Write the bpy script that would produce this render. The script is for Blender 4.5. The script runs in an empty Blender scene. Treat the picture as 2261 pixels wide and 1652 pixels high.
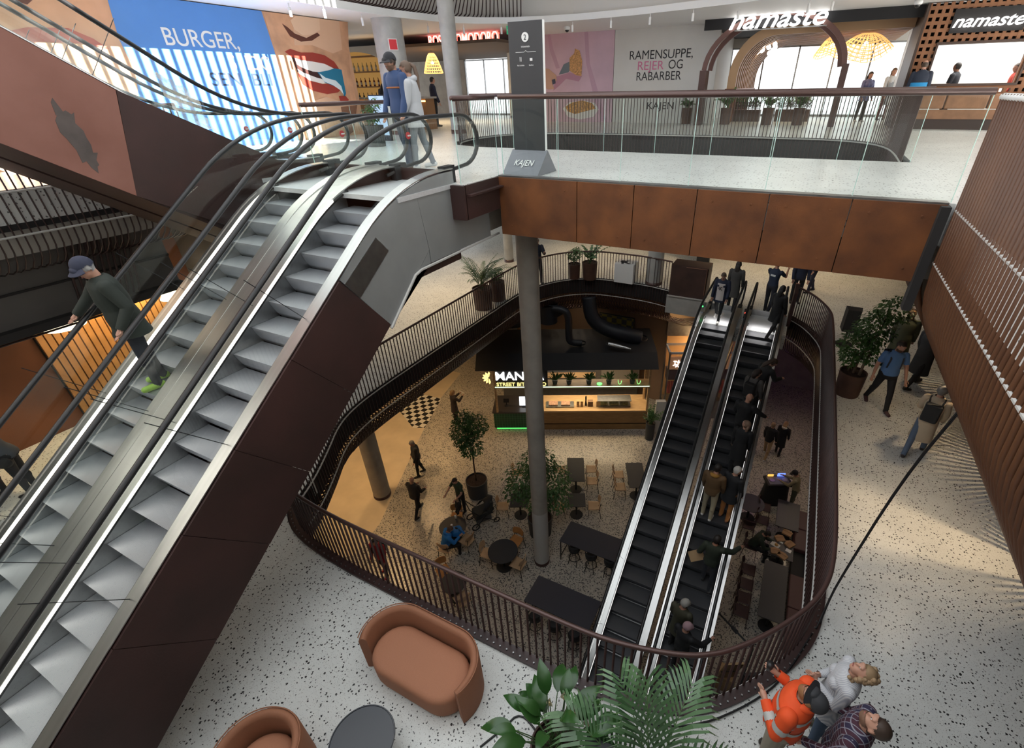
import bpy, bmesh, math, random
import numpy as np
from mathutils import Vector, Matrix, Euler, geometry
S = bpy.context.scene
COL = S.collection
R = math.radians
L0, L1, L2, L3 = 0.0, 6.52, 11.82, 16.9
CZ = 13.043
# ------------------------------------------------------------------ camera (calibrated; +Y runs along the escalators)
IW, IH = 2261, 1652
FPX, PITCH, ROLL, YAW = 1044.22, 0.552597, -0.017883, 0.464380
PPX, PPY = IW / 2 + 98.88, IH / 2 + 16.41
_h = Vector((-math.sin(YAW), math.cos(YAW), 0)); _r = Vector((math.cos(YAW), math.sin(YAW), 0)); _z = Vector((0, 0, 1))
CF = _h * math.cos(PITCH) - _z * math.sin(PITCH)
_u = _h * math.sin(PITCH) + _z * math.cos(PITCH)
CR = _r * math.cos(ROLL) + _u * math.sin(ROLL)
CU = -_r * math.sin(ROLL) + _u * math.cos(ROLL)
CAMP = Vector((0, 0, CZ))
cd = bpy.data.cameras.new('camera'); cam = bpy.data.objects.new('camera', cd); COL.objects.link(cam)
cd.sensor_fit = 'HORIZONTAL'; cd.sensor_width = 36; cd.lens = 36 * FPX / IW
cd.shift_x = -98.88 / IW; cd.shift_y = 16.41 / IW
cd.clip_start = 0.05; cd.clip_end = 300
_m = Matrix((CR, CU, -CF)).transposed().to_4x4(); _m.translation = CAMP
cam.matrix_world = _m
S.camera = cam
# ------------------------------------------------------------------ light and exposure
W = bpy.data.worlds.new('sky'); S.world = W; W.use_nodes = True
_bg = W.node_tree.nodes['Background']; _bg.inputs[0].default_value = (0.93, 0.97, 1.0, 1); _bg.inputs[1].default_value = 2.0
S.view_settings.view_transform = 'Standard'; S.view_settings.look = 'None'
S.view_settings.exposure = 0.15; S.view_settings.gamma = 1.0; S.view_settings.use_curve_mapping = False
S.cycles.transparent_max_bounces = 48; S.cycles.max_bounces = 7; S.cycles.diffuse_bounces = 4; S.cycles.glossy_bounces = 4; S.cycles.sample_clamp_indirect = 6
def light(name, kind, loc, energy, color=(1, 1, 1), target=None, size=0.3, spot=None, blend=0.6, sy=None):
    d = bpy.data.lights.new(name, kind); d.energy = energy; d.color = color
    if kind == 'AREA':
        d.size = size
        if sy: d.shape = 'RECTANGLE'; d.size_y = sy
    elif kind in ('SPOT', 'POINT'): d.shadow_soft_size = size
    if kind == 'SPOT': d.spot_size = R(spot or 90); d.spot_blend = blend
    o = bpy.data.objects.new(name, d); COL.objects.link(o); o.location = loc
    if target is not None:
        o.rotation_euler = (Vector(target) - Vector(loc)).to_track_quat('-Z', 'Y').to_euler()
    return o
sun = light('sun', 'SUN', (10, 0, 30), 34.0, (1.0, 0.95, 0.88)); sun.data.angle = R(0.2)
SUN_DIR = Vector((-1.0, 0.12, -0.515)).normalized()
sun.rotation_euler = SUN_DIR.to_track_quat('-Z', 'Y').to_euler()
WARM = (1.0, 0.62, 0.28)
# ------------------------------------------------------------------ pixel to place (calibration aid: a photo pixel met with a real plane)
def ray(px, py): return CR * ((px - PPX) / FPX) - CU * ((py - PPY) / FPX) + CF
def at(px, py, z):
    d = ray(px, py); return CAMP + d * ((z - CZ) / d.z)
def atx(px, py, x):
    d = ray(px, py); return CAMP + d * (x / d.x)
def aty(px, py, y):
    d = ray(px, py); return CAMP + d * (y / d.y)
# ------------------------------------------------------------------ materials
def mat(name, col=(0.5, 0.5, 0.5), rough=0.6, metal=0.0, var=0.0, vscale=3.0, col2=None, bump=0.0, bscale=40.0, emit=None, estr=0.0, spec=None, stretch=None, coat=0):
    m = bpy.data.materials.new(name); m.use_nodes = True
    nt = m.node_tree; b = nt.nodes['Principled BSDF']
    b.inputs['Base Color'].default_value = (*col, 1); b.inputs['Roughness'].default_value = rough; b.inputs['Metallic'].default_value = metal
    if spec is not None: b.inputs['Specular IOR Level'].default_value = spec
    if coat: b.inputs['Coat Weight'].default_value = coat
    tc = None
    def coord():
        nonlocal tc
        if tc is None:
            tc = nt.nodes.new('ShaderNodeTexCoord')
            if stretch:
                mp = nt.nodes.new('ShaderNodeMapping'); mp.inputs['Scale'].default_value = stretch
                nt.links.new(tc.outputs['Object'], mp.inputs[0]); tc = mp
        return tc.outputs[0] if stretch else tc.outputs['Object']
    if var or col2:
        n = nt.nodes.new('ShaderNodeTexNoise'); n.inputs['Scale'].default_value = vscale; n.inputs['Detail'].default_value = 6
        nt.links.new(coord(), n.inputs['Vector'])
        rp = nt.nodes.new('ShaderNodeValToRGB')
        c2 = col2 or tuple(min(1, c * (1 + var)) for c in col); c1 = col if col2 else tuple(c * (1 - var) for c in col)
        rp.color_ramp.elements[0].color = (*c1, 1); rp.color_ramp.elements[1].color = (*c2, 1)
        rp.color_ramp.elements[0].position = 0.32; rp.color_ramp.elements[1].position = 0.68
        nt.links.new(n.outputs['Fac'], rp.inputs[0]); nt.links.new(rp.outputs[0], b.inputs['Base Color'])
    if bump:
        n2 = nt.nodes.new('ShaderNodeTexNoise'); n2.inputs['Scale'].default_value = bscale; n2.inputs['Detail'].default_value = 3
        nt.links.new(coord(), n2.inputs['Vector'])
        bp = nt.nodes.new('ShaderNodeBump'); bp.inputs['Strength'].default_value = bump; bp.inputs['Distance'].default_value = 0.02
        nt.links.new(n2.outputs['Fac'], bp.inputs['Height']); nt.links.new(bp.outputs[0], b.inputs['Normal'])
    if emit: b.inputs['Emission Color'].default_value = (*emit, 1); b.inputs['Emission Strength'].default_value = estr
    return m
def emis(name, col, strength):
    m = bpy.data.materials.new(name); m.use_nodes = True; nt = m.node_tree
    nt.nodes.remove(nt.nodes['Principled BSDF']); e = nt.nodes.new('ShaderNodeEmission')
    e.inputs[0].default_value = (*col, 1); e.inputs[1].default_value = strength
    nt.links.new(e.outputs[0], nt.nodes['Material Output'].inputs[0]); return m
def glassmat(name, tint=(0.965, 0.985, 0.975), refl=1.0):
    m = bpy.data.materials.new(name); m.use_nodes = True; nt = m.node_tree
    nt.nodes.remove(nt.nodes['Principled BSDF'])
    t = nt.nodes.new('ShaderNodeBsdfTransparent'); t.inputs[0].default_value = (*tint, 1)
    g = nt.nodes.new('ShaderNodeBsdfGlossy'); g.inputs['Roughness'].default_value = 0.0; g.inputs[0].default_value = (refl, refl, refl, 1)
    f = nt.nodes.new('ShaderNodeFresnel'); f.inputs[0].default_value = 1.45
    gm_ = nt.nodes.new('ShaderNodeNewGeometry'); mu = nt.nodes.new('ShaderNodeMath'); mu.operation = 'SUBTRACT'; mu.use_clamp = True
    nt.links.new(f.outputs[0], mu.inputs[0]); nt.links.new(gm_.outputs['Backfacing'], mu.inputs[1])
    x = nt.nodes.new('ShaderNodeMixShader'); nt.links.new(mu.outputs[0], x.inputs[0]); nt.links.new(t.outputs[0], x.inputs[1]); nt.links.new(g.outputs[0], x.inputs[2])
    nt.links.new(x.outputs[0], nt.nodes['Material Output'].inputs[0]); return m
def terrazzo(name, base, chip, scale, amt, rough=0.35, chip2=None, fine=None):
    m = bpy.data.materials.new(name); m.use_nodes = True; nt = m.node_tree; b = nt.nodes['Principled BSDF']
    tc = nt.nodes.new('ShaderNodeTexCoord')
    nz = nt.nodes.new('ShaderNodeTexNoise'); nz.inputs['Scale'].default_value = scale * 1.5
    mixv = nt.nodes.new('ShaderNodeMix'); mixv.data_type = 'VECTOR'; mixv.inputs['Factor'].default_value = 0.03
    nt.links.new(tc.outputs['Object'], nz.inputs['Vector']); nt.links.new(tc.outputs['Object'], mixv.inputs[4]); nt.links.new(nz.outputs['Color'], mixv.inputs[5])
    def chips(sc, thr):
        v = nt.nodes.new('ShaderNodeTexVoronoi'); v.inputs['Scale'].default_value = sc
        nt.links.new(mixv.outputs[1], v.inputs['Vector'])
        sep = nt.nodes.new('ShaderNodeSeparateColor'); nt.links.new(v.outputs['Color'], sep.inputs[0])
        mm = nt.nodes.new('ShaderNodeMath'); mm.operation = 'MULTIPLY'; mm.inputs[1].default_value = thr
        nt.links.new(sep.outputs[0], mm.inputs[0])
        lt = nt.nodes.new('ShaderNodeMath'); lt.operation = 'LESS_THAN'
        nt.links.new(v.outputs['Distance'], lt.inputs[0]); nt.links.new(mm.outputs[0], lt.inputs[1]); return lt.outputs[0]
    n = nt.nodes.new('ShaderNodeTexNoise'); n.inputs['Scale'].default_value = 1.2; n.inputs['Detail'].default_value = 4
    nt.links.new(tc.outputs['Object'], n.inputs['Vector'])
    rp = nt.nodes.new('ShaderNodeValToRGB'); rp.color_ramp.elements[0].position = .35; rp.color_ramp.elements[1].position = .65
    rp.color_ramp.elements[0].color = (*[c * 0.93 for c in base], 1); rp.color_ramp.elements[1].color = (*[min(1, c * 1.05) for c in base], 1)
    nt.links.new(n.outputs['Fac'], rp.inputs[0]); cur = rp.outputs[0]
    for (sc, thr, cc) in ([(scale, amt, chip)] + ([(scale * 1.9, amt * 0.8, chip2)] if chip2 else []) + ([(scale * 3.2, amt, fine)] if fine else [])):
        mx = nt.nodes.new('ShaderNodeMix'); mx.data_type = 'RGBA'
        nt.links.new(chips(sc, thr), mx.inputs['Factor']); nt.links.new(cur, mx.inputs[6]); mx.inputs[7].default_value = (*cc, 1); cur = mx.outputs[2]
    nt.links.new(cur, b.inputs['Base Color']); b.inputs['Roughness'].default_value = rough
    return m
M = {}
M['terr1'] = terrazzo('white_terrazzo', (0.72, 0.73, 0.70), (0.02, 0.02, 0.02), 27, 0.38, 0.32, fine=(0.42, 0.41, 0.38))
M['terr2'] = terrazzo('bright_terrazzo', (0.66, 0.66, 0.64), (0.12, 0.12, 0.11), 22, 0.34, 0.3)
M['terr0'] = terrazzo('grey_terrazzo', (0.46, 0.42, 0.36), (0.035, 0.035, 0.04), 26, 0.62, 0.3, chip2=(0.56, 0.52, 0.46))
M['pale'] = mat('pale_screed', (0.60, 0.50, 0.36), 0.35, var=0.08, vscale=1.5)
M['corten'] = mat('rusted_steel', (0.105, 0.034, 0.010), 0.62, var=0.3, vscale=2.2, col2=(0.20, 0.068, 0.018), bump=0.15, bscale=60)
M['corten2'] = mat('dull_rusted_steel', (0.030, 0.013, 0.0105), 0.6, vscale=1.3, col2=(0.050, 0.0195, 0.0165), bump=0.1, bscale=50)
M['brown'] = mat('dark_brown_paint', (0.042, 0.020, 0.018), 0.42, var=0.15, vscale=4)
M['rodr'] = mat('rust_brown_rods', (0.085, 0.034, 0.016), 0.42, vscale=1.0, col2=(0.125, 0.052, 0.023))
M['rail'] = mat('brown_handrail_metal', (0.085, 0.046, 0.040), 0.35, metal=0.3)
M['steel'] = mat('brushed_steel', (0.62, 0.61, 0.60), 0.30, metal=1.0, var=0.06, vscale=12, stretch=(1, 0.06, 0.06))
M['steel2'] = mat('dull_steel', (0.34, 0.34, 0.34), 0.34, metal=1.0, var=0.1, vscale=8)
M['alu'] = mat('grey_sheet_metal', (0.30, 0.31, 0.31), 0.45, metal=0.35, var=0.08, vscale=1.6)
M['black'] = mat('black_rubber', (0.012, 0.012, 0.013), 0.42)
M['matblack'] = mat('matt_black', (0.014, 0.014, 0.016), 0.7)
M['dark'] = mat('dark_void', (0.02, 0.018, 0.018), 0.8)
M['white'] = mat('white_paint', (0.80, 0.80, 0.79), 0.5)
M['offwhite'] = mat('off_white_paint', (0.62, 0.60, 0.56), 0.6)
M['concrete'] = mat('concrete', (0.40, 0.395, 0.375), 0.75, var=0.13, vscale=2.5, bump=0.1, bscale=25)
M['concrete2'] = mat('warm_concrete', (0.36, 0.33, 0.29), 0.7, var=0.12, vscale=2.5)
M['trimgrey'] = mat('pale_grey_trim', (0.50, 0.49, 0.47), 0.5)
M['glass'] = glassmat('clear_glass')
M['edge'] = mat('green_glass_edge', (0.52, 0.72, 0.66), 0.15)
M['plate'] = mat('landing_plate_metal', (0.62, 0.62, 0.63), 0.45, metal=0.35, var=0.05, vscale=30)
M['chromeline'] = emis('chrome_line_glow', (1.0, 0.96, 0.92), 1.3)  # dim glow painted for chrome reflections along the lower escalator skirts
M['led'] = emis('led_strip', (1.0, 0.93, 0.84), 5.0)
# ------------------------------------------------------------------ mesh builder
class MB:
    def __init__(s): s.v = []; s.f = []; s.m = []; s.cm = 0
    def add(s, vs, fs):
        o = len(s.v); s.v += [tuple(v) for v in vs]; s.f += [tuple(i + o for i in f) for f in fs]; s.m += [s.cm] * len(fs); return s
    def box(s, x0, x1, y0, y1, z0, z1):
        return s.add([(x0, y0, z0), (x1, y0, z0), (x1, y1, z0), (x0, y1, z0), (x0, y0, z1), (x1, y0, z1), (x1, y1, z1), (x0, y1, z1)],
                     [(3, 2, 1, 0), (4, 5, 6, 7), (0, 1, 5, 4), (1, 2, 6, 5), (2, 3, 7, 6), (3, 0, 4, 7)])
    def cbox(s, c, d, rot=None):
        h = [x / 2 for x in d]; q = Euler(rot).to_matrix() if rot is not None else Matrix.Identity(3)
        vs = [Vector(c) + q @ Vector((sx * h[0], sy * h[1], sz * h[2])) for sz in (-1, 1) for sx, sy in ((-1, -1), (1, -1), (1, 1), (-1, 1))]
        return s.add(vs, [(3, 2, 1, 0), (4, 5, 6, 7), (0, 1, 5, 4), (1, 2, 6, 5), (2, 3, 7, 6), (3, 0, 4, 7)])
    def cyl(s, p0, p1, r0, r1=None, n=12, cap=True):
        return s.tube([p0, p1], [r0, r0 if r1 is None else r1], n, cap)
    def tube(s, pts, r, n=8, cap=True, closed=False, flat=None):
        pts = [Vector(p) for p in pts]; k = len(pts); rs = r if isinstance(r, (list, tuple)) else [r] * k
        t = []
        for i in range(k):
            a = pts[(i - 1) % k] if closed or i > 0 else pts[i]; b = pts[(i + 1) % k] if closed or i < k - 1 else pts[i]
            d = b - a; t.append(d.normalized() if d.length > 1e-9 else Vector((0, 0, 1)))
        up = Vector((0, 0, 1)) if abs(t[0].z) < 0.95 else Vector((1, 0, 0))
        nrm = (up - t[0] * up.dot(t[0])).normalized(); vs = []
        for i in range(k):
            nrm = nrm - t[i] * nrm.dot(t[i])
            nrm = nrm.normalized() if nrm.length > 1e-6 else t[i].orthogonal().normalized()
            bi = t[i].cross(nrm)
            for j in range(n):
                a = 2 * math.pi * j / n
                vs.append(pts[i] + nrm * (math.cos(a) * rs[i] * (flat or 1)) + bi * (math.sin(a) * rs[i]))
        fs = []
        for i in range(k if closed else k - 1):
            for j in range(n):
                a = i * n + j; b = i * n + (j + 1) % n; c = ((i + 1) % k) * n
                fs.append((a, b, c + (j + 1) % n, c + j))
        if cap and not closed: fs += [tuple(range(n - 1, -1, -1)), tuple((k - 1) * n + j for j in range(n))]
        return s.add(vs, fs)
    def sphere(s, c, r, nu=12, nv=8, rot=None):
        r = r if isinstance(r, (list, tuple)) else (r, r, r); c = Vector(c); q = Euler(rot).to_matrix() if rot is not None else Matrix.Identity(3)
        vs = [c + q @ Vector((0, 0, r[2]))]
        for i in range(1, nv):
            th = math.pi * i / nv
            for j in range(nu):
                a = 2 * math.pi * j / nu; vs.append(c + q @ Vector((r[0] * math.sin(th) * math.cos(a), r[1] * math.sin(th) * math.sin(a), r[2] * math.cos(th))))
        vs.append(c + q @ Vector((0, 0, -r[2]))); e = len(vs) - 1
        fs = [(0, 1 + j, 1 + (j + 1) % nu) for j in range(nu)]
        for i in range(nv - 2):
            for j in range(nu): a = 1 + i * nu; fs.append((a + j, a + nu + j, a + nu + (j + 1) % nu, a + (j + 1) % nu))
        a = 1 + (nv - 2) * nu; fs += [(a + (j + 1) % nu, a + j, e) for j in range(nu)]
        return s.add(vs, fs)
    def lathe(s, prof, c=(0, 0, 0), n=24, cap=True):
        c = Vector(c); k = len(prof); vs = [c + Vector((r * math.cos(2 * math.pi * j / n), r * math.sin(2 * math.pi * j / n), z)) for r, z in prof for j in range(n)]
        fs = [(i * n + j, i * n + (j + 1) % n, (i + 1) * n + (j + 1) % n, (i + 1) * n + j) for i in range(k - 1) for j in range(n)]
        if cap: fs += [tuple(range(n - 1, -1, -1)), tuple((k - 1) * n + j for j in range(n))]
        return s.add(vs, fs)
    def prism(s, poly, a, b, axis='x'):
        # poly: 2-D polygon, extruded from a to b along axis
        put = {'x': lambda p, t: (t, p[0], p[1]), 'y': lambda p, t: (p[0], t, p[1]), 'z': lambda p, t: (p[0], p[1], t)}[axis]
        n = len(poly); vs = [put(p, a) for p in poly] + [put(p, b) for p in poly]
        tri = geometry.tessellate_polygon([[Vector((p[0], p[1], 0)) for p in poly]])
        fs = [tuple(t) for t in tri] + [tuple(i + n for i in reversed(t)) for t in tri]
        fs += [(i, (i + 1) % n, n + (i + 1) % n, n + i) for i in range(n)]
        return s.add(vs, fs)
    def plate(s, outer, holes, z0, z1):
        loops = [outer] + holes; pts = [p for l in loops for p in l]; n = len(pts)
        tri = geometry.tessellate_polygon([[Vector((p[0], p[1], 0)) for p in l] for l in loops])
        s.add([(p[0], p[1], z1) for p in pts] + [(p[0], p[1], z0) for p in pts], [tuple(t) for t in tri] + [tuple(i + n for i in reversed(t)) for t in tri])
        o = 0; b = len(s.v) - 2 * n
        for l in loops:
            k = len(l)
            for i in range(k): s.f.append((b + o + i, b + o + (i + 1) % k, b + n + o + (i + 1) % k, b + n + o + i)); s.m.append(s.cm)
            o += k
        return s
    def sweep(s, path, sect, closed=True):
        # path: [(y, z)], sect: [(x, dz)] closed loop
        n = len(sect); vs = [(x, y, z + dz) for (y, z) in path for (x, dz) in sect]; k = len(path)
        fs = [(i * n + j, i * n + (j + 1) % n, (i + 1) * n + (j + 1) % n, (i + 1) * n + j) for i in range(k - 1) for j in range(n)]
        fs += [tuple(range(n - 1, -1, -1)), tuple((k - 1) * n + j for j in range(n))]
        return s.add(vs, fs)
    def grid(s, fn, nu, nv, closeu=False):
        vs = [fn(i / nu, j / nv) for j in range(nv + 1) for i in range(nu + (0 if closeu else 1))]; w = nu + (0 if closeu else 1)
        fs = [(j * w + i, j * w + (i + 1) % w, (j + 1) * w + (i + 1) % w, (j + 1) * w + i) for j in range(nv) for i in range(nu)]
        return s.add(vs, fs)
    def build(s, name, mats, parent=None, smooth=False, bevel=0.0, world=True, angle=None):
        me = bpy.data.meshes.new(name)
        off = Vector((0, 0, 0))
        if parent is not None and world:
            p = parent; off = Vector((0, 0, 0))
            while p is not None: off = off + p.location; p = p.parent
        me.from_pydata([(v[0] - off[0], v[1] - off[1], v[2] - off[2]) for v in s.v], [], s.f)
        for m in (mats if isinstance(mats, (list, tuple)) else [mats]): me.materials.append(M[m] if isinstance(m, str) else m)
        me.polygons.foreach_set('material_index', s.m)
        bm = bmesh.new(); bm.from_mesh(me); bmesh.ops.recalc_face_normals(bm, faces=bm.faces[:]) if len(bm.faces) < 60000 else None; bm.to_mesh(me); bm.free()
        if smooth: me.polygons.foreach_set('use_smooth', [True] * len(me.polygons))
        if angle: me.polygons.foreach_set('use_smooth', [True] * len(me.polygons)); me.set_sharp_from_angle(angle=R(angle))
        me.update()
        o = bpy.data.objects.new(name, me); COL.objects.link(o)
        if parent is not None: o.parent = parent
        if bevel:
            b = o.modifiers.new('b', 'BEVEL'); b.width = bevel; b.segments = 2; b.limit_method = 'ANGLE'; b.angle_limit = R(40)
        return o
def thing(name, label, cat, loc=(0, 0, 0), rz=0.0, group=None):
    o = bpy.data.objects.new(name, None); COL.objects.link(o); o.location = loc; o.rotation_euler = (0, 0, rz); o.empty_display_size = .1
    o['label'] = label; o['category'] = cat
    if group: o['group'] = group
    return o
def tag(o, label, cat, group=None, kind=None):
    o['label'] = label; o['category'] = cat
    if group: o['group'] = group
    if kind: o['kind'] = kind
    return o
def struct(o): o['kind'] = 'structure'; return o
def dup(root, loc, rz=None, label=None, group=None):
    r = root.copy(); COL.objects.link(r); r.location = loc
    if rz is not None: r.rotation_euler = (0, 0, rz)
    if label: r['label'] = label
    if group: r['group'] = group
    for ch in list(root.children):
        c = ch.copy(); COL.objects.link(c); c.parent = r
        for g in ch.children:
            d = g.copy(); COL.objects.link(d); d.parent = c
    return r
def lettering(name, text, mats, center, right, up, h, parent=None, depth=0.01, shear=0.0, width=None, bold=0.0, space=1.0):
    # text standing in the plane spanned by right/up, centred, cap height h
    cu = bpy.data.curves.new(name, 'FONT'); cu.body = text; cu.size = 1.0; cu.extrude = 0.0; cu.shear = shear; cu.offset = bold; cu.align_x = 'CENTER'; cu.space_character = space
    t = bpy.data.objects.new(name, cu); COL.objects.link(t)
    dg = bpy.context.evaluated_depsgraph_get(); me0 = bpy.data.meshes.new_from_object(t.evaluated_get(dg))
    vs = [v.co.copy() for v in me0.vertices]; fs = [tuple(p.vertices) for p in me0.polygons]
    bpy.data.objects.remove(t); bpy.data.curves.remove(cu); bpy.data.meshes.remove(me0)
    if not vs: return None
    x0 = min(v.x for v in vs); x1 = max(v.x for v in vs); y0 = 0.0; y1 = 0.72
    sc = h / 0.72; sx = (width / (x1 - x0)) if width else sc
    right = Vector(right).normalized(); up = Vector(up).normalized(); nn = right.cross(up); c = Vector(center); n = len(vs)
    mb = MB(); base = [c + right * ((v.x - (x0 + x1) / 2) * sx) + up * ((v.y - 0.36) * sc) for v in vs]
    mb.add([b + nn * depth for b in base] + base, fs + [tuple(i + n for i in reversed(f)) for f in fs])
    ec = {}
    for f in fs:
        for i in range(len(f)): e = (f[i], f[(i + 1) % len(f)]); ec[e] = 1
    for (a, b) in list(ec):
        if (b, a) not in ec: mb.f.append((a, a + n, b + n, b)); mb.m.append(0)
    return mb.build(name, mats, parent)
def resample(path, step, closed=False):
    pts = [Vector(p) for p in path]
    if closed: pts.append(pts[0])
    out = []; d = 0.0
    for a, b in zip(pts, pts[1:]):
        L = (b - a).length
        while d <= L + 1e-9:
            q = a.lerp(b, d / L) if L > 0 else a; out.append((q, (b - a).normalized())); d += step
        d -= L
    return out
def smoothpath(path, it=2, closed=False):
    p = [Vector(q) for q in path]
    for _ in range(it):
        n = []
        for i in range(len(p) if closed else len(p) - 1):
            a = p[i]; b = p[(i + 1) % len(p)]; n += [a.lerp(b, .25), a.lerp(b, .75)]
        if not closed: n = [p[0]] + n + [p[-1]]
        p = n
    return p
# ================================================================== setting: slabs, walls, columns
H1F = [(-7.31, 3.45), (-6.7, 3.05), (-5.6, 2.92), (-4.4, 2.9), (-3.0, 2.9), (-1.4, 2.9), (-0.75, 2.95), (-0.04, 3.14), (0.3, 3.33), (0.56, 3.56), (0.86, 3.9), (1.12, 4.25), (1.3, 4.55), (1.42, 4.85), (1.50, 5.22), (1.545, 5.95),
       (1.55, 8), (1.55, 11), (1.54, 14), (1.48, 14.5), (1.31, 15.05), (1.0, 15.7), (0.72, 16.05), (0.47, 16.3)]
H1B = [(-3.74, 17.2), (-4.4, 17.38), (-5.22, 17.45), (-6.55, 17.40), (-7.2, 17.2), (-7.72, 16.86), (-8.15, 16.4), (-8.47, 15.86), (-8.75, 15.2), (-8.88, 14.4), (-8.88, 12), (-8.88, 9), (-8.87, 7), (-8.75, 6.1), (-8.5, 5.5), (-8.13, 4.96), (-7.59, 4.1), (-7.31, 3.45)]
H1 = H1F[:-1] + [(0.47, 16.3), (0.47, 14.72), (-2.3, 14.72), (-2.3, 17.05)] + H1B[:-1]
mb = MB(); mb.plate([(-26, -8), (12.2, -8), (12.2, 34), (-26, 34)], [H1], L1 - 0.45, L1); struct(mb.build('floor_upper_terrazzo', 'terr1'))
mb = MB(); mb.box(-26, 12, -8, 34, -0.3, 0); struct(mb.build('floor_ground_terrazzo', 'terr0'))
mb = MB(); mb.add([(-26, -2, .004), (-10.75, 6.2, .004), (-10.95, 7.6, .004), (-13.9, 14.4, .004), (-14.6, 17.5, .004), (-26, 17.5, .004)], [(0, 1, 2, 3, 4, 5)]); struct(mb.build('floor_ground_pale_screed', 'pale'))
# second level: walkway with two openings
H2F = [(-7.9, 11.3), (1.65, 11.3), (1.65, 13.0), (1.6, 14.2), (1.35, 15.1), (0.8, 15.8), (-0.1, 16.1), (-4, 16.4), (-8.0, 16.3), (-8.9, 15.8), (-9.5, 14.8), (-9.6, 13.6), (-9.3, 12.4), (-8.7, 11.6)]
A2 = [(-4.72, 7.36), (1.65, 7.36), (1.65, -8), (12, -8), (12, 34), (-26, 34), (-26, -3), (-11.4, -3), (-11.4, 6.35), (-11.1, 6.35), (-11.1, 6.9), (-8.38, 6.9), (-8.38, 6.35), (-7.68, 6.35), (-4.72, 6.35)]
mb = MB(); mb.plate(A2, [H2F], L2 - 0.5, L2 - 0.0); struct(mb.build('floor_second_level', 'terr2'))
mb = MB(); mb.box(-4.75, 1.65, -8, -0.6, L2 - .5, L2); struct(mb.build('floor_second_level_near', 'terr2'))
# suspended soffit over the first level
SOF = [(-5.1, 6.6), (-5.1, 11.3), (-7.9, 11.3), (-9.3, 12.4), (-9.5, 14.8), (-8.0, 16.3), (-4, 16.4), (0.8, 15.8), (1.65, 14), (1.68, 7.6), (2.6, 7.6), (2.6, -8), (12, -8), (12, 34), (-24, 34), (-24, -3), (-11.5, -3), (-11.5, 6.6)]
mb = MB(); mb.plate(SOF, [], L2 - 1.0, L2 - 0.55); struct(mb.build('ceiling_first_level', 'concrete2'))
# third level slab: white edge band around the oval roof opening
H3 = [(-12.4, -6), (1.65, -6), (1.65, 13.5), (1.45, 14.8), (0.8, 15.8), (-0.4, 16.5), (-1.9, 17.0), (-4, 17.6), (-6.1, 18.05), (-8.0, 18.2), (-9.3, 18.05), (-10.4, 17.7), (-11.3, 17.1), (-11.8, 16.5), (-12.1, 15.8), (-12.45, 14.2), (-12.45, 12.5)]
mb = MB(); mb.plate([(-26, -8), (12, -8), (12, 34), (-26, 34)], [H3], 15.02, 15.2); struct(mb.build('ceiling_second_level', 'white'))
H3b = [(x * 1.02 - (0.25 if x < -6 else -0.2), y + (0.35 if y > 14 else 0)) for x, y in H3]
mb = MB(); mb.plate([(-26, -8), (12, -8), (12, 34), (-26, 34)], [H3b], 15.2, 16.7); struct(mb.build('floor_third_level', 'offwhite'))
# outer walls of the ground and first levels
def wall(name, x0, x1, y0, y1, z0, z1, m): return struct(MB().box(x0, x1, y0, y1, z0, z1).build(name, m))
wall('wall_ground_back', -26, 12, 23.5, 23.7, 0, L1 - .45, 'concrete2')
wall('wall_ground_left', -26, -25.8, -8, 23.5, 0, L1 - .45, 'concrete2')
wall('wall_ground_right', 11.8, 12, -8, 34, 0, L1 - .45, 'concrete2')
wall('wall_first_back', -24, 10, 33.6, 33.8, L1, L2 - 1, 'offwhite')
wall('wall_first_right', 11.8, 12, -8, 33.6, L1, L2 - .5, 'offwhite')
wall('wall_near', -24, 12, -8.2, -8, 0, 15.0, 'concrete2')
# columns
def column(x, y, z0, z1, r, label, m='concrete', joint=None):
    t = thing('column', label, 'column', (x, y, z0))
    MB().lathe([(r, z0 + .1), (r, z1)], (x, y, 0), 32, False).build('shaft', m, t, smooth=True)
    MB().lathe([(r + .012, z0), (r + .012, z0 + .12), (r, z0 + .12)], (x, y, 0), 32, False).build('base_ring', 'rail', t, smooth=True)
    if joint:
        MB().lathe([(r + .004, z0 + .13), (r + .004, joint)], (x, y, 0), 32, False).build('sleeve', 'trimgrey', t, smooth=True)
    return t
column(-5.02, 8.72, L0, 10.86, 0.235, 'tall slender concrete column rising past both floors under the rusted bridge', 'concrete2', joint=2.35)
column(-11.9, 8.75, L0, L1 - .5, 0.31, 'thick pale column on the lit floor under the lattice soffit', 'concrete2')
column(-11.2, 17.8, L1, L2 - 1, 0.2, 'thin column behind the tall feathery palm on the middle floor')
column(-4.5, 17.6, L1, L2 - 1, 0.3, 'stout column behind the curved railing near the rusty box')
column(-12.95, 14.35, L2, 15.05, 0.46, 'broad concrete column with a red fire sign by the bar')
column(-11.1, 15.0, L2, 17.5, 0.25, 'slim pale column crossing the red neon restaurant sign')
column(-14.2, 24.6, L2, 15.05, 0.5, 'square shouldered column inside the restaurant by the bright windows')
column(-6.1, 16.9 + 3.2, L0, L1 - .5, 0.32, 'column beside the food stall with wires hung over it', 'concrete2')
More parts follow.
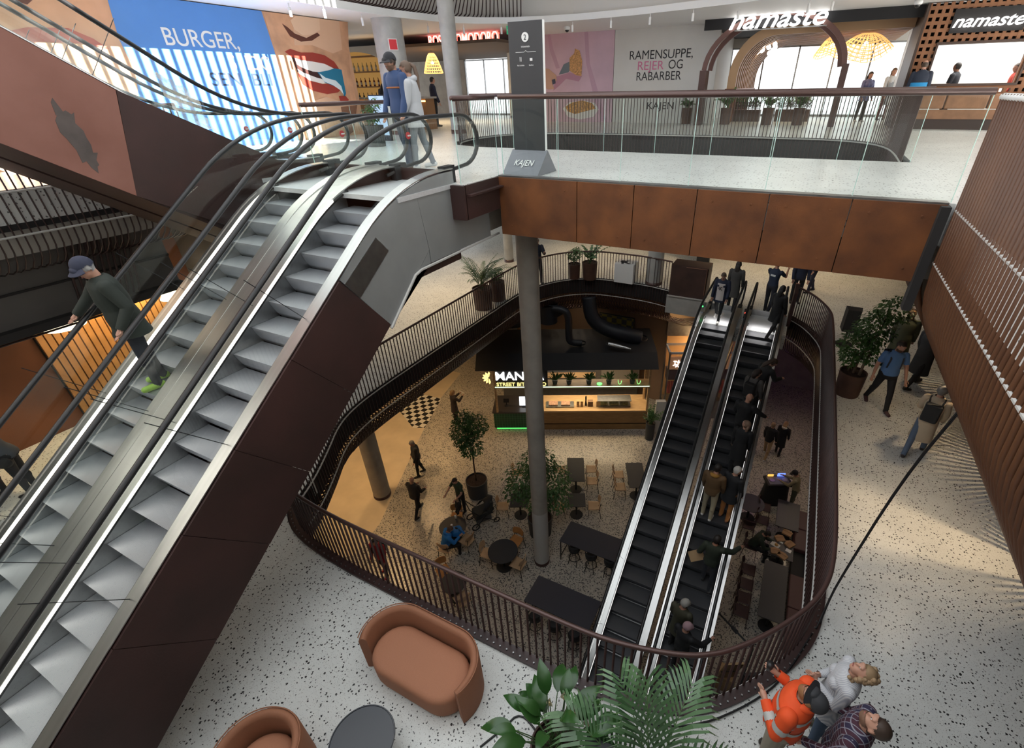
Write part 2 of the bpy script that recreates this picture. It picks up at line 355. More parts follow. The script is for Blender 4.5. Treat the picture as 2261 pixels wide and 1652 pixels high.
# ------------------------------------------------------------------ bridge
br = thing('footbridge', 'rusted steel bridge across the atrium with a glass side', 'bridge', (-1.5, 7.35, L2 - 1))
jx = [-4.70, -3.24, -2.30, -1.36, -0.40, 0.58, 1.58]
for a, b in zip(jx, jx[1:]):
    k = MB().box(a + .006, b - .006, 7.30, 7.36, 10.855, L2 - .012)
    for xx in (a + .22, b - .22):
        for zz in (11.02, 11.66): k.cyl((xx, 7.302, zz), (xx, 7.288, zz), .014, n=8)
    k.build('fascia_panel', 'corten', br, bevel=.003)
MB().box(-4.70, 1.58, 7.31, 7.46, L2 - .012, L2 + .012).build('edge_strip', 'steel2', br)
MB().box(-4.72, 1.6, 7.36, 11.28, 10.84, 10.90).build('underside', 'corten2', br)
s_ = MB().box(-4.72, -4.69, 6.33, 7.36, L2 - .52, L2 - .012).build('side_plate', 'corten2', br)
MB().box(-4.72, -4.60, 6.36, 7.3, L2 - .17, L2 - .14).build('flange', 'corten2', s_)
MB().box(1.5, 1.6, 7.2, 7.36, 10.5, 11.8).build('end_plate', 'dark', br)
# glass balustrade of the bridge
def glass_rail(name, label, p0, p1, z, nseg, h=1.12, hand='rail', edge=True, hr=0.036, posts=False):
    p0 = Vector((*p0, 0)); p1 = Vector((*p1, 0)); t = thing(name, label, 'railing', (p0.x, p0.y, z)); d = (p1 - p0) / nseg; dn = d.normalized()
    for i in range(nseg):
        a = p0 + d * i + dn * .006; b = p0 + d * (i + 1) - dn * .006; nn = Vector((-dn.y, dn.x, 0)) * .008
        m = MB(); m.add([a - nn + _z * (z), b - nn + _z * z, b + nn + _z * z, a + nn + _z * z, a - nn + _z * (z + h), b - nn + _z * (z + h), b + nn + _z * (z + h), a + nn + _z * (z + h)],
                        [(3, 2, 1, 0), (4, 5, 6, 7), (0, 1, 5, 4), (1, 2, 6, 5), (2, 3, 7, 6), (3, 0, 4, 7)]).build('glass_panel', 'glass', t)
        if edge: MB().tube([b + _z * z, b + _z * (z + h)], .005, 4).build('joint', 'edge', t)
    if edge: MB().tube([p0 + _z * z, p0 + _z * (z + h)], .009, 4).build('joint', 'edge', t)
    MB().tube([p0 + _z * (z + h + .02), p1 + _z * (z + h + .02)], hr, 14).build('handrail', hand, t, smooth=True)
    return t
glass_rail('glass_balustrade', 'long glass railing with brown tubular handrail along the bridge front', (-4.66, 7.42), (1.62, 7.42), L2, 6)
glass_rail('glass_balustrade', 'short glass return of the bridge railing beside the escalator end', (-4.78, 6.36), (-4.72, 7.36), L2 - .35, 1, 1.47)
glass_rail('glass_balustrade', 'farther glass railing on the back side of the bridge', (-7.9, 11.26), (1.62, 11.26), L2, 8)
# ------------------------------------------------------------------ rod balustrades
def rods(name, label, edge, zf, prof, step=0.115, r=0.011, m='brown', flip=1, hand='rail', hz=1.09, trims=(-.03, -.68), fascia=True, lattice=None, base_plate=False, hr=.03, sides=6, closed=False, trimm='trimgrey'):
    sp = smoothpath([Vector((*p, 0)) for p in edge], 2); t = thing(name, label, 'railing', (edge[0][0], edge[0][1], zf))
    sm = resample(sp, step); m1 = MB(); m2 = MB()
    for q, d in sm:
        n = Vector((-d.y, d.x, 0)) * flip
        m1.tube([q + n * o + _z * (zf + z) for o, z in prof], r, sides, True)
        if lattice:
            for sg in (1, -1): m2.tube([q + n * o + d * (sg * s) + _z * (zf + z) for o, z, s in lattice], r * .9, 5, False)
    m1.build('rods', m, t, smooth=True)
    if lattice: m2.build('lattice', m, t, smooth=True)
    def off(o): 
        out = []
        for i, q in enumerate(sp):
            d = (sp[min(i + 1, len(sp) - 1)] - sp[max(i - 1, 0)]).normalized(); out.append(q + Vector((-d.y, d.x, 0)) * flip * o)
        return out
    MB().tube([q + _z * (zf + hz) for q in off(prof[0][0])], hr, 12).build('handrail', hand, t, smooth=True)
    for tz in trims:
        MB().tube([q + _z * (zf + tz) for q in off(prof[0][0] + .012)], .017, 6).build('trim', trimm, t)
    if fascia:
        f = MB(); o = off(.012); 
        for a, b in zip(o, o[1:]): f.add([a + _z * (zf - .60), b + _z * (zf - .60), b + _z * (zf - .004), a + _z * (zf - .004)], [(0, 1, 2, 3)])
        f.build('fascia', 'dark', t)
    if base_plate:
        f = MB(); o1 = off(-.09); o2 = off(.07)
        for i in range(len(o1) - 1):
            f.add([o1[i] + _z * (zf + .012), o1[i + 1] + _z * (zf + .012), o2[i + 1] + _z * (zf + .012), o2[i] + _z * (zf + .012), o1[i] + _z * (zf + .05), o1[i + 1] + _z * (zf + .05)], [(0, 1, 2, 3), (0, 4, 5, 1)])
        f.cm = 1
        for q, d in sm: n = Vector((-d.y, d.x, 0)) * flip; f.cyl(q + n * -.03 + _z * (zf + .01), q + n * -.03 + _z * (zf + .035), .012, n=6)
        f.build('base_plate', ['brown', 'steel2'], t)
    return t
def bulge(o0, z0, o1, z1, n=8): return [(o0 + (o1 - o0) * (1 - math.cos(i / n * math.pi / 2)), z0 + (z1 - z0) * math.sin(i / n * math.pi / 2)) for i in range(1, n + 1)]
PR1 = [(.06, 1.08), (.06, -.70)] + bulge(.06, -.70, -1.5, -1.75)
LAT = [(.07 + o, z, .0 + i * .075) for i, (o, z) in enumerate([(0, -.7)] + [(a - .0, b) for a, b in bulge(0, -.70, -1.5, -1.75)])]
rods('balustrade', 'dark brown rod railing sweeping round the near and right side of the atrium well', H1F, L1, PR1, .105, .0155, flip=1, base_plate=True)
rods('balustrade', 'dark brown rod railing with lattice underside along the far left of the atrium well', H1B, L1, PR1, .115, .0145, flip=1, lattice=LAT)
struct(MB().prism([(1.86, 10.7), (1.95, 10.2), (2.2, 9.6), (2.7, 8.8), (3.3, 8.0), (4.6, 6.6), (4.7, 6.6), (3.4, 8.05), (2.8, 8.9), (2.3, 9.7), (2.05, 10.3), (1.96, 10.7)], -4, 30, 'y').build('wall_shade_backing', 'dark')) if False else None
# right hand wall of rods under the second level balcony (camera side)
PRX = [(1.66, 11.14), (1.70, 10.65), (1.84, 10.32), (2.06, 9.98), (2.49, 9.32), (3.2, 8.25), (3.85, 7.3), (4.25, 6.75), (4.38, 6.55)]
_pp = smoothpath([(x, z, 0) for x, z in PRX], 1)
PRW = [(0.0, 1.12)] + [(-(q.x - 1.66), q.y - L2) for q in _pp]
t = rods('rod_screen', 'tall screen of rust brown rods curving down from the right balcony to the floor', [(1.73, 1.6), (1.73, 7.25)], L2, [(o + .07, z) for o, z in PRW], .100, .030, m='rodr', flip=1, trims=(-.05, -.68), fascia=True, sides=8, hand='white', hr=.035)

struct(MB().box(1.95, 2.2, -8, 34, 16.7, 19.3).build('wall_sun_block', 'offwhite'))  # unseen wall added to keep the sun off the rising escalator's side
struct(MB().box(4.52, 4.6, -8, 30, L1, L2 - 1).build('wall_shade_backing', 'dark'))  # dark sheet standing in for shade in the gaps between rods
rods('rod_screen', 'rust brown rod screen continuing under the bridge along the right walkway', [(1.66, 7.75), (1.66, 21)], L2, [(o, z) for o, z in PRW if z < -.95], .105, .03, m='rodr', flip=1, trims=(), fascia=False, sides=6, hz=-1.0, hr=.02)

struct(MB().plate([(-13.5, 12.4), (-11.5, 11.9), (-9, 11.5), (-6.6, 11.25), (-3.7, 10.85), (-1.5, 10.6), (1.95, 10.4), (1.95, 20), (-13.5, 20)], [], 18.0, 18.2).build('ceiling_sun_block', 'brown'))  # unseen slab added, its edge shaped to end the sun patch
MB().box(-4.96, -4.69, 6.28, 6.345, L2 - .52, L2 - .012).build('end_plate', 'corten2', br)

rods('balustrade', 'added unseen rods high over the right side, striping the sun patch', [(2.1, -4), (2.1, 11)], 19.9, [(0, 2.9), (0, -.6)], .26, .062, m='brown', trims=(), fascia=False, hz=2.95)  # out of view, added to cast rod streaks across the billboard sun
# ================================================================== escalators
def esc_path(off_b, off_t, c, slope, yb_end, yt_end, zb, zt, Rb, Rt, nseg=10):
    # incline z = c + slope*y between flats zb and zt; returns [(y,z)]
    a = math.atan(slope); out = [(yb_end, zb)]
    for (zf, Rr, sg) in ((zb, Rb, 1), (zt, Rt, -1)):
        yi = (zf - c) / slope; T = Rr * math.tan(a / 2)
        if sg > 0:
            cy, cz = yi - T, zf + Rr
            out += [(cy + Rr * math.sin(a * i / nseg), cz - Rr * math.cos(a * i / nseg)) for i in range(nseg + 1)]
        else:
            cy, cz = yi + T, zf - Rr
            out += [(cy - Rr * math.sin(a * (1 - i / nseg)), cz + Rr * math.cos(a * (1 - i / nseg))) for i in range(nseg + 1)]
    out.append((yt_end, zt)); return out
def pz(path, y):
    for (a, b) in zip(path, path[1:]):
        if a[0] <= y <= b[0]: return a[1] + (b[1] - a[1]) * (y - a[0]) / max(1e-9, b[0] - a[0])
    return path[0][1] if y < path[0][0] else path[-1][1]
def clip(path, y0, y1):
    return [(y0, pz(path, y0))] + [p for p in path if y0 < p[0] < y1] + [(y1, pz(path, y1))]
M['stopred'] = mat('sign_red', (0.60, 0.02, 0.03), 0.5)
STEPMAT = mat('ribbed_step_metal', (0.30, 0.31, 0.33), 0.42, metal=0.75)
def _ribs(m, sc=95):
    nt = m.node_tree; b = nt.nodes['Principled BSDF']; tc = nt.nodes.new('ShaderNodeTexCoord'); w = nt.nodes.new('ShaderNodeTexWave')
    w.inputs['Scale'].default_value = sc / 6.28 * 2; w.bands_direction = 'X'; nt.links.new(tc.outputs['Object'], w.inputs['Vector'])
    rp = nt.nodes.new('ShaderNodeValToRGB'); rp.color_ramp.elements[0].color = (.22, .225, .245, 1); rp.color_ramp.elements[1].color = (.60, .61, .65, 1)
    nt.links.new(w.outputs['Fac'], rp.inputs[0]); nt.links.new(rp.outputs[0], b.inputs['Base Color'])
_ribs(STEPMAT, 110)
STEPDARK = mat('dark_ribbed_step', (0.09, 0.092, 0.10), 0.45, metal=0.6)
def escalator(label, xc, c, slope, zb, zt, yb, yt, ymir=None, side='corten2', stepm=STEPMAT, y_lo=-99, leds=(-1, 1), handm='black', deck_out=0.6, right_skin=True, group=None, stickers=True, dnose=0.02, yr_b=None, railh=.93, name='escalator', deckr=.22, depth=1.3, truss=True, truss_thin=False):
    # built ascending along +Y about x = xc; ymir mirrors it in y
    pitch = .40; a = math.atan(slope)
    t = thing(name, label, 'escalator', (xc, 0, 0), 0, group)
    fy = (lambda p: p) if ymir is None else (lambda p: [(ymir - y, z) for y, z in p][::-1])
    sg = 1 if slope > 0 else -1
    nose = esc_path(0, 0, c, slope, yb, yt, zb, zt, sg * 2.2, sg * 2.4)
    deck = esc_path(0, 0, c + .11, slope, yb, yt, zb + deckr - .02, zt + deckr, sg * 2.2, sg * 3.0)
    rail = esc_path(0, 0, c + railh, slope, yb, yt + 1.05, zb + .92, zt + .92, sg * 2.2, sg * 3.4)
    lo = max(yb, y_lo); ye = yt; B = lambda p, a0=None, a1=None: fy(clip(p, max(lo, a0 if a0 is not None else lo), a1 if a1 is not None else ye))
    for s in (-1, 1):
        X = lambda d: xc + s * d
        MB().sweep(B(deck), [(X(.43), -.015), (X(deck_out), -.015), (X(deck_out), 0), (X(.43), .0)]).build('deck', 'steel', t)
        sk = [(y, max(z, pz(deck, y) - .0)) for y, z in clip(nose, lo, yt - 1.3)]
        m = MB(); p = clip(nose, lo, yt - 1.25); vs = []
        for y, z in p: vs += [(X(.415), y, z - .30), (X(.415), y, pz(deck, y) - .01), (X(.43), y, pz(deck, y) - .01), (X(.43), y, z - .30)]
        if ymir is not None: vs = [(x, ymir - y, z) for x, y, z in vs]
        m.add(vs, [(i * 4 + j, i * 4 + (j + 1) % 4, i * 4 + 4 + (j + 1) % 4, i * 4 + 4 + j) for i in range(len(p) - 1) for j in range(4)]).build('skirt', 'steel2', t)
        MB().sweep(B(deck, None, yt - 1.2), [(X(.395), -.055), (X(.415), -.055), (X(.415), -.03), (X(.395), -.03)]).build('brush', 'black', t)
        if s in leds: MB().sweep(B(deck, None, yt - 1.5), [(X(.400), -.028), (X(.408 if truss_thin else .414), -.028), (X(.408 if truss_thin else .414), .004), (X(.400), .004)]).build('led_or_chrome_line', 'chromeline' if truss_thin else 'led', t)  # real LED on the big pair, painted chrome reflection on the lower pair
        # glass and handrail
        g = MB(); rp = clip(rail, lo, yt + .45); vs = []
        for y, z in rp: vs += [(X(.475), y, pz(deck, min(y, yt)) - .02), (X(.475), y, z - .03), (X(.487), y, z - .03), (X(.487), y, pz(deck, min(y, yt)) - .02)]
        # rounded newel end of the glass
        zt_ = zt + .92; zc = zt + .56; rr = .36; nn = 10
        for i in range(1, nn + 1):
            ang = math.pi / 2 * (1 - i / nn); yy = yt + .45 + rr * 1.25 * math.cos(ang); dz = rr * math.sin(ang)
            vs += [(X(.475), yy, zc - dz * .9), (X(.475), yy, zc + dz - .03), (X(.487), yy, zc + dz - .03), (X(.487), yy, zc - dz * .9)]
        if ymir is not None: vs = [(x, ymir - y, z) for x, y, z in vs]
        k = len(vs) // 4
        g.add(vs, [(i * 4 + j, i * 4 + (j + 1) % 4, i * 4 + 4 + (j + 1) % 4, i * 4 + 4 + j) for i in range(k - 1) for j in range(4)]).build('glass_balustrade', 'glass', t)
        # joints in the glass
        L = (zt - zb) / slope
        for i in range(1, 9):
            yj = yt - 2.2 - i * 1.35 + .5
            if yj < lo + .1: break
            nx = pz(deck, yj); a_ = Vector((X(.481), yj, nx)); b_ = Vector((X(.481), yj - .93 * math.sin(a), pz(deck, yj) + .80 * math.cos(a) - .0))
            if ymir is not None: a_.y, b_.y = ymir - a_.y, ymir - b_.y
            MB().tube([a_, b_], .0045, 4).build('glass_joint', 'matblack', t)
        hp = [(y, z) for y, z in clip(rail, lo, yt + .45)]
        hp += [(yt + .45 + rr * 1.25 * math.sin(th), zc + rr * math.cos(th)) for th in [i * math.pi / 14 for i in range(1, 15)]] + [(yt + .05, zc - rr - .03), (yt - .3, zc - rr - .10)]
        hp3 = [Vector((X(.481), (y if ymir is None else ymir - y), z)) for y, z in hp]
        MB().tube(hp3, .036, 10, flat=.8).build('handrail', handm, t, smooth=True)
        bx = MB().box(min(X(.43), X(.55)), max(X(.43), X(.55)), *sorted([(yt - .15 if ymir is None else ymir - yt - .0), (yt + .12 if ymir is None else ymir - yt + .15)]), zt, zt + .25)
        bx.build('newel_base', 'matblack', t)
        if stickers and s < 0:
            yy = yt + .35 if ymir is None else ymir - yt - .35
            stk = MB().cyl((X(.490), yy, zt + .62), (X(.494), yy, zt + .62), .055, n=20).build('stop_sticker', 'stopred', t)
            lettering('stop_lettering', 'STOP', 'white', (xc + s * .4 + .12, 0, 0) if False else (X(.473) if s > 0 else X(.473), yy, zt + .62), (0, 1, 0), (0, 0, 1), .022, stk)
    # steps
    tot = []; d = 0.0; yy = clip(nose, lo, yt - 1.28); acc = 0.0; want = 0.13; pos = []
    for p, q in zip(yy, yy[1:]):
        L = math.hypot(q[0] - p[0], q[1] - p[1])
        while want <= acc + L: f = (want - acc) / L; pos.append((p[0] + (q[0] - p[0]) * f, p[1] + (q[1] - p[1]) * f)); want += pitch
        acc += L
    prof = [(0, 0), (.395, 0), (.395, -.03), (.16, -.30), (.115, -.26), (.065, -.18), (.03, -.10), (.008, -.035)]
    if slope < 0: prof = [(-y, z) for y, z in prof]
    mesh = None
    for (y, z) in pos[:100]:
        if mesh is None:
            o = MB().prism(prof, xc - .41, xc + .41, 'x').build('step', stepm, t); mesh = o.data; 
        else: o = bpy.data.objects.new('step', mesh); COL.objects.link(o); o.parent = t
        o.location = (0, y if ymir is None else ymir - y, z)
    pl = MB().box(xc - .62, xc + .62, *sorted([(yt - 1.3 if ymir is None else ymir - yt + 1.3), (yt + .02 if ymir is None else ymir - yt - .02)]), zt - .06, zt + .004); pl.build('landing_plate', 'plate', t)
    if truss:
        un = [(y, z - depth) for y, z in esc_path(0, 0, c + .11, slope, yb, yt, zb + .1, zt + .11, 1, 1)]
        m = MB(); p = clip(nose, lo, yt - .02); vs = []
        for y, z in p:
            b = max(zb + .02, pz(un, y)) if slope > 0 else pz(un, y); vs += [(xc - deck_out + .02, y, b), (xc - deck_out + .02, y, pz(deck, y) - .03), (xc + deck_out - .02, y, pz(deck, y) - .03), (xc + deck_out - .02, y, b)]
        if ymir is not None: vs = [(x, ymir - y, z) for x, y, z in vs]
        m.add(vs, [(i * 4 + j, i * 4 + (j + 1) % 4, i * 4 + 4 + (j + 1) % 4, i * 4 + 4 + j) for i in range(len(p) - 1) for j in (0, 2, 3)] + [(3, 2, 1, 0), tuple(len(vs) - 4 + j for j in range(4))]).build('truss', side, t)
    return t
TS = math.tan(R(35)); T30 = math.tan(R(30))
e1 = escalator('nearer big escalator with silver steps seen edge on beside the rusty panels', -5.55, 8.27, TS, L1, L2, -3.2, 6.42, y_lo=-2.9, leds=(-1,))
e2 = escalator('farther big escalator carrying the man in the dark jacket and cap', -7.05, 8.27, TS, L1, L2, -3.2, 6.42, y_lo=-2.9, leds=(-1,))
MB().sweep(clip(esc_path(0, 0, 8.37, TS, -3.2, 6.42, L1 + .18, L2 + .2, 2.2, 3.0), -2.9, 6.4), [(-6.46, -.02), (-6.14, -.02), (-6.14, .004), (-6.46, .004)]).build('centre_deck', 'steel', e2)
# side cladding of the near big escalator
def clad(pts, m, x=-4.94, th=.03, name='cladding_panel'): return MB().prism(pts, x - th, x, 'x').build(name, m, e1)
dk = lambda y: min(8.35 + TS * y, L2 + .17)
bt = lambda y: max(L1 + .01, min(7.03 + TS * y, 10.79))
def seam(y): # seam perpendicular to the incline through the deck at y
    return (y, dk(y)), (y + .66, bt(y + .66))
seams = [(-2.2), (-1.0), 0.35, 1.25, 2.02, 2.95, 3.87]
prev = None
for i, y in enumerate(seams):
    a, b = seam(y)
    if prev:
        (pa, pb) = prev
        poly = [pa, a, b, pb]
        if pb[1] <= L1 + .02 and b[1] > L1 + .02: poly = [pa, a, b, (-.73, L1 + .01), pb]
        clad([(p[0] + (.004 if p in (pa, pb) else -.004), p[1]) for p in poly], 'corten2', -4.92)
    prev = (a, b)
top = [(3.90, dk(3.90) - .01)] + [(y, pz(esc_path(0, 0, 8.38, TS, -3.2, 6.42, L1, L2 + .2, 2.2, 3.0), y) - .02) for y in (4.3, 4.6, 4.9, 5.2, 5.5, 5.8, 6.1, 6.4)]
clad([(3.90, 11.06)] + top[1:6] + [(5.6, 10.99), (4.55, 10.17)], 'alu', -4.945)
clad(top[5:] + [(6.4, 11.45), (7.3, 11.45), (7.3, 10.80), (5.61, 10.79), (5.61, 10.99)], 'alu', -4.945)
clad([(4.56, 10.16), (5.6, 10.98), (5.6, 10.79), (5.25, 10.77), (4.6, 10.12)], 'alu', -4.95)
MB().tube([(-4.93, 4.53, 10.14), (-4.93, 5.2, 10.72), (-4.93, 5.35, 10.76), (-4.93, 7.55, 10.79)], .022, 6).build('edge_rail', 'trimgrey', e1)
MB().prism([(3.95, 11.0), (4.6, 11.42), (4.78, 11.2), (4.13, 10.75)], -4.945, -4.935, 'x').build('access_hatch', 'steel2', e1)

# up escalators to the third level, at left
M['oldsteel'] = mat('faded_rust_panel', (0.20, 0.075, 0.05), 0.55, vscale=1.1, col2=(0.27, 0.115, 0.085))
M['stain'] = mat('bare_dark_stain', (0.085, 0.065, 0.058), 0.6, var=.2, vscale=6)
e3 = escalator('rising escalator at left whose long rusty side carries a dark ragged stain', -9.0, 15.85, -TS, 17.45, L2, -3.0, 6.9, y_lo=-2.6, side='corten2', depth=1.5, leds=())
e4 = escalator('second rising escalator at left, beyond the one with the stained side', -10.35, 15.85, -TS, 17.45, L2, -3.0, 6.9, y_lo=-2.6, side='corten2', depth=1.5, leds=())
def up(y): return 15.93 - TS * y
def ub(y): return max(14.46 - TS * y, L2 - 1.28)
for a, b, m in ((-2.4, 1.2, 'oldsteel'), (1.2, 2.75, 'oldsteel'), (2.75, 4.0, 'oldsteel'), (4.0, 6.2, 'corten2')):
    lo_ = [(b - .30, ub(b - .30)), (a - .30, ub(a - .30))]
    MB().prism([(a + .004, up(a)), (b - .004, max(up(b), L2 + .15))] + lo_, -8.41, -8.385, 'x').build('cladding_panel', m, e3)
_rg = random.Random(4)
sp_ = [(3.36 + .11 * math.cos(q) * (1 + .45 * _rg.uniform(-1, 1)) , 12.62 + .36 * math.sin(q) * (1 + .25 * _rg.uniform(-1, 1))) for q in [i / 26 * 6.283 for i in range(26)]]
sp_ = [(y - (z - 12.62) * .12, z) for y, z in sp_]
MB().prism(sp_, -8.386, -8.381, 'x').build('stain', 'stain', e3)
# escalators down to the ground level, through the well
lowlab = ['empty dark stepped escalator down to the ground floor, left of the crowded one', 'crowded escalator rising from the ground floor with people along its right side']
for xc, lb in ((-1.57, lowlab[0]), (-0.25, lowlab[1])):
    e = escalator(lb, xc, -1.447, T30, L0, L1, 1.4, 16.05, y_lo=1.5, side='steel2', stepm=STEPDARK, stickers=False, depth=1.0, railh=.95, truss_thin=True)
    if xc > -1: low_r = e
    else: low_l = e
# control pods with direction lamps
for xc, e in ((-1.57, low_l), (-0.25, low_r)):
    p_ = MB().cbox((xc - .55, 15.0, L1 + .42), (.10, .34, .30), (R(-20), 0, 0)).build('signal_pod', 'matblack', e)
    MB().cyl((xc - .55, 14.83, L1 + .51), (xc - .55, 14.82, L1 + .51), .03, n=12).build('signal_lamp', emis('signal_%d' % (xc < -1), (.1, 1, .25) if xc < -1 else (1, .08, .05), 3), p_)
    MB().cbox((xc - .55, 14.82, L1 + .36), (.085, .006, .15), (R(-20), 0, 0)).build('notice', mat('blue_notice', (.12, .25, .55), .4), p_)

for xc in (-1.57, -.25): light('comb_light', 'AREA', (xc, 14.95, L1 + .28), 4.5, (1, .97, .95), (xc, 14.9, L1), .7, sy=.12)
# ================================================================== second level shops
def poly_on(axis, c, pts, m, name, parent, th=.004):
    # flat printed shape on a wall plane; pts are (y|x, z)
    return MB().prism(pts, c, c + th, axis).build(name, m, parent)
def pxs(axis, c, pts): # photo pixels met with the poster's own plane
    f = atx if axis == 'x' else aty
    return [((f(x, y, c).y if axis == 'x' else f(x, y, c).x), f(x, y, c).z) for x, y in pts]
def cut(pts, zmin=-99, zmax=99): return [(a, min(max(z, zmin), zmax)) for a, z in pts]
PM = {}
def pm(name, col, rough=.55, **k):
    if name not in PM: PM[name] = mat('print_' + name, col, rough, **k)
    return PM[name]
XB = -14.40
bb = thing('billboard', 'huge poster wall of a laughing mouth and blue field reading BURGER', 'billboard', (XB, 8, L2))
MB().box(XB - .2, XB, 1.5, 14.0, L2, 15.0).build('panel', pm('skin', (.62, .36, .22), var=.15, vscale=1.2), bb)
K = XB + .002
def bp(name, m, pts, lay=0, zmax=15.0): return poly_on('x', K + lay * .005, cut(pxs('x', K, pts), L2 + .01, zmax), m, name, bb)
bp('blue_field', pm('blue', (.10, .28, .68), var=.06, vscale=.6), [(228, -30), (262, 85), (300, 160), (335, 380), (662, 318), (640, 240), (605, 110), (562, -30)])
bp('face', pm('skin2', (.66, .37, .22), var=.22, vscale=1.6), [(565, -30), (607, 110), (642, 240), (664, 320), (768, 303), (790, 240), (772, 150), (752, -30)], 0)
bp('cheek', pm('skin3', (.74, .47, .31)), [(640, 10), (690, 5), (745, 30), (755, 110), (735, 118), (690, 100), (650, 100)], 1)
bp('nostril', pm('nosedark', (.12, .035, .02)), [(622, 52), (634, 60), (650, 74), (676, 84), (700, 72), (706, 78), (688, 90), (664, 92), (640, 80)], 2)
bp('nose_tip', pm('skin4', (.80, .55, .38)), [(650, 20), (680, 12), (704, 40), (706, 66), (690, 76), (668, 78), (650, 66), (640, 45)], 2)
bp('mouth', pm('mouth', (.05, .015, .012)), [(640, 118), (690, 130), (738, 143), (748, 160), (742, 184), (712, 184), (676, 172), (656, 158)], 1)
bp('upper_lip', pm('lip', (.36, .045, .03), .3), [(628, 114), (640, 108), (664, 116), (690, 116), (716, 122), (737, 136), (748, 152), (738, 152), (716, 141), (690, 136), (664, 133), (644, 126)], 2)
bp('upper_teeth', pm('teeth', (.86, .84, .80), .3), [(650, 128), (664, 132), (690, 136), (716, 141), (737, 150), (733, 157), (712, 160), (690, 158), (668, 150), (655, 142)], 2)
bp('lower_teeth', pm('teeth', (.86, .84, .80)), [(656, 152), (668, 160), (700, 172), (734, 180), (712, 185), (684, 178), (662, 166)], 2)
bp('lower_lip', pm('lip', (.36, .045, .03)), [(656, 160), (684, 178), (712, 186), (745, 184), (756, 192), (746, 204), (722, 208), (692, 201), (668, 186)], 3)
bp('sweet', pm('teal', (.02, .20, .34), .25), [(700, 160), (722, 156), (738, 151), (753, 154), (757, 176), (763, 206), (760, 214), (751, 198), (736, 190), (716, 182)], 4)
bp('sweet_highlight', pm('pale', (.75, .85, .88)), [(704, 162), (718, 172), (740, 178), (752, 190), (758, 210), (750, 199), (734, 188), (714, 180)], 5)
bp('fingernail', pm('lip', (.36, .045, .03)), [(747, 212), (762, 212), (769, 220), (766, 228), (752, 228)], 4)
bp('dark_hair', pm('hairdark', (.22, .10, .06)), [(752, 236), (788, 232), (780, 290), (770, 302), (758, 275)], 3)  # printed dark hair beside the hand
bp('hand', pm('skin3', (.74, .47, .31)), [(664, 232), (720, 214), (772, 232), (764, 262), (740, 300), (676, 304)], 2)
bp('left_lips', pm('lip2', (.40, .10, .07)), [(0, 72), (60, 60), (150, 62), (205, 85), (240, 108), (180, 96), (90, 92), (0, 104)], 1)
bp('left_nostril', pm('nosedark', (.12, .035, .02)), [(30, 2), (60, 10), (76, -4), (30, -12)], 1)
def btext(txt, px, py, h, m, w=None):
    p = atx(px, py, XB); return lettering('lettering', txt, m, (XB + .008, p.y, p.z), (0, 1, 0), (0, 0, 1), h, bb, .004, width=w, bold=.004)
btext('BURGER,', 447, 85, .36, 'white', 1.85)
btext('S  IDG', 552, 138, .34, 'white', 1.2); btext('SEN  BLI', 535, 175, .30, pm('ink', (.03, .05, .10)), 1.75)
# ramen soup poster wall and pink food poster wall
YW = 21.8
pw = thing('poster_wall', 'pale fabric hoarding with black and pink words reading ramen soup', 'billboard', (-6.2, YW, L2))
MB().box(-8.06, -3.98, YW, YW + .15, L2, 15.06).build('panel', pm('cream', (.62, .62, .60), var=.05, vscale=.8), pw)
def wt(txt, px, py, h, m, par, w=None, yy=YW, bold=.0): 
    p = aty(px, py, yy); return lettering('lettering', txt, m, (p.x, yy - .005, p.z), (1, 0, 0), (0, 0, 1), h, par, .004, width=w, bold=bold)
INK = pm('ink2', (.015, .015, .02)); PINK = pm('pinkink', (.62, .18, .33))
wt('RAMENSUPPE,', 1459, 119, .30, INK, pw, 2.5); wt('REJER', 1437, 144, .30, PINK, pw, 1.05); wt('OG', 1492, 141, .30, INK, pw, .55); wt('RABARBER', 1454, 167, .30, INK, pw, 1.8)
wt('KAJEN', 1458, 233, .26, INK, pw, 1.1)
pk = thing('poster_wall', 'pink hoarding picturing a hand, a cake server with a slice and a topped plate', 'billboard', (-9.8, YW, L2))
MB().box(-11.55, -8.08, YW, YW + .15, L2, 15.06).build('panel', pm('pink', (.60, .42, .50), var=.10, vscale=.9), pk)
def kp(name, m, pts, lay=0): return MB().prism(pxs('y', YW, pts), YW - .004 - lay * .005, YW - lay * .005, 'y').build(name, m, pk)
kp('fold', pm('pink2', (.52, .33, .42)), [(1290, 62), (1298, 62), (1302, 140), (1320, 200), (1340, 268), (1326, 268), (1308, 200), (1294, 140)])
kp('fold', pm('pink2', (.52, .33, .42)), [(1208, 70), (1214, 70), (1222, 110), (1236, 150), (1228, 152), (1214, 112)])
kp('napkin', pm('pink3', (.45, .24, .33)), [(1226, 170), (1258, 160), (1285, 168), (1278, 180), (1250, 174), (1232, 192), (1222, 200)], 1)
kp('server', pm('greyblue', (.16, .20, .24), .3), [(1234, 165), (1245, 142), (1258, 136), (1262, 150), (1255, 160)], 2)
kp('slice', pm('food', (.55, .30, .12), var=.5, vscale=30), [(1258, 128), (1268, 118), (1270, 107), (1280, 112), (1286, 135), (1284, 168), (1272, 166), (1258, 156)], 3)
kp('hand', pm('hand', (.55, .34, .25)), [(1196, 150), (1212, 152), (1228, 166), (1230, 178), (1218, 180), (1224, 196), (1212, 198), (1196, 190)], 2)
kp('nail', pm('nailblue', (.05, .06, .10)), [(1219, 176), (1226, 174), (1227, 184), (1221, 187)], 3)
kp('plate', pm('plate', (.75, .74, .72)), [(1243, 240), (1256, 226), (1290, 222), (1314, 228), (1322, 242), (1310, 258), (1280, 264), (1254, 258)], 1)
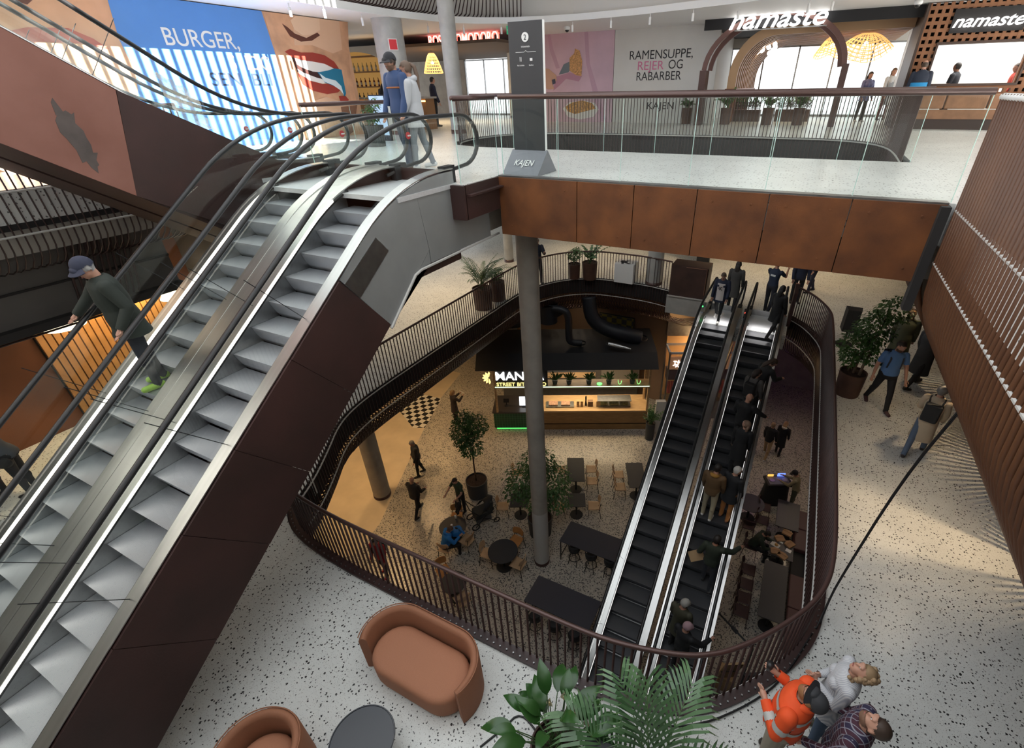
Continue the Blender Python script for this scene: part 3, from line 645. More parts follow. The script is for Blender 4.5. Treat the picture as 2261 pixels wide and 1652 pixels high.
kp('topping', pm('topping', (.50, .26, .08), var=.6, vscale=20), [(1248, 236), (1264, 226), (1286, 222), (1308, 228), (1316, 240), (1292, 246), (1270, 252), (1254, 246)], 2)
struct(MB().box(-26, XB - .2, 13.9, 14.0, L2, 15.02).build('wall_left_shop', 'offwhite'))
struct(MB().box(XB - .25, XB - .2, -6, 14, L2, 15.02).build('wall_left_hoarding', 'offwhite'))
# ------------------------------------------------------------------ arched restaurant front
WOODR = mat('rib_brown', (.20, .075, .035), .5); WOODE = mat('rib_edge_wood', (.42, .26, .14), .5)
NEON = emis('white_sign_light', (1, .98, .95), 5.0)
ns = thing('shop_arch', 'brown steel double arch carrying the larger glowing namaste sign', 'arch', (-1.9, 20.6, L2))
for yy, k_ in ((20.55, 0), (21.05, .12)):
    pth = [(-4.18 + k_, 13.55)] + [(-1.95 - (2.22 - k_) * math.cos(R(a)), 13.55 + (1.53 - k_ * .6) * math.sin(R(a))) for a in range(8, 173, 8)] + [(.28 - k_, 13.55)]
    m = MB(); vs = []
    for i, (x, z) in enumerate(pth):
        a = pth[max(i - 1, 0)]; b = pth[min(i + 1, len(pth) - 1)]; d = Vector((b[0] - a[0], b[1] - a[1])).normalized(); n = Vector((-d.y, d.x)) * .075
        vs += [(x - n.x, yy, z - n.y), (x + n.x, yy, z + n.y), (x + n.x, yy + .09, z + n.y), (x - n.x, yy + .09, z - n.y)]
    m.add(vs, [(i * 4 + j, i * 4 + (j + 1) % 4, i * 4 + 4 + (j + 1) % 4, i * 4 + 4 + j) for i in range(len(pth) - 1) for j in range(4)]).build('arch_rib', mat('arch_brown', (.13, .065, .055), .4, metal=.3), ns)
MB().box(.22, .42, 20.5, 21.1, L2, 13.62).build('post', 'rail', ns); MB().box(-4.3, -4.08, 20.5, 21.1, L2, 13.55).build('post', 'rail', ns)
p = aty(1717, 38, 20.4); sg_ = lettering('sign_letters', 'namaste', NEON, (p.x, 20.42, p.z), (1, 0, 0), (0, 0, 1), .50, ns, .05, shear=.35, width=2.95, bold=.008)
MB().box(-3.3, -.5, 20.47, 20.5, p.z - .3, p.z - .27).build('sign_bar', 'steel2', ns)
struct(MB().box(-4.35, 2.05, 20.62, 20.7, 14.72, 15.02).build('trim_1', 'matblack'))
struct(MB().box(-4.35, 2.05, 21.3, 27.5, 14.9, 15.0).build('ceiling_restaurant', 'dark'))
# curved timber ribs: wall sweeping into ceiling
rb = thing('rib_vault', 'timber ribs curving from the restaurant wall into its ceiling', 'ceiling ribs', (-3.4, 24, L2))
for i in range(13):
    y = 21.55 + i * .47
    inner = [(-3.15, 12.95)] + [(-1.95 - 1.2 * math.cos(R(a)), 13.35 + 1.2 * math.sin(R(a))) for a in range(0, 91, 10)] + [(2.0, 14.55)]
    outer = [(-3.45, 12.95)] + [(-1.95 - 1.5 * math.cos(R(a)), 13.35 + 1.5 * math.sin(R(a))) for a in range(0, 91, 10)] + [(2.0, 14.85)]
    m = MB(); n = len(inner)
    vs = [(x, y, z) for x, z in inner] + [(x, y, z) for x, z in outer] + [(x, y + .16, z) for x, z in inner] + [(x, y + .16, z) for x, z in outer]
    fs = []
    for j in range(n - 1): fs += [(j, j + 1, n + j + 1, n + j), (2 * n + j, 3 * n + j, 3 * n + j + 1, 2 * n + j + 1), (j, 2 * n + j, 2 * n + j + 1, j + 1), (n + j, n + j + 1, 3 * n + j + 1, 3 * n + j)]
    m.add(vs, fs); m.m = [1 if k % 4 == 0 else 0 for k in range(len(fs))]
    m.build('rib', [WOODR, WOODE], rb)
MB().box(-3.5, -3.1, 21.5, 27.4, 12.9, 12.98).build('rib_rail', WOODR, rb)
for i in range(9): MB().box(-3.35, -3.25, 21.6 + i * .66, 21.72 + i * .66, L2, 12.92).build('rib_post', WOODR, rb)
# tall windows at the back of the restaurant and of the pizza place
def mullions(n, x0, x1, y, z0, z1, k):
    t = MB()
    for i in range(n + 1): xx = x0 + (x1 - x0) * i / n; t.box(xx - .03, xx + .03, y, y + .08, z0, z1)
    t.box(x0, x1, y, y + .08, z1 - .06, z1); t.box(x0, x1, y, y + .08, z0, z0 + .08)
    return struct(t.build('window_%d' % k, 'steel2'))
mullions(9, -4.4, 8.5, 27.6, L2, 14.55, 1)
mullions(6, -19.5, -11.6, 27.6, L2, 14.6, 2)
struct(MB().box(-4.5, 9, 27.6, 27.75, 14.55, 15.02).build('wall_second_back', 'offwhite'))
struct(MB().box(-11.6, -4.4, 22.0, 27.6, L2, 15.02).build('wall_second_core', 'offwhite'))
struct(MB().box(-26, -19.5, 27.6, 27.75, L2, 15.02).build('wall_second_back_left', 'concrete2'))
struct(MB().box(-26, -11.6, 18.6, 27.6, 14.62, 14.72).build('ceiling_pizzeria', mat('brown_ceiling', (.10, .07, .05), .8)))
# perforated clay screen with serving window
CLAY = mat('clay_screen', (.27, .115, .05), .6, var=.12, vscale=5)
pf = thing('perforated_screen', 'clay coloured lattice wall of square holes around a serving window', 'screen wall', (3.6, 20.3, L2))
m = MB(); x0, x1 = 2.12, 9.0; z0, z1 = 12.75, 15.0; wx0, wx1, wz0, wz1 = 2.62, 4.78, 13.02, 14.0
g = .178
nx = int((x1 - x0) / g); nz = int((z1 - z0) / g)
for i in range(nx + 1):
    xx = x0 + i * g
    if wx0 < xx < wx1: m.box(xx - .043, xx + .043, 20.3, 20.42, wz1, z1); m.box(xx - .043, xx + .043, 20.3, 20.42, z0, wz0)
    else: m.box(xx - .043, xx + .043, 20.3, 20.42, z0, z1)
for j in range(nz + 1):
    zz = z0 + j * g
    if wz0 < zz < wz1: m.box(x0, wx0, 20.305, 20.415, zz - .043, zz + .043); m.box(wx1, x1, 20.305, 20.415, zz - .043, zz + .043)
    else: m.box(x0, x1, 20.305, 20.415, zz - .043, zz + .043)
m.build('lattice', CLAY, pf)
MB().box(x0, wx0, 20.55, 20.6, z0, z1).box(wx1, x1, 20.55, 20.6, z0, z1).box(wx0, wx1, 20.55, 20.6, wz1, z1).build('backing', 'dark', pf)
f = MB()
for a in ((wx0 - .05, wx1 + .05, wz0 - .06, wz0), (wx0 - .05, wx1 + .05, wz1, wz1 + .06), (wx0 - .05, wx0, wz0, wz1), (wx1, wx1 + .05, wz0, wz1)): f.box(a[0], a[1], 20.24, 20.5, a[2], a[3])
f.build('window_frame', mat('dark_wood', (.06, .03, .02), .5), pf)
MB().box(2.05, 2.12, 20.25, 22.5, L2, 15.0).build('side_return', mat('dark_wood2', (.05, .028, .02), .5), pf)
MB().box(2.0, 9.0, 22.6, 22.7, L2, 15.0).build('kitchen_wall', 'white', pf)
light('kitchen_light', 'AREA', (4.2, 21.5, 14.85), 130, (1, .97, .92), (4.2, 21.5, 12), 2.2, sy=1.2)
p = aty(2186, 42, 20.15); lettering('sign_letters', 'namaste', NEON, (p.x, 20.2, p.z), (1, 0, 0), (0, 0, 1), .30, pf, .04, shear=.3, width=1.62, bold=.006)
MB().box(p.x - .85, p.x + .85, 20.235, 20.29, p.z - .28, p.z + .28).build('sign_back', 'dark', pf)
bc = thing('counter_front', 'brown leather panelled counter below the serving window', 'counter', (4.5, 20.0, L2))
LEATH = mat('tan_leather', (.25, .12, .06), .5, var=.15, vscale=4)
for i in range(6): MB().box(2.2 + i * 1.05, 3.22 + i * 1.05, 20.0, 20.25, L2 + .55, L2 + .93).build('cushion_panel', LEATH, bc, bevel=.03)
MB().box(2.2, 8.6, 20.02, 20.25, L2 + .28, L2 + .53).build('wood_band', LEATH, bc); MB().box(2.2, 8.6, 20.06, 20.25, L2, L2 + .28).build('plinth', mat('dark_wood3', (.04, .022, .018), .5), bc)
# grey bar stool
def stool_high(x, y, label, col, group=None):
    t = thing('bar_stool', label, 'stool', (x, y, L2)); m = mat('stool_shell', col, .5)
    s_ = [(-.2, -.19), (.2, -.19), (.21, .16), (-.21, .16)]
    MB().grid(lambda u, v: (x + (u - .5) * .42, y + .16 - .38 * min(v * 2, 1) if v < .5 else y - .22 - .04 * (v - .5), L2 + .68 + (0 if v < .5 else (v - .5) * .62) + .03 * (2 * u - 1) ** 2), 8, 12).build('seat_shell', m, t, smooth=True).modifiers.new('s', 'SOLIDIFY').thickness = .02
    for sx in (-1, 1):
        for sy in (-1, 1): MB().tube([(x + sx * .16, y + sy * .14, L2 + .67), (x + sx * .24, y + sy * .22, L2)], .012, 6).build('leg', 'matblack', t)
    MB().tube([(x - .2, y - .18, L2 + .3), (x + .2, y - .18, L2 + .3), (x + .2, y + .18, L2 + .3), (x - .2, y + .18, L2 + .3)], .009, 6, closed=True).build('foot_ring', 'matblack', t)
    return t
q = at(2100, 272, L2); stool_high(q.x, q.y, 'pale grey shell bar stool in front of the leather counter', (.36, .40, .36))
# ------------------------------------------------------------------ pizza restaurant
RED = emis('red_neon', (1.0, .10, .07), 4.0); REDE = emis('pink_neon_face', (1.0, .42, .36), 2.6)
rs = thing('neon_sign', 'glowing red neon restaurant name hung under the white ceiling edge', 'sign', (-13.7, 19.5, 14.5))
a_ = aty(947, 84, 19.5); b_ = aty(1103, 88, 19.5)
lettering('sign_letters', 'ROSSOPOMODORO', RED, ((a_.x + b_.x) / 2, 19.5, (a_.z + b_.z) / 2), (1, 0, 0), (0, 0, 1), .43, rs, .06, width=b_.x - a_.x, bold=.012)
lettering('sign_faces', 'ROSSOPOMODORO', REDE, ((a_.x + b_.x) / 2, 19.43, (a_.z + b_.z) / 2), (1, 0, 0), (0, 0, 1), .39, rs, .01, width=b_.x - a_.x - .05, bold=.004)
MB().box(a_.x, b_.x, 19.54, 19.58, a_.z - .03, a_.z + .03).build('sign_rail', 'steel2', rs)
for xx in (a_.x + .4, b_.x - .4): MB().tube([(xx, 19.56, a_.z), (xx, 19.56, 15.02)], .012, 6).build('hanger', 'steel2', rs)
# bottle shelf with arch
sh = thing('bottle_shelf', 'arched warm lit bar shelf full of wine bottles', 'shelf', (-17.3, 17.2, L2))
A_, B_ = aty(786, 215, 17.2), aty(838, 100, 17.2)
bx0, bx1, bz0, bz1 = A_.x - 1.2, B_.x + .1, L2 + .9, 14.55
AMB = mat('amber_back', (.5, .28, .08), .5, emit=(1, .55, .15), estr=.22)
MB().box(bx0, bx1, 17.5, 17.55, L2, bz1).build('back', AMB, sh)
for i in range(4): MB().box(bx0, bx1, 17.15, 17.5, bz0 + i * .52, bz0 + i * .52 + .04).build('board', mat('shelf_wood', (.32, .17, .07), .5), sh)
for xx in (bx0, bx1): MB().box(xx - .05, xx + .05, 17.1, 17.55, L2, bz1).build('side', 'offwhite', sh)
arch = [(bx0 + (bx1 - bx0) * (.5 - .5 * math.cos(R(a))), 14.0 + .45 * math.sin(R(a))) for a in range(0, 181, 12)]
MB().prism(arch + [(bx1, 14.62), (bx0, 14.62)], 17.05, 17.12, 'y').build('arch_front', 'offwhite', sh)
BOT = [mat('bottle_dark', (.02, .03, .02), .15), mat('bottle_red', (.12, .015, .02), .15), mat('bottle_pale', (.5, .42, .25), .15)]
def bottle(x, y, z, m, label, h=.30):
    b = thing('wine_bottle', label, 'bottle', (x, y, z), 0, 'wine bottles on the bar shelf')
    MB().lathe([(.036, 0), (.038, .01), (.038, h * .6), (.014, h * .76), (.013, h)], (x, y, z), 10).build('glass_body', m, b, smooth=True)
    MB().lathe([(.0385, h * .2), (.0385, h * .48)], (x, y, z), 10, False).build('paper_label', 'offwhite', b)
    return b
for rr_ in range(3):
    first = None; lab = ['wine bottle on the lowest board of the arched bar shelf', 'wine bottle on the middle board of the arched bar shelf', 'wine bottle on the top board of the arched bar shelf'][rr_]
    for i in range(13):
        x = bx0 + .12 + i * (bx1 - bx0 - .24) / 12
        if first is None: first = bottle(x, 17.32, bz0 + rr_ * .52 + .042, BOT[rr_], lab)
        else: dup(first, (x, 17.32, bz0 + rr_ * .52 + .042))
ct = thing('bar_counter', 'timber bar counter with a glowing ledge below the bottle shelf', 'counter', (-16, 16.3, L2))
MB().box(bx0 - .5, bx1 + 2.6, 16.2, 16.7, L2, L2 + 1.02).build('body', mat('bar_timber', (.30, .15, .06), .5), ct); MB().box(bx0 - .6, bx1 + 2.7, 16.1, 16.75, L2 + 1.02, L2 + 1.08).build('worktop', 'concrete2', ct)
MB().box(bx0 - .5, bx1 + 2.6, 16.17, 16.19, L2 + .92, L2 + .97).build('glow_strip', emis('amber_strip', (1, .6, .2), 4), ct)
# woven pendants
WOV = mat('woven_rattan', (.55, .30, .10), .6, emit=(1, .55, .18), estr=.9)
def pendant(px, py, y, r, h, label, wavy=0):
    p = aty(px, py, y); t = thing('pendant_lamp', label, 'lamp', p)
    MB().grid(lambda u, v: (p.x + (r * (.25 + .75 * v ** .7)) * math.cos(u * 6.2832), p.y + (r * (.25 + .75 * v ** .7)) * math.sin(u * 6.2832), p.z + h * (.5 - v) + wavy * v * math.sin(u * 6.2832 * 2 + px)), 24, 7).build('shade', WOV, t, smooth=True).modifiers.new('w', 'WIREFRAME').thickness = .03
    MB().sphere(p + Vector((0, 0, .02)), .07, 10, 8).build('bulb', emis('warm_bulb', (1, .75, .4), 14), t, smooth=True)
    MB().tube([p + Vector((0, 0, h * .5)), (p.x, p.y, 14.7)], .008, 5).build('cord', 'matblack', t)
pendant(955, 140, 20.5, .42, .75, 'yellow glowing bell pendant in the pizza restaurant'); pendant(1838, 102, 23.2, .55, .55, 'woven rattan pendant at the right leg of the arch', .12); pendant(1912, 98, 22.6, .85, .6, 'largest wavy woven rattan pendant near the lattice wall', .2)
gl = thing('globe_lamp', 'cluster of round white glowing globes under the ribs', 'lamp', aty(1695, 108, 24)); p0 = aty(1695, 108, 24); rg = random.Random(3)
for i in range(14): c = p0 + Vector((rg.uniform(-.4, .4), rg.uniform(-.3, .3), rg.uniform(-.16, .16))); MB().sphere(c, .085, 10, 8).build('globe', emis('globe_light', (1, .95, .85), 4) if i == 0 else gm, gl, smooth=True) if i else [globals().__setitem__('gm', emis('globe_light', (1, .95, .85), 4)), MB().sphere(c, .085, 10, 8).build('globe', gm, gl, smooth=True)]
MB().tube([p0, (p0.x, p0.y, 14.6)], .01, 5).build('stem', 'matblack', gl)
# ceiling spots along the white edge
spots = [(640, 18), (716, 22), (800, 40), (945, 57), (1024, 60), (1107, 60), (1187, 57), (1264, 55), (1349, 46), (1435, 38), (1530, 30), (1630, 25), (1785, 10), (1838, 5)]
sp0 = None
for (x, y) in spots:
    p = at(x, y + 6, 14.86)
    if sp0 is None:
        sp0 = thing('ceiling_spotlight', 'small white cylinder spotlight under the white ceiling edge', 'spotlight', (p.x, p.y, 14.78), 0, 'white cylinder spots along the ceiling edge')
        MB().cyl((p.x, p.y, 14.74), (p.x + .0, p.y, 14.93), .035, n=12).build('housing', 'white', sp0, smooth=False); MB().cyl((p.x, p.y, 14.93), (p.x, p.y, 15.02), .012, n=6).build('stem', 'white', sp0)
    else: dup(sp0, (p.x, p.y, 14.78))
# emergency exit sign, fire hose sign, cameras
p = aty(1128, 66, 18.0); ex = thing('exit_sign', 'small green lit exit sign hung from the ceiling edge', 'sign', p)
MB().cbox(p, (.34, .04, .24)).build('panel', emis('exit_green', (.05, .35, .17), .8), ex); MB().prism([(p.x - .13, p.z), (p.x - .06, p.z + .06), (p.x - .06, p.z + .02), (p.x + .01, p.z + .02), (p.x + .01, p.z - .02), (p.x - .06, p.z - .02), (p.x - .06, p.z - .06)], p.y - .026, p.y - .021, 'y').build('arrow', 'white', ex); MB().cbox((p.x + .09, p.y - .023, p.z), (.07, .006, .14)).build('doorway_symbol', 'white', ex)
MB().tube([(p.x, p.y, p.z + .12), (p.x, p.y, 15.02)], .008, 5).build('stem', 'white', ex)
d = Vector((0, 0, CZ)) - Vector((-12.95, 14.35, CZ)); d.z = 0; d.normalize(); d = Vector((.80, -.60, 0)); p = Vector((-12.95, 14.35, 14.33)) + d * .475
fs = thing('fire_sign', 'red and white fire hose sign on the broad column', 'sign', p); ang = math.atan2(d.x, -d.y)
MB().cbox(p, (.27, .015, .30), (0, 0, ang)).build('plate', 'white', fs); MB().cbox(p + d * .012, (.23, .01, .26), (0, 0, ang)).build('red_field', 'stopred', fs); MB().cbox(p + d * .02 + Vector((-.03, 0, 0)), (.10, .006, .12), (0, 0, ang)).build('symbol', 'white', fs)
for px, py, yy, lb in ((1131, 75, 18.2, 'white dome security camera below the exit sign'), (1252, 64, 19.5, 'white dome security camera above the pink hoarding'), (2027, 8, 19.6, 'white dome security camera at the corner of the lattice wall')):
    p = aty(px, py, yy); t = thing('security_camera', lb, 'camera', p)
    MB().lathe([(.03, .10), (.11, .06), (.11, .0), (.08, -.03)], p, 16).build('housing', 'white', t, smooth=True); MB().sphere(p + Vector((0, 0, -.03)), (.075, .075, .07), 12, 8).build('dome', 'black', t, smooth=True); MB().tube([p + Vector((0, 0, .08)), (p.x, p.y, 15.02)], .012, 6).build('stem', 'white', t)
# totem
def totem():
    x0, x1, y = -4.66, -4.06, 7.86
    t = thing('information_totem', 'tall dark grey directory totem standing on the bridge', 'sign', (-4.36, y, L2)); DG = mat('totem_grey', (.045, .047, .052), .45); DG2 = mat('totem_foot_grey', (.17, .175, .20), .4)
    MB().box(x0, x1, y - .03, y + .03, L2 + .02, L2 + 2.12).build('board', DG, t, bevel=.004); MB().box(x1 - .001, x1 + .006, y - .03, y + .03, L2 + .02, L2 + 2.12).build('pale_edge', 'white', t)
    ft = MB(); ft.prism([(y - .42, L2 + .002), (y + .30, L2 + .002), (y - .02, L2 + .36)], x0 - .04, x1 + .04, 'x'); ft.build('foot', DG2, t)
    n = Vector((0, -.36, .40)).normalized(); c = Vector((-4.36, y - .235, L2 + .175)) + n * .006
    lettering('lettering', 'KAJEN', 'white', c, (1, 0, 0), Vector((0, .40, .36)), .12, t, .004, shear=.1, width=.36)
    yf = y - .032
    MB().cyl((-4.36, yf, L2 + 1.92), (-4.36, yf - .006, L2 + 1.92), .062, n=24).build('level_disc', 'white', t); lettering('lettering', '2', DG, (-4.36, yf - .008, L2 + 1.92), (1, 0, 0), (0, 0, 1), .07, t, .002)
    lettering('lettering', 'SYDHAVNEN', 'white', (-4.36, yf - .002, L2 + 1.80), (1, 0, 0), (0, 0, 1), .022, t, .002, width=.15)
    MB().tube([(-4.54, yf, L2 + 1.73), (-4.39, yf, L2 + 1.73), (-4.36, yf, L2 + 1.75), (-4.33, yf, L2 + 1.73), (-4.18, yf, L2 + 1.73)], .003, 4).build('rule', 'white', t)
    MB().box(-4.47, -4.463, yf - .003, yf, L2 + 1.61, L2 + 1.67).box(-4.448, -4.441, yf - .003, yf, L2 + 1.61, L2 + 1.67).build('cutlery_symbol', 'white', t); MB().box(-4.29, -4.245, yf - .003, yf, L2 + 1.615, L2 + 1.65).build('bag_symbol', 'white', t)
    lettering('lettering', 'Mad & drikke', 'white', (-4.455, yf - .002, L2 + 1.56), (1, 0, 0), (0, 0, 1), .02, t, .002, width=.13); lettering('lettering', 'Butikker', 'white', (-4.265, yf - .002, L2 + 1.56), (1, 0, 0), (0, 0, 1), .02, t, .002, width=.085)
totem()
# rods of the far opening, the third level edge and the left balcony
PR2 = [(.05, 1.10), (.05, -.62)] + bulge(.05, -.62, -.7, -1.2, 4)
rods('balustrade', 'slender brown rod railing round the far opening beyond the bridge', [(1.55, 11.45), (1.6, 13.0), (1.55, 14.2), (1.3, 15.1), (0.75, 15.75), (-0.1, 16.05), (-4, 16.35), (-8.0, 16.25), (-8.9, 15.75), (-9.45, 14.8), (-9.55, 13.6), (-9.25, 12.4), (-8.7, 11.65)], L2, PR2, .10, .011, flip=1, trims=(-.03, -.62), hr=.03)
rods('balustrade', 'sunlit rod railing along the left balcony below the billboard', [(-11.42, 6.3), (-11.42, -2.5)], L2, [(.05, 1.08), (.05, -.70)] + bulge(.05, -.7, -.9, -1.4, 5), .11, .012, flip=1, fascia=True)
rods('rod_fascia', 'dark curved rods hanging from the third level at the top left', [(-10.0, 17.75), (-11.2, 17.0), (-12.0, 15.8), (-12.35, 14.2), (-12.35, 12.5), (-12.35, 4)], 16.7, [(-.05, 1.1), (.15, .2), (.25, -.5), (.15, -1.1), (-.2, -1.42), (-.9, -1.52)], .13, .02, flip=1, trims=(), fascia=False)
rods('rod_fascia', 'short brown rods above the white ceiling edge at top centre', [(0.8, 15.9), (-0.4, 16.6), (-1.9, 17.1), (-4, 17.75), (-5.4, 18.05)], 16.7, [(.02, 1.1), (.02, -.95)], .085, .012, flip=1, trims=(-1.0,), fascia=False, trimm='corten2')

t = thing('information_screen', 'bluish lit screen stand behind the walking couple', 'screen', (-11.6, 12.0, L2)); MB().box(-11.95, -11.4, 11.98, 12.04, L2 + .15, L2 + 1.15).build('display', emis('blue_display', (.55, .72, 1), 1.0), t); MB().box(-11.98, -11.37, 11.99, 12.07, L2, L2 + 1.18).build('frame', 'matblack', t)

glass_rail('glass_balustrade', 'short glass barrier with brown rail between the up and down escalators', (-8.03, 6.45), (-8.03, 8.6), L2, 2, 1.05)
t = thing('plastic_sheet', 'crumpled clear plastic wrapped over the rising escalator handrail', 'plastic sheet', (-8.5, 4.75, 12.9)); rg = random.Random(9)
SHT = bpy.data.materials.new('clear_film'); SHT.use_nodes = True; _n = SHT.node_tree; _p = _n.nodes['Principled BSDF']; _p.inputs['Base Color'].default_value = (.75, .74, .66, 1); _p.inputs['Roughness'].default_value = .25; _p.inputs['Alpha'].default_value = .35
o = MB().grid(lambda u, v: (-8.46 + .05 * math.sin(9 * v + 5 * u) + .03 * rg.uniform(-1, 1), 4.55 + .45 * u + .12 * v + .03 * rg.uniform(-1, 1), 13.36 - .55 * v - .25 * u + .03 * rg.uniform(-1, 1)), 8, 10).build('film', SHT, t); o.modifiers.new('s', 'SOLIDIFY').thickness = .003; MB().tube([(-8.46, 4.6, 13.33), (-8.44, 4.7, 13.22)], .02, 6).build('knot', SHT, t)
# ================================================================== lounge on the first level
FAB = mat('terracotta_fabric', (.36, .155, .085), .8, vscale=160, col2=(.41, .18, .10), bump=.12, bscale=300)
FABD = mat('terracotta_shell', (.29, .12, .062), .75, vscale=140, col2=(.33, .14, .075), bump=.1, bscale=260)
def lounge_seat(name, label, x, y, rz, halfstraight, rad, wrap):
    # stadium seat with a tall shell wrapped round the back and both ends; faces local -y
    t = thing(name, label, name, (x, y, L1), rz)
    def stad(r, n=14, hs=halfstraight):
        return [(hs + r * math.cos(R(a)), r * math.sin(R(a))) for a in np.linspace(-90, 90, n)] + [(-hs + r * math.cos(R(a)), r * math.sin(R(a))) for a in np.linspace(90, 270, n)]
    m = MB(); rings = [(rad - .05, .03), (rad - .02, .05), (rad - .005, .12), (rad, .34), (rad - .005, .385), (rad - .03, .415), (rad - .07, .43), (rad - .2, .437)]
    k = len(stad(rad))
    for r, z in rings: m.v += [(px, py, z) for px, py in stad(r)]
    for i in range(len(rings) - 1):
        for j in range(k): m.f.append((i * k + j, i * k + (j + 1) % k, (i + 1) * k + (j + 1) % k, (i + 1) * k + j)); m.m.append(0)
    m.f.append(tuple((len(rings) - 1) * k + j for j in range(k))); m.m.append(0); m.f.append(tuple(range(k - 1, -1, -1))); m.m.append(0)
    m.build('seat', FAB, t, smooth=True, world=False)
    # shell: path round the back
    ro, ri = rad + .135, rad + .03; pts = []
    for a in np.linspace(-wrap, 90, 16): pts.append((halfstraight, a))
    for a in np.linspace(90, 180 + wrap, 16): pts.append((-halfstraight, a))
    m = MB(); sec = 8; vs = []
    for i, (cx, a) in enumerate(pts):
        u = abs(i / (len(pts) - 1) - .5) * 2; top = .70 - .04 * max(0, u - .85) / .15; c, s_ = math.cos(R(a)), math.sin(R(a))
        for (rr, z) in ((ri + .005, .02), (ri, .25), (ri, top - .05), (ri + .03, top - .008), ((ri + ro) / 2, top), (ro - .03, top - .008), (ro, top - .05), (ro - .0, .02)):
            vs.append((cx + rr * c, rr * s_, z))
    n = len(pts); m.add(vs, [(i * sec + j, i * sec + (j + 1) % sec, (i + 1) * sec + (j + 1) % sec, (i + 1) * sec + j) for i in range(n - 1) for j in range(sec)] + [tuple(range(sec - 1, -1, -1)), tuple((n - 1) * sec + j for j in range(sec))])
    sh = m.build('backrest', FABD, t, world=False, angle=50)
    MB().tube([(cx + (ro - .012) * math.cos(R(a)), (ro - .012) * math.sin(R(a)), .693) for cx, a in pts], .007, 6).build('piping', FABD, sh, smooth=True, world=False)
    return t
lounge_seat('sofa', 'two seat terracotta sofa with curved wraparound back beside the rod railing', -3.05, 2.10, 0, .36, .33, 28)
lounge_seat('armchair', 'terracotta tub armchair at the bottom edge, cut off by the picture', -3.87, .52, R(20), .02, .30, 28)
t = thing('coffee_table', 'round black coffee table with a raised rim between the sofa and armchair', 'table', (-3.06, 1.14, L1))
TT = mat('table_blue_black', (.055, .06, .07), .38)
MB().lathe([(.34, .405), (.352, .41), (.356, .43), (.352, .448), (.342, .448), (.338, .437), (.0, .436)], (-3.06, 1.14, L1), 48, False).lathe([(.34, .405), (0, .405)], (-3.06, 1.14, L1), 48, False).build('top', TT, t, angle=40)
MB().lathe([(.03, .02), (.03, .41)], (-3.06, 1.14, L1), 16).build('stem', 'matblack', t, smooth=True); MB().lathe([(.2, 0), (.2, .015), (.03, .03)], (-3.06, 1.14, L1), 32).build('base', 'matblack', t)
# loudspeaker by the palm
SPK = mat('speaker_black', (.022, .024, .027), .5, bump=.1, bscale=200)
q = at(1345, 1640, L1 + .55)
t = thing('loudspeaker', 'black angular loudspeaker between the lily and the palm', 'speaker', (-.58, 1.92, L1), R(6))
MB().prism([(-.16, .15), (.16, .15), (.19, -.02), (.11, -.15), (-.11, -.15), (-.19, -.02)], .42, 1.02, 'z').build('cabinet', SPK, t, bevel=.008, world=False)
MB().prism([(-.155, .152), (.155, .152), (.155, .158), (-.155, .158)], .46, .98, 'z').build('grille', 'matblack', t, world=False)
MB().tube([(-.06, .02, 1.02), (-.05, .02, 1.045), (.05, .02, 1.045), (.06, .02, 1.02)], .008, 6).build('handle', 'matblack', t, world=False)
MB().cyl((0, 0, 0), (0, 0, .42), .018, n=10).build('stand_pole', 'matblack', t, world=False); MB().lathe([(.2, 0), (.2, .012), (.02, .02)], (0, 0, 0), 24).build('stand_base', 'matblack', t, world=False)
# second speaker behind the ficus
t = thing('loudspeaker', 'black loudspeaker box behind the leafy tree on the right walkway', 'speaker', at(1862, 730, L1 + .0))
p = at(1862, 760, L1); t.location = p
MB().prism([(-.17, -.17), (.17, -.17), (.21, .17), (-.21, .17)], .45, 1.12, 'z').build('cabinet', SPK, t, world=False, bevel=.01); MB().cyl((0, 0, 0), (0, 0, .45), .03, n=10).build('stand_pole', 'matblack', t, world=False); MB().lathe([(.24, 0), (.24, .015), (.03, .02)], (0, 0, 0), 20).build('stand_base', 'matblack', t, world=False)
# cables
def cable(pts, label, r=.011, z=None, m='black'): return tag(MB().tube(smoothpath(pts, 2), r, 6).build('cable', m, smooth=True), label, 'cable')
cable([at(1060, 1650, L1 + .01), at(1110, 1610, L1 + .012), at(1150, 1570, L1 + .012), (-1.35, 2.15, L1 + .012)], 'black cable running along the pale floor below the sofa', .012)
cable([Vector((1.5, 5.0, L1 + .02)), at(1828, 1330, L1 + .3), at(1850, 1285, L1 + .6), at(1990, 1060, L1 + 2.4), at(2130, 890, L1 + 3.7), at(2200, 815, L1 + 4.1)], 'black cable strung diagonally from the railing up to the rod wall', .012)
cable([Vector((1.55, 5.1, L1 + .02)), at(1832, 1325, L1 + .3), at(1856, 1280, L1 + .58), at(1992, 1063, L1 + 2.35), at(2135, 890, L1 + 3.65), at(2203, 820, L1 + 4.08)], 'second thinner cable alongside the diagonal one on the right walkway', .008)
cable([Vector((q[0], q[1], L1 + .025)) for q in [(-.7, 2.75), (-.2, 2.85), (.3, 3.1), (.8, 3.6), (1.15, 4.1), (1.45, 4.9)]], 'thin black cable lying along the foot of the curved railing', .012)
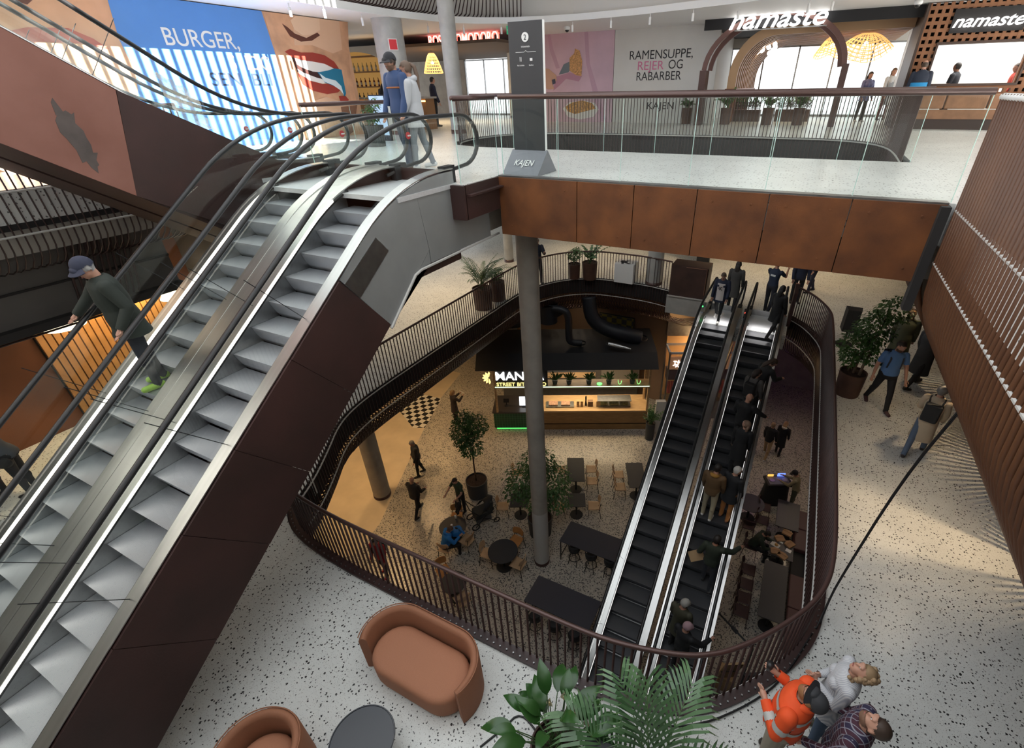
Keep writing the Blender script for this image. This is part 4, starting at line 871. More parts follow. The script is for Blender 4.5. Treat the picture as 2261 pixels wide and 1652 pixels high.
# rusted steel box and plate beside the lower escalators
t = thing('steel_enclosure', 'rusty open steel enclosure closing the railing beside the escalator heads', 'enclosure', (-3.0, 17.1, L1))
RU = mat('scratched_rust', (.045, .026, .022), .55, vscale=2, col2=(.08, .042, .034)); BR_ = mat('raw_edge', (.26, .12, .07), .5)
MB().box(-3.74, -2.42, 17.0, 17.03, L1 - .12, L1 + 1.02).build('side_panel', RU, t); MB().box(-3.74, -2.42, 17.03, 17.8, L1 + 1.0, L1 + 1.03).build('top_panel', 'corten2', t)
MB().box(-2.44, -2.41, 17.0, 17.8, L1, L1 + 1.02).build('end_panel', RU, t); MB().tube([(-2.46, 16.99, L1 + .05), (-2.46, 16.99, L1 + 1.0), (-3.2, 16.99, L1 + 1.0)], .012, 4).build('raw_edge', BR_, t)
MB().box(-3.74, -2.4, 16.96, 17.0, L1 - .16, L1 - .12).build('bottom_flange', 'trimgrey', t)
struct(MB().box(-3.8, -2.2, 17.0, 17.06, L1 - .85, L1 - .13).build('trim_2', 'concrete'))
t = thing('end_post', 'rusty end post where the curved right railing starts by the escalator', 'post', (.5, 16.3, L1)); MB().box(.43, .53, 15.5, 16.4, L1, L1 + 1.12).build('plate', 'corten2', t); MB().box(.42, .54, 16.36, 16.42, L1, L1 + 1.14).build('edge', BR_, t)
t = thing('black_screen', 'black panel seen from behind just under the bridge', 'panel', at(1545, 590, L1)); p = at(1545, 590, L1)
MB().cbox((p.x, p.y + .6, L1 + 1.1), (.95, .06, 1.5)).build('panel', 'matblack', t); MB().cbox((p.x, p.y + .6, L1 + .18), (.5, .3, .36)).build('foot', 'matblack', t)
# white display cube with a black emblem on its top, middle floor
p = at(1381, 620, L1); t = thing('display_cube', 'white plinth with a black emblem on its top behind the far railing', 'plinth', p)
MB().box(p.x - .38, p.x + .38, p.y - .3, p.y + .35, L1, L1 + .75).build('body', 'white', t); lettering('emblem', 'K', 'matblack', (p.x, p.y, L1 + .752), (1, .3, 0), (-.3, 1, 0), .42, t, .004, bold=.03)
MB().tube([(p.x - .12, p.y - .16, L1 + .756), (p.x - .22, p.y - .02, L1 + .756), (p.x - .1, p.y + .1, L1 + .756), (p.x + .0, p.y - .02, L1 + .756)], .022, 6, closed=True).build('emblem_loop', 'matblack', t)
# ================================================================== plants
LEAF = [mat('ficus_leaf', (.03, .085, .018), .4, vscale=2.5, col2=(.07, .16, .04)), mat('palm_leaf', (.055, .125, .05), .33, vscale=3, col2=(.12, .22, .10)), mat('lily_leaf', (.016, .058, .012), .25, vscale=2, col2=(.035, .105, .022)), mat('pale_leaf', (.06, .12, .04), .45, vscale=2, col2=(.10, .18, .06))]
BARK = mat('bark', (.16, .11, .075), .8, var=.3, vscale=14); SOIL = mat('soil', (.035, .02, .014), .95, var=.4, vscale=20)
POTG = mat('dark_planter', (.045, .047, .05), .6); POTB = mat('rusty_planter', (.060, .028, .020), .55, vscale=3, col2=(.095, .045, .03))
def planter(t, r, h, m, taper=.9, z0=0):
    MB().lathe([(r * taper, z0), (r, z0 + h), (r * .93, z0 + h), (r * .92, z0 + h - .06)], (0, 0, 0), 32, False).lathe([(r * taper, z0), (0, z0)], (0, 0, 0), 32, False).build('planter', m, t, world=False, angle=40)
    MB().lathe([(r * .93, z0 + h - .05), (0.0, z0 + h - .035)], (0, 0, 0), 24, False).build('soil', SOIL, t, world=False)
def leafmesh(m, c, d, up, L, w):
    d = d.normalized(); s_ = d.cross(up); s_ = s_.normalized() if s_.length > 1e-5 else Vector((1, 0, 0)); n = s_.cross(d)
    m.add([c, c + d * L * .45 + s_ * w + n * w * .25, c + d * L - n * L * .12, c + d * L * .45 - s_ * w + n * w * .25, c + d * L * .5], [(0, 4, 1), (0, 3, 4), (1, 4, 2), (4, 3, 2)])
def ficus(name, label, loc, trunk_h, blobs, leafn=900, L=.10, pr=.38, ph=.6, potm=POTG, lm=0, seed=1, lean=(0, 0), twin=False, tr=.035):
    rg = random.Random(seed); t = thing(name, label, 'tree', loc); planter(t, pr, ph, potm)
    m = MB(); f = MB()
    def trunk(x0, y0, x1, y1): m.tube([(x0, y0, ph - .06), (x0 + (x1 - x0) * .3 + rg.uniform(-.04, .04), y0 + (y1 - y0) * .3 + rg.uniform(-.04, .04), ph + trunk_h * .4), (x1, y1, ph + trunk_h)], [tr, tr * .85, tr * .7], 8)
    trunk(0, 0, lean[0], lean[1])
    if twin: trunk(.12, -.05, lean[0] + .15, lean[1] + .1); trunk(-.1, .06, lean[0] - .2, lean[1])
    tot = sum(b[3] * b[4] * b[3] for b in blobs)
    for (bx, by, bz, br, bh) in blobs:
        c = Vector((bx, by, bz))
        for k in range(6):
            d = Vector((rg.gauss(0, 1), rg.gauss(0, 1), rg.gauss(.3, .7))).normalized(); m.tube([(lean[0], lean[1], ph + trunk_h * .96), c * .5 + Vector((lean[0], lean[1], ph + trunk_h)) * .5, c + Vector((d.x * br * .8, d.y * br * .8, d.z * bh * .8))], [.016, .011, .005], 5, False)
        for k in range(int(leafn * br * br * bh / tot)):
            d = Vector((rg.gauss(0, 1), rg.gauss(0, 1), rg.gauss(0, 1))).normalized(); rr = rg.uniform(.25, 1.08) ** .5
            q = c + Vector((d.x * br, d.y * br, d.z * bh)) * rr; dd = Vector((d.x, d.y, -.45 + rg.uniform(-.5, .5))) + Vector((rg.gauss(0, .5), rg.gauss(0, .5), 0))
            leafmesh(f, q, dd, Vector((0, 0, 1)), L * rg.uniform(.7, 1.3), L * .30 * rg.uniform(.8, 1.2))
    m.build('trunk', BARK, t, smooth=True, world=False); f.build('foliage', LEAF[lm], t, world=False); return t
def frond(f, st, base, az, el0, length, droop, nl, ll, w, rg):
    pts = []; d0 = Vector((math.cos(az) * math.cos(el0), math.sin(az) * math.cos(el0), math.sin(el0))); p = Vector(base); n = 14
    for i in range(n + 1):
        pts.append(p.copy()); e = el0 - droop * (i / n) ** 1.3; p = p + Vector((math.cos(az) * math.cos(e), math.sin(az) * math.cos(e), math.sin(e))) * (length / n)
    st.tube(pts, [.011 - .008 * i / n for i in range(n + 1)], 5, False)
    for i in range(nl):
        u = .3 + .7 * i / (nl - 1); k = min(n - 1, int(u * n)); q = pts[k].lerp(pts[k + 1], u * n - k); tg = (pts[k + 1] - pts[k]).normalized(); sd = tg.cross(Vector((0, 0, 1)))
        if sd.length < 1e-3: sd = Vector((-math.sin(az), math.cos(az), 0))
        sd.normalize(); up = sd.cross(tg)
        for sg in (-1, 1):
            l = ll * (.55 + .45 * math.sin(math.pi * min(1, u * .85 + .15))) * rg.uniform(.9, 1.1); fwd = .55 + .9 * u
            d = (sd * sg + tg * fwd + up * .25).normalized(); a = q; wd = w * rg.uniform(.8, 1.1); sw = d.cross(up).normalized()
            b = a + d * l * .4 + up * .01; c = a + d * l * .75 - Vector((0, 0, l * .16)); e = a + d * l - Vector((0, 0, l * .5))
            f.add([a - sw * wd * .4, a + sw * wd * .4, b + sw * wd, c + sw * wd * .7, e, c - sw * wd * .7, b - sw * wd], [(0, 1, 2, 6), (6, 2, 3, 5), (5, 3, 4)])
def palm(label, loc, pr, ph, potm, fr, seed, ll=.33, w=.011, nl=22, lm=1, scale=1.0, name='potted_palm'):
    rg = random.Random(seed); t = thing(name, label, 'palm', loc); planter(t, pr, ph, potm); f = MB(); st = MB()
    for (az, el, ln, dr) in fr:
        b = (rg.uniform(-.06, .06), rg.uniform(-.06, .06), ph - .04); frond(f, st, b, az, el, ln * scale, dr, nl, ll, w, rg)
    st.build('stems', LEAF[3], t, smooth=True, world=False); f.build('fronds', LEAF[lm], t, world=False); return t
_rp = random.Random(11)
# foreground palm and lily
palm('big green palm with arching fronds in front of the crowded escalator', (-.06, 1.98, L1), .30, .5, POTG,
     [(R(206), R(52), 1.15, 1.5), (R(168), R(64), 1.35, 1.2), (R(118), R(80), 1.7, .5), (R(80), R(70), 1.45, 1.1), (R(32), R(46), 1.25, 1.6), (R(-12), R(36), 1.15, 1.5), (R(-60), R(42), .95, 1.6), (R(245), R(50), .9, 1.6), (R(140), R(74), 1.5, .9), (R(10), R(62), 1.2, 1.7)], 5, ll=.60, w=.019, nl=16, scale=.85)
def lily(label, loc, seed, n=34):
    rg = random.Random(seed); t = thing('peace_lily', label, 'plant', loc); planter(t, .27, .5, POTB); f = MB(); s_ = MB(); w_ = MB(); sp = MB()
    for i in range(n):
        az = i * 2.39996 + rg.uniform(-.2, .2); ring = i / n; el = R(80) - R(58) * ring ** .8; ln = rg.uniform(.40, .68) * (1.05 - .25 * ring); b = Vector((rg.uniform(-.08, .08), rg.uniform(-.08, .08), .46))
        d = Vector((math.cos(az) * math.cos(el), math.sin(az) * math.cos(el), math.sin(el))); tip = b + d * ln; s_.tube([b, b + d * ln * .6 + Vector((0, 0, .02)), tip], .006, 5, False)
        L = rg.uniform(.30, .44); wd = L * .21; sd = Vector((-math.sin(az), math.cos(az), 0)); e = el - .25; pts = []; q = tip.copy(); k = 9
        for j in range(k + 1):
            pts.append(q.copy()); e2 = e - 1.15 * (j / k); q = q + Vector((math.cos(az) * math.cos(e2), math.sin(az) * math.cos(e2), math.sin(e2))) * (L / k)
        vs = []
        for j, q in enumerate(pts):
            u = j / k; ww = wd * math.sin(math.pi * min(.995, u ** .75)) + .001; upv = Vector((0, 0, 1)); vs += [q - sd * ww + upv * ww * .32, q, q + sd * ww + upv * ww * .32]
        f.add(vs, [(j * 3 + c, j * 3 + c + 1, j * 3 + 3 + c + 1, j * 3 + 3 + c) for j in range(k) for c in (0, 1)])
    for (dx, dy, h) in ((-.12, .14, .98), (.0, .24, 1.02), (.16, .16, .99), (.30, .14, .96)):
        s_.tube([(dx * .3, dy * .3, .46), (dx, dy, h)], .006, 5, False); q = Vector((dx, dy, h)); vs = []
        for j in range(7): u = j / 6; ww = .038 * math.sin(math.pi * min(.98, u ** .7)) + .001; vs += [q + Vector((-ww, -ww * .4, .15 * u)), q + Vector((0, .012, .15 * u)), q + Vector((ww, -ww * .4, .15 * u))]
        w_.add(vs, [(j * 3 + c, j * 3 + c + 1, j * 3 + 3 + c + 1, j * 3 + 3 + c) for j in range(6) for c in (0, 1)]); sp.cyl(q + Vector((0, -.01, .02)), q + Vector((0, -.01, .09)), .008, n=8)
    s_.build('stems', LEAF[3], t, smooth=True, world=False); f.build('leaves', LEAF[2], t, smooth=True, world=False); w_.build('blossoms', mat('spathe_cream', (.72, .66, .48), .5), t, smooth=True, world=False); sp.build('spadices', mat('spadix', (.62, .5, .25), .6), t, world=False)
lily('broad leaved peace lily with cream flowers left of the loudspeaker', (-1.10, 2.0, L1), 8)
p = at(1868, 868, L1); ficus('ficus_tree', 'leafy dark ficus in a brown tub on the right walkway', p, .55, [(.1, .1, 1.75, .42, .45), (-.1, .0, 1.35, .42, .38), (.42, .35, 2.15, .38, .33), (.25, -.05, 1.15, .28, .22), (-.2, -.15, 1.05, .22, .22)], 1900, .095, .30, .62, POTB, 0, 3, (.1, .1), True)
p = at(1068, 680, L1); palm('tall feathery palm in a dark tub at the left end of the far railing', p, .34, .75, POTB, [(_rp.uniform(0, 6.28), R(_rp.uniform(50, 88)), _rp.uniform(.9, 1.5), _rp.uniform(.7, 1.6)) for _ in range(22)], 7, ll=.24, w=.012, nl=16)
p = at(1100, 662, L1); ficus('potted_shrub', 'low bushy plant tucked beside the feathery palm', p, .1, [(0, 0, 1.0, .25, .22)], 380, .08, .28, .7, POTB, 0, 12)
p = at(1268, 614, L1); ficus('potted_shrub', 'small round shrub in a brown pot behind the curved far railing', p, .1, [(0, 0, .95, .28, .22), (.1, 0, 1.15, .18, .14)], 420, .085, .24, .6, POTB, 3, 13)
p = at(1302, 615, L1); palm('upright plant with broad paddle leaves in the larger far pot', p, .30, .68, POTB, [(i * .9, R(_rp.uniform(55, 82)), _rp.uniform(.7, 1.1), _rp.uniform(.5, 1.2)) for i in range(9)], 9, ll=.16, w=.05, nl=7, name='potted_plant')
ficus('ficus_tree', 'slender two lobed ficus tree in a grey tub on the ground floor', (-8.62, 10.35, 0), 1.35, [(-.25, 0, 2.85, .48, .55), (.22, .1, 3.25, .42, .42), (-.28, .1, 3.35, .36, .34), (.1, -.15, 2.45, .42, .35)], 2000, .10, .40, .72, POTG, 0, 21)
ficus('ficus_tree', 'broad spreading ficus behind the tall slender column', (-5.62, 9.75, 0), .85, [(-.55, 0, 2.25, .62, .55), (.35, .1, 2.5, .68, .6), (-.1, .2, 2.95, .6, .45), (.75, -.1, 2.0, .45, .4), (-.75, -.2, 1.8, .4, .35), (.2, -.3, 1.95, .55, .4)], 3000, .10, .42, .75, POTG, 0, 22)
p = at(1433, 968, 0); palm('dark leafy plant in a tall round pot at the food stall corner', p, .2, .85, POTG, [(_rp.uniform(0, 6.28), R(_rp.uniform(55, 88)), _rp.uniform(.5, .9), _rp.uniform(.4, 1.0)) for _ in range(16)], 15, ll=.16, w=.03, nl=7, lm=0, name='potted_plant')
# plants of the second level
p = at(858, 330, L2); ficus('potted_cactus', 'dark round pot with a leafy plant behind the walking couple', (-10.6, 10.6, L2), .05, [(0, 0, .75, .22, .2), (.1, 0, 1.0, .16, .16)], 260, .10, .26, .5, POTG, 0, 31)
ficus('potted_shrub', 'thin olive like shrub beside the end of the glass railing', (-9.75, 11.0, L2), .3, [(0, 0, 1.0, .24, .24)], 200, .06, .16, .35, POTG, 3, 32)
for i, (px, lb) in enumerate(((1640, 'rusty planter box of grasses at the left leg of the arch'), (1745, 'rusty planter box of grasses nearer the right leg of the arch'))):
    p = at(px, 268, L2); t = thing('planter_box', lb, 'planter', p); MB().box(-.62, .62, -.2, .2, 0, .42).build('box', POTB, t, world=False); f = MB(); rg = random.Random(40 + i)
    m_ = MB()
    for r_ in range(5): m_.box(-.62, .62, -.24, -.21, .46 + r_ * .05, .485 + r_ * .05)
    m_.build('slat_rail', 'corten2', t, world=False)
    for k in range(260): b = Vector((rg.uniform(-.58, .58), rg.uniform(-.15, .15), .42)); leafmesh(f, b + Vector((0, 0, rg.uniform(0, .4))), Vector((rg.gauss(0, .5), rg.gauss(0, .5), 1)), Vector((0, 1, 0)), rg.uniform(.18, .35), .012)
    f.build('grasses', LEAF[0], t, world=False)
for px, py, lb, sd_, hh in ((1600, 190, 'tall dracaena at the left leg of the arch', 51, 1.0), (1692, 185, 'spiky plant standing above the planter boxes', 52, .8), (1760, 195, 'broad leaved plant rising over the right planter box', 53, .7), (1515, 262, 'bushy plant in a tall box at the right end of the ramen hoarding', 54, .5)):
    p = aty(px, 268, 21.3); p.z = L2; palm(lb, p, .2, .55, POTB, [(_rp.uniform(0, 6.28), R(_rp.uniform(50, 85)), _rp.uniform(.5, .8) * hh, _rp.uniform(.5, 1.1)) for _ in range(14)], sd_, ll=.2, w=.02, nl=8, lm=0, name='potted_plant')
# ================================================================== ground floor: food stall, tables, chairs
WOOD = mat('light_oak', (.46, .30, .15), .5, var=.18, vscale=3, stretch=(1, 9, 9)); OAKF = mat('oak_front', (.30, .165, .065), .55, var=.2, vscale=2.5, stretch=(1, 8, 8))
GTILE = mat('green_tile', (.015, .085, .035), .25)
def _tiles(m, col, grout, s):
    nt = m.node_tree; b = nt.nodes['Principled BSDF']; tc = nt.nodes.new('ShaderNodeTexCoord'); mp = nt.nodes.new('ShaderNodeMapping'); mp.inputs['Rotation'].default_value = (R(90), 0, 0)
    br_ = nt.nodes.new('ShaderNodeTexBrick'); br_.offset = 0; br_.inputs['Scale'].default_value = s; br_.inputs['Color1'].default_value = (*col, 1); br_.inputs['Color2'].default_value = (*[c * .8 for c in col], 1); br_.inputs['Mortar'].default_value = (*grout, 1)
    br_.inputs['Brick Width'].default_value = .5; br_.inputs['Row Height'].default_value = .5; br_.inputs['Mortar Size'].default_value = .03
    nt.links.new(tc.outputs['Object'], mp.inputs[0]); nt.links.new(mp.outputs[0], br_.inputs['Vector']); nt.links.new(br_.outputs['Color'], b.inputs['Base Color'])
_tiles(GTILE, (.012, .09, .035), (.06, .2, .09), 4.2)
SA = math.atan2(2.92, 6.12); ST0 = (-10.17, 13.98, 0)
st = thing('food_stall', 'street food stall with a black hood, oak counter and green tiled end', 'food stall', ST0, SA)
def sb(u0, u1, b0, b1, z0, z1, name, m, par=None, bevel=0): return MB().box(u0, u1, b0, b1, z0, z1).build(name, m, par or st, world=False, bevel=bevel)
sb(0, 1.80, .05, 1.3, .10, .93, 'green_tiled_counter', GTILE); sb(-.04, 1.86, -.02, 1.35, .93, .99, 'dark_worktop', mat('dark_worktop', (.05, .042, .038), .35)); sb(.05, 1.75, .12, 1.25, 0, .10, 'plinth', 'matblack')
sb(.1, 1.8, .03, .06, .05, .085, 'green_light', emis('green_glow', (.15, 1, .2), .9))
sb(1.86, 6.78, .0, .75, .36, .98, 'oak_front', OAKF); sb(1.86, 6.78, .03, .75, .0, .28, 'oak_kick', OAKF); sb(1.86, 6.78, .06, .75, .28, .36, 'shadow_gap', 'dark'); sb(1.82, 6.82, -.04, 1.25, .98, 1.05, 'oak_worktop', WOOD)
# upper shelf with planters, frame and hood
sb(.15, 6.82, -.05, .55, 2.24, 2.32, 'shelf', WOOD)
sb(.2, 6.75, -.06, -.03, 2.30, 2.325, 'shelf_light', emis('pale_green_glow', (.75, 1, .7), 1.6))
for u in (.2, 6.74): sb(u - .04, u + .04, -.03, .07, 1.0 if u > 3 else .99, 3.45, 'frame_post', WOOD)
sb(6.70, 6.78, .9, 1.0, 0, 3.4, 'frame_post', WOOD); sb(.15, 6.82, -.06, .04, 3.22, 3.32, 'frame_beam', WOOD)
hd = MB(); hd.prism([(-.35, 3.3), (-.05, 3.28), (2.4, 3.28), (2.4, 3.85), (.3, 3.75)], -.5, 7.0, 'x'); hd.build('hood', 'matblack', st, world=False)
sb(.2, 6.7, 2.3, 2.4, 0, 3.3, 'back_wall', mat('stall_tiles', (.12, .11, .10), .5)); sb(1.9, 6.6, 2.0, 2.3, .0, .92, 'back_counter', 'steel2')
sb(2.1, 4.6, 1.95, 2.28, 1.55, 1.85, 'extractor', mat('bright_steel', (.6, .6, .6), .25, metal=1)); sb(4.9, 6.3, 2.2, 2.29, 1.1, 2.0, 'grey_board', mat('grey_board', (.22, .20, .17), .6)); sb(2.2, 6.5, 2.27, 2.3, 2.5, 3.1, 'lit_board', mat('lit_board', (.6, .5, .3), .5, emit=(1, .8, .5), estr=.35)); sb(2.15, 2.75, 2.2, 2.29, 2.45, 3.1, 'green_board', mat('green_board', (.03, .22, .08), .5))
U = (math.cos(SA), math.sin(SA), 0)
def sp3(u, b, z): return Vector(ST0) + Vector((math.cos(SA), math.sin(SA), 0)) * u + Vector((-math.sin(SA), math.cos(SA), 0)) * b + Vector((0, 0, z))
SGN = emis('white_letters', (1, 1, 1), 4.5); SGY = emis('yellow_letters', (1, .78, .25), 1.6)
sb(.22, 2.45, .0, .05, 2.33, 3.2, 'sign_board', 'matblack')
for tx, u, z, h, w, m in (('MANILA', 1.28, 2.86, .40, 2.02, SGN), ('STREET BITE & BAO', 1.33, 2.45, .17, 2.10, SGY)):
    o = lettering('sign_letters', tx, m, sp3(u, -.012, z), U, (0, 0, 1), h, None, .02, width=w, bold=.008)
    mw = o.data; 
    inv = (Matrix.Translation(Vector(ST0)) @ Matrix.Rotation(SA, 4, 'Z')).inverted(); mw.transform(inv); o.parent = st
# yellow flower emblem lamp on the end
em = MB()
for k in range(7): a = R(90 + k * 30); c = (-.05, 0, 2.78); em.prism([(0 + .05 * math.cos(a), 2.78 + .05 * math.sin(a)), (.22 * math.cos(a - .2), 2.78 + .22 * math.sin(a - .2)), (.30 * math.cos(a), 2.78 + .30 * math.sin(a)), (.22 * math.cos(a + .2), 2.78 + .22 * math.sin(a + .2))], -.06, -.01, 'y')
em.build('sunflower_sign', SGY, st, world=False)
def onstall(name, label, cat, u, b, z, parts, group=None):
    t = thing(name, label, cat, sp3(u, b, z), SA, group)
    for nm, mbb, m in parts: mbb.build(nm, m, t, world=False, smooth=False)
    return t
onstall('payment_terminal', 'small black till terminal on the dark end of the stall counter', 'till', .55, .5, .99, [('stand', MB().lathe([(.09, 0), (.09, .02), (.02, .03), (.02, .2)]), 'matblack'), ('screen', MB().cbox((0, 0, .28), (.24, .03, .18), (R(-20), 0, 0)), 'matblack')])
onstall('order_screen', 'glowing white order screen on the stall counter', 'screen', 1.35, .45, .99, [('foot', MB().cbox((0, 0, .02), (.2, .16, .03)), 'matblack'), ('panel', MB().cbox((0, 0, .28), (.42, .03, .42), (R(-10), 0, 0)), emis('screen_white', (.9, .95, 1), 1.8))])
onstall('glass_food_case', 'left glass food case on the oak counter', 'display case', 2.95, .45, 1.05, [('tray', MB().box(-.62, .62, -.22, .22, 0, .05), 'steel2'), ('glass_cover', MB().box(-.62, .62, -.24, -.225, 0, .3), 'glass'), ('food', MB().cbox((-.3, 0, .08), (.4, .3, .06)).cbox((.25, 0, .08), (.4, .3, .06)), mat('salad', (.4, .22, .15), .7, var=.5, vscale=18))])
onstall('glass_food_case', 'right glass food case with salad tubs on the oak counter', 'display case', 5.35, .5, 1.05, [('tray', MB().box(-.72, .72, -.25, .25, 0, .05), 'steel2'), ('glass_cover', MB().box(-.72, .72, -.27, -.255, 0, .32), 'glass'), ('top_rail', MB().box(-.74, .74, -.28, .2, .32, .34), 'steel2'), ('food', MB().cbox((-.45, 0, .08), (.35, .35, .06)).cbox((0, 0, .08), (.4, .35, .06)).cbox((.45, 0, .08), (.35, .35, .06)), mat('greens', (.16, .17, .06), .7, var=.6, vscale=22))])
for i, (u, h, m, lb) in enumerate(((3.75, .28, WOOD, 'wooden sauce dispenser on the counter, left one'), (3.92, .28, WOOD, 'wooden sauce dispenser on the counter, right one'))):
    onstall('sauce_dispenser', lb, 'dispenser', u, .35, 1.05, [('body', MB().box(-.06, .06, -.06, .06, 0, h), m), ('taps', MB().cyl((0, -.06, .1), (0, -.1, .1), .015, n=8), 'steel2')])
onstall('pepper_mill', 'tall black mill beside the sauce dispensers', 'mill', 4.1, .4, 1.05, [('body', MB().lathe([(.045, 0), (.05, .08), (.03, .25), (.04, .42), (.02, .5)], n=14), 'matblack')])
onstall('napkin_box', 'dark box of cutlery right of the black mill', 'box', 4.3, .4, 1.05, [('box', MB().box(-.11, .11, -.1, .1, 0, .24), mat('box_brown', (.16, .09, .05), .6))]); onstall('menu_card', 'small upright wooden menu card on the counter', 'card', 4.65, .3, 1.05, [('card', MB().cbox((0, 0, .13), (.18, .02, .25), (R(-12), 0, 0)), WOOD)])
_r6 = random.Random(6)
for i, (u, lb) in enumerate(((2.75, 'large leafy plant on the stall shelf, nearest the sign'), (3.35, 'narrow plant second along the stall shelf'), (4.2, 'small pot plant left of the green lantern on the stall shelf'), (5.05, 'bushy plant right of the green lantern on the stall shelf'), (6.05, 'last plant on the stall shelf before the corner post'))):
    t = thing('shelf_plant', lb, 'plant', sp3(u, .2, 2.32)); MB().lathe([(.09, 0), (.12, .16)], n=14).build('planter', POTG, t, world=False); f = MB()
    for k in range(70): d = Vector((_r6.gauss(0, .6), _r6.gauss(0, .6), 1)); leafmesh(f, Vector((0, 0, .15)) + d * _r6.uniform(0, .2), d, Vector((0, 1, 0)), _r6.uniform(.14, .26), .03)
    f.build('foliage', LEAF[0], t, world=False)
t = thing('lantern', 'rounded glass lantern glowing green on the stall shelf', 'lantern', sp3(4.65, .15, 2.32)); MB().lathe([(.13, 0), (.14, .2), (.1, .33), (.02, .38)], n=18).build('glass_body', 'glass', t, world=False, smooth=True); MB().lathe([(.12, .0), (.12, .02)], n=18).build('green_ring', emis('green_ring', (.2, 1, .2), 2), t, world=False)
for u, lb in ((5.5, 'left glowing green wire hoop on the stall shelf'), (6.3, 'right glowing green wire hoop on the stall shelf')):
    t = thing('light_hoop', lb, 'lamp', sp3(u, .1, 2.33)); MB().tube([(-.08, 0, .2), (-.06, 0, .06), (0, 0, .01), (.06, 0, .06), (.08, 0, .2)], .012, 6).build('tube', emis('hoop', (.3, 1, .25), 1.6), t, world=False)
# black ducts above the hood
DU = mat('black_duct', (.016, .018, .024), .45)
def duct(pts, r, label, name='duct'): 
    t = thing(name, label, 'duct', pts[0]); MB().tube(smoothpath(pts, 2), r, 16).build('pipe', DU, t, smooth=True)
    MB().lathe([(r + .02, -.03), (r + .02, .03)], pts[0], 20, False).build('collar', DU, t); return t
duct([sp3(6.4, 1.2, 3.96), sp3(5.8, 1.2, 4.15), sp3(4.9, 1.3, 4.35), sp3(4.3, 1.4, 4.8), sp3(4.2, 1.6, 5.7)], .30, 'fattest black ventilation duct sweeping over the stall hood')
duct([sp3(3.9, .8, 3.96), sp3(3.4, .8, 4.0), sp3(3.35, .8, 4.3), sp3(3.35, .85, 5.3), sp3(3.0, .95, 5.45), sp3(2.4, 1.1, 5.4)], .15, 'thin black duct with a square bend above the stall')
duct([sp3(.4, 1.5, 4.5), sp3(1.6, 1.3, 4.75), sp3(2.5, 1.2, 5.0), sp3(3.0, 1.2, 5.3)], .22, 'black duct running left above the stall behind the slender column')
t = thing('duct_box', 'black cylindrical fan box between the ducts', 'duct', sp3(2.5, 1.25, 4.75)); MB().cyl((0, 0, 0), (0, 0, .8), .38, n=28).build('drum', DU, t, world=False); MB().lathe([(.40, .72), (.40, .80)], n=28).build('rim', DU, t, world=False)
t = thing('foil_duct', 'crumpled silver foil duct end lying on the stall hood', 'duct', sp3(5.0, .5, 3.95)); MB().tube([(0, 0, .1), (.3, .02, .09), (.7, .05, .06), (.95, .06, .04)], [.11, .10, .07, .03], 12).build('foil', mat('foil', (.7, .7, .7), .25, metal=1, bump=.8, bscale=30), t, world=False); MB().lathe([(.115, .0), (.115, .02)], (0, 0, .1), 16, False).build('collar', 'steel2', t, world=False)
# second stall at right behind the escalators
SB0 = sp3(7.6, .6, 0); s2 = thing('noodle_stall', 'second food stall with tan sign and red corrugated awning behind the escalator', 'food stall', SB0, SA)
TAN = mat('tan_sign', (.36, .19, .10), .5, emit=(1, .5, .25), estr=.10)
MB().box(0, 2.6, 0, .06, 2.75, 3.35).build('sign_board', TAN, s2, world=False); MB().box(0, 2.6, .05, .4, 2.2, 2.7).build('shelf_case', mat('rib_case', (.12, .09, .09), .5), s2, world=False)
k = MB()
for i in range(26): k.cyl((i * .1 + .05, -.28, 1.72), (i * .1 + .05, .05, 2.14), .045, n=8)
k.build('awning', mat('awning_red', (.33, .05, .03), .55), s2, world=False)
for (x, y) in ((-.06, -.3), (-.06, .5)): MB().box(x - .03, x + .03, y - .03, y + .03, 0, 3.75).build('frame_post', 'steel2', s2, world=False)
MB().box(-.09, 2.6, -.33, -.27, 3.66, 3.75).box(-.09, 2.6, .47, .53, 3.66, 3.75).box(-.09, -.03, -.3, .5, 3.66, 3.75).build('frame_top', 'trimgrey', s2, world=False)
MB().box(.1, 2.6, 1.2, 1.3, 0, 5.4).build('lit_back_wall', mat('lit_amber_wall', (.5, .33, .16), .5), s2, world=False); MB().box(.0, 2.6, .2, .8, 0, .95).build('counter', 'steel2', s2, world=False); MB().box(.0, 2.6, .9, 1.2, 3.9, 4.6).build('hood', 'steel2', s2, world=False)
light('noodle_lamp', 'POINT', s2.location + Vector((1.0, .9, 3.6)), 60, WARM, size=.1)
MB().box(-.5, -.1, -.8, -.6, 0, 1.6).build('menu_board', 'offwhite', s2, world=False)
o = lettering('sign_letters', '功夫', SGN, SB0 + Vector((math.cos(SA), math.sin(SA), 0)) * .55 + Vector((math.sin(SA), -math.cos(SA), 0)) * .01 + Vector((0, 0, 3.03)), U, (0, 0, 1), .27, None, .01, width=.72, bold=.006)
if o: o.data.transform((Matrix.Translation(Vector(SB0)) @ Matrix.Rotation(SA, 4, 'Z')).inverted()); o.parent = s2
for x in (.3, .75, 1.3): MB().cyl((x, -.5, 0), (x, -.5, .02), .06, n=10)
for i in range(2):
    t = thing('bar_stool', ('small round stool left at the noodle stall', 'small round stool right at the noodle stall')[i], 'stool', SB0 + Vector((.3 + i * .5, -.35 + i * .2, 0))); MB().lathe([(.17, .45), (.17, .49)], n=18).build('seat', 'offwhite', t, world=False)
    for a in range(3): MB().cyl((.05 * math.cos(a * 2.1), .05 * math.sin(a * 2.1), .46), (.18 * math.cos(a * 2.1), .18 * math.sin(a * 2.1), 0), .012, n=6).build('leg', 'matblack', t, world=False)
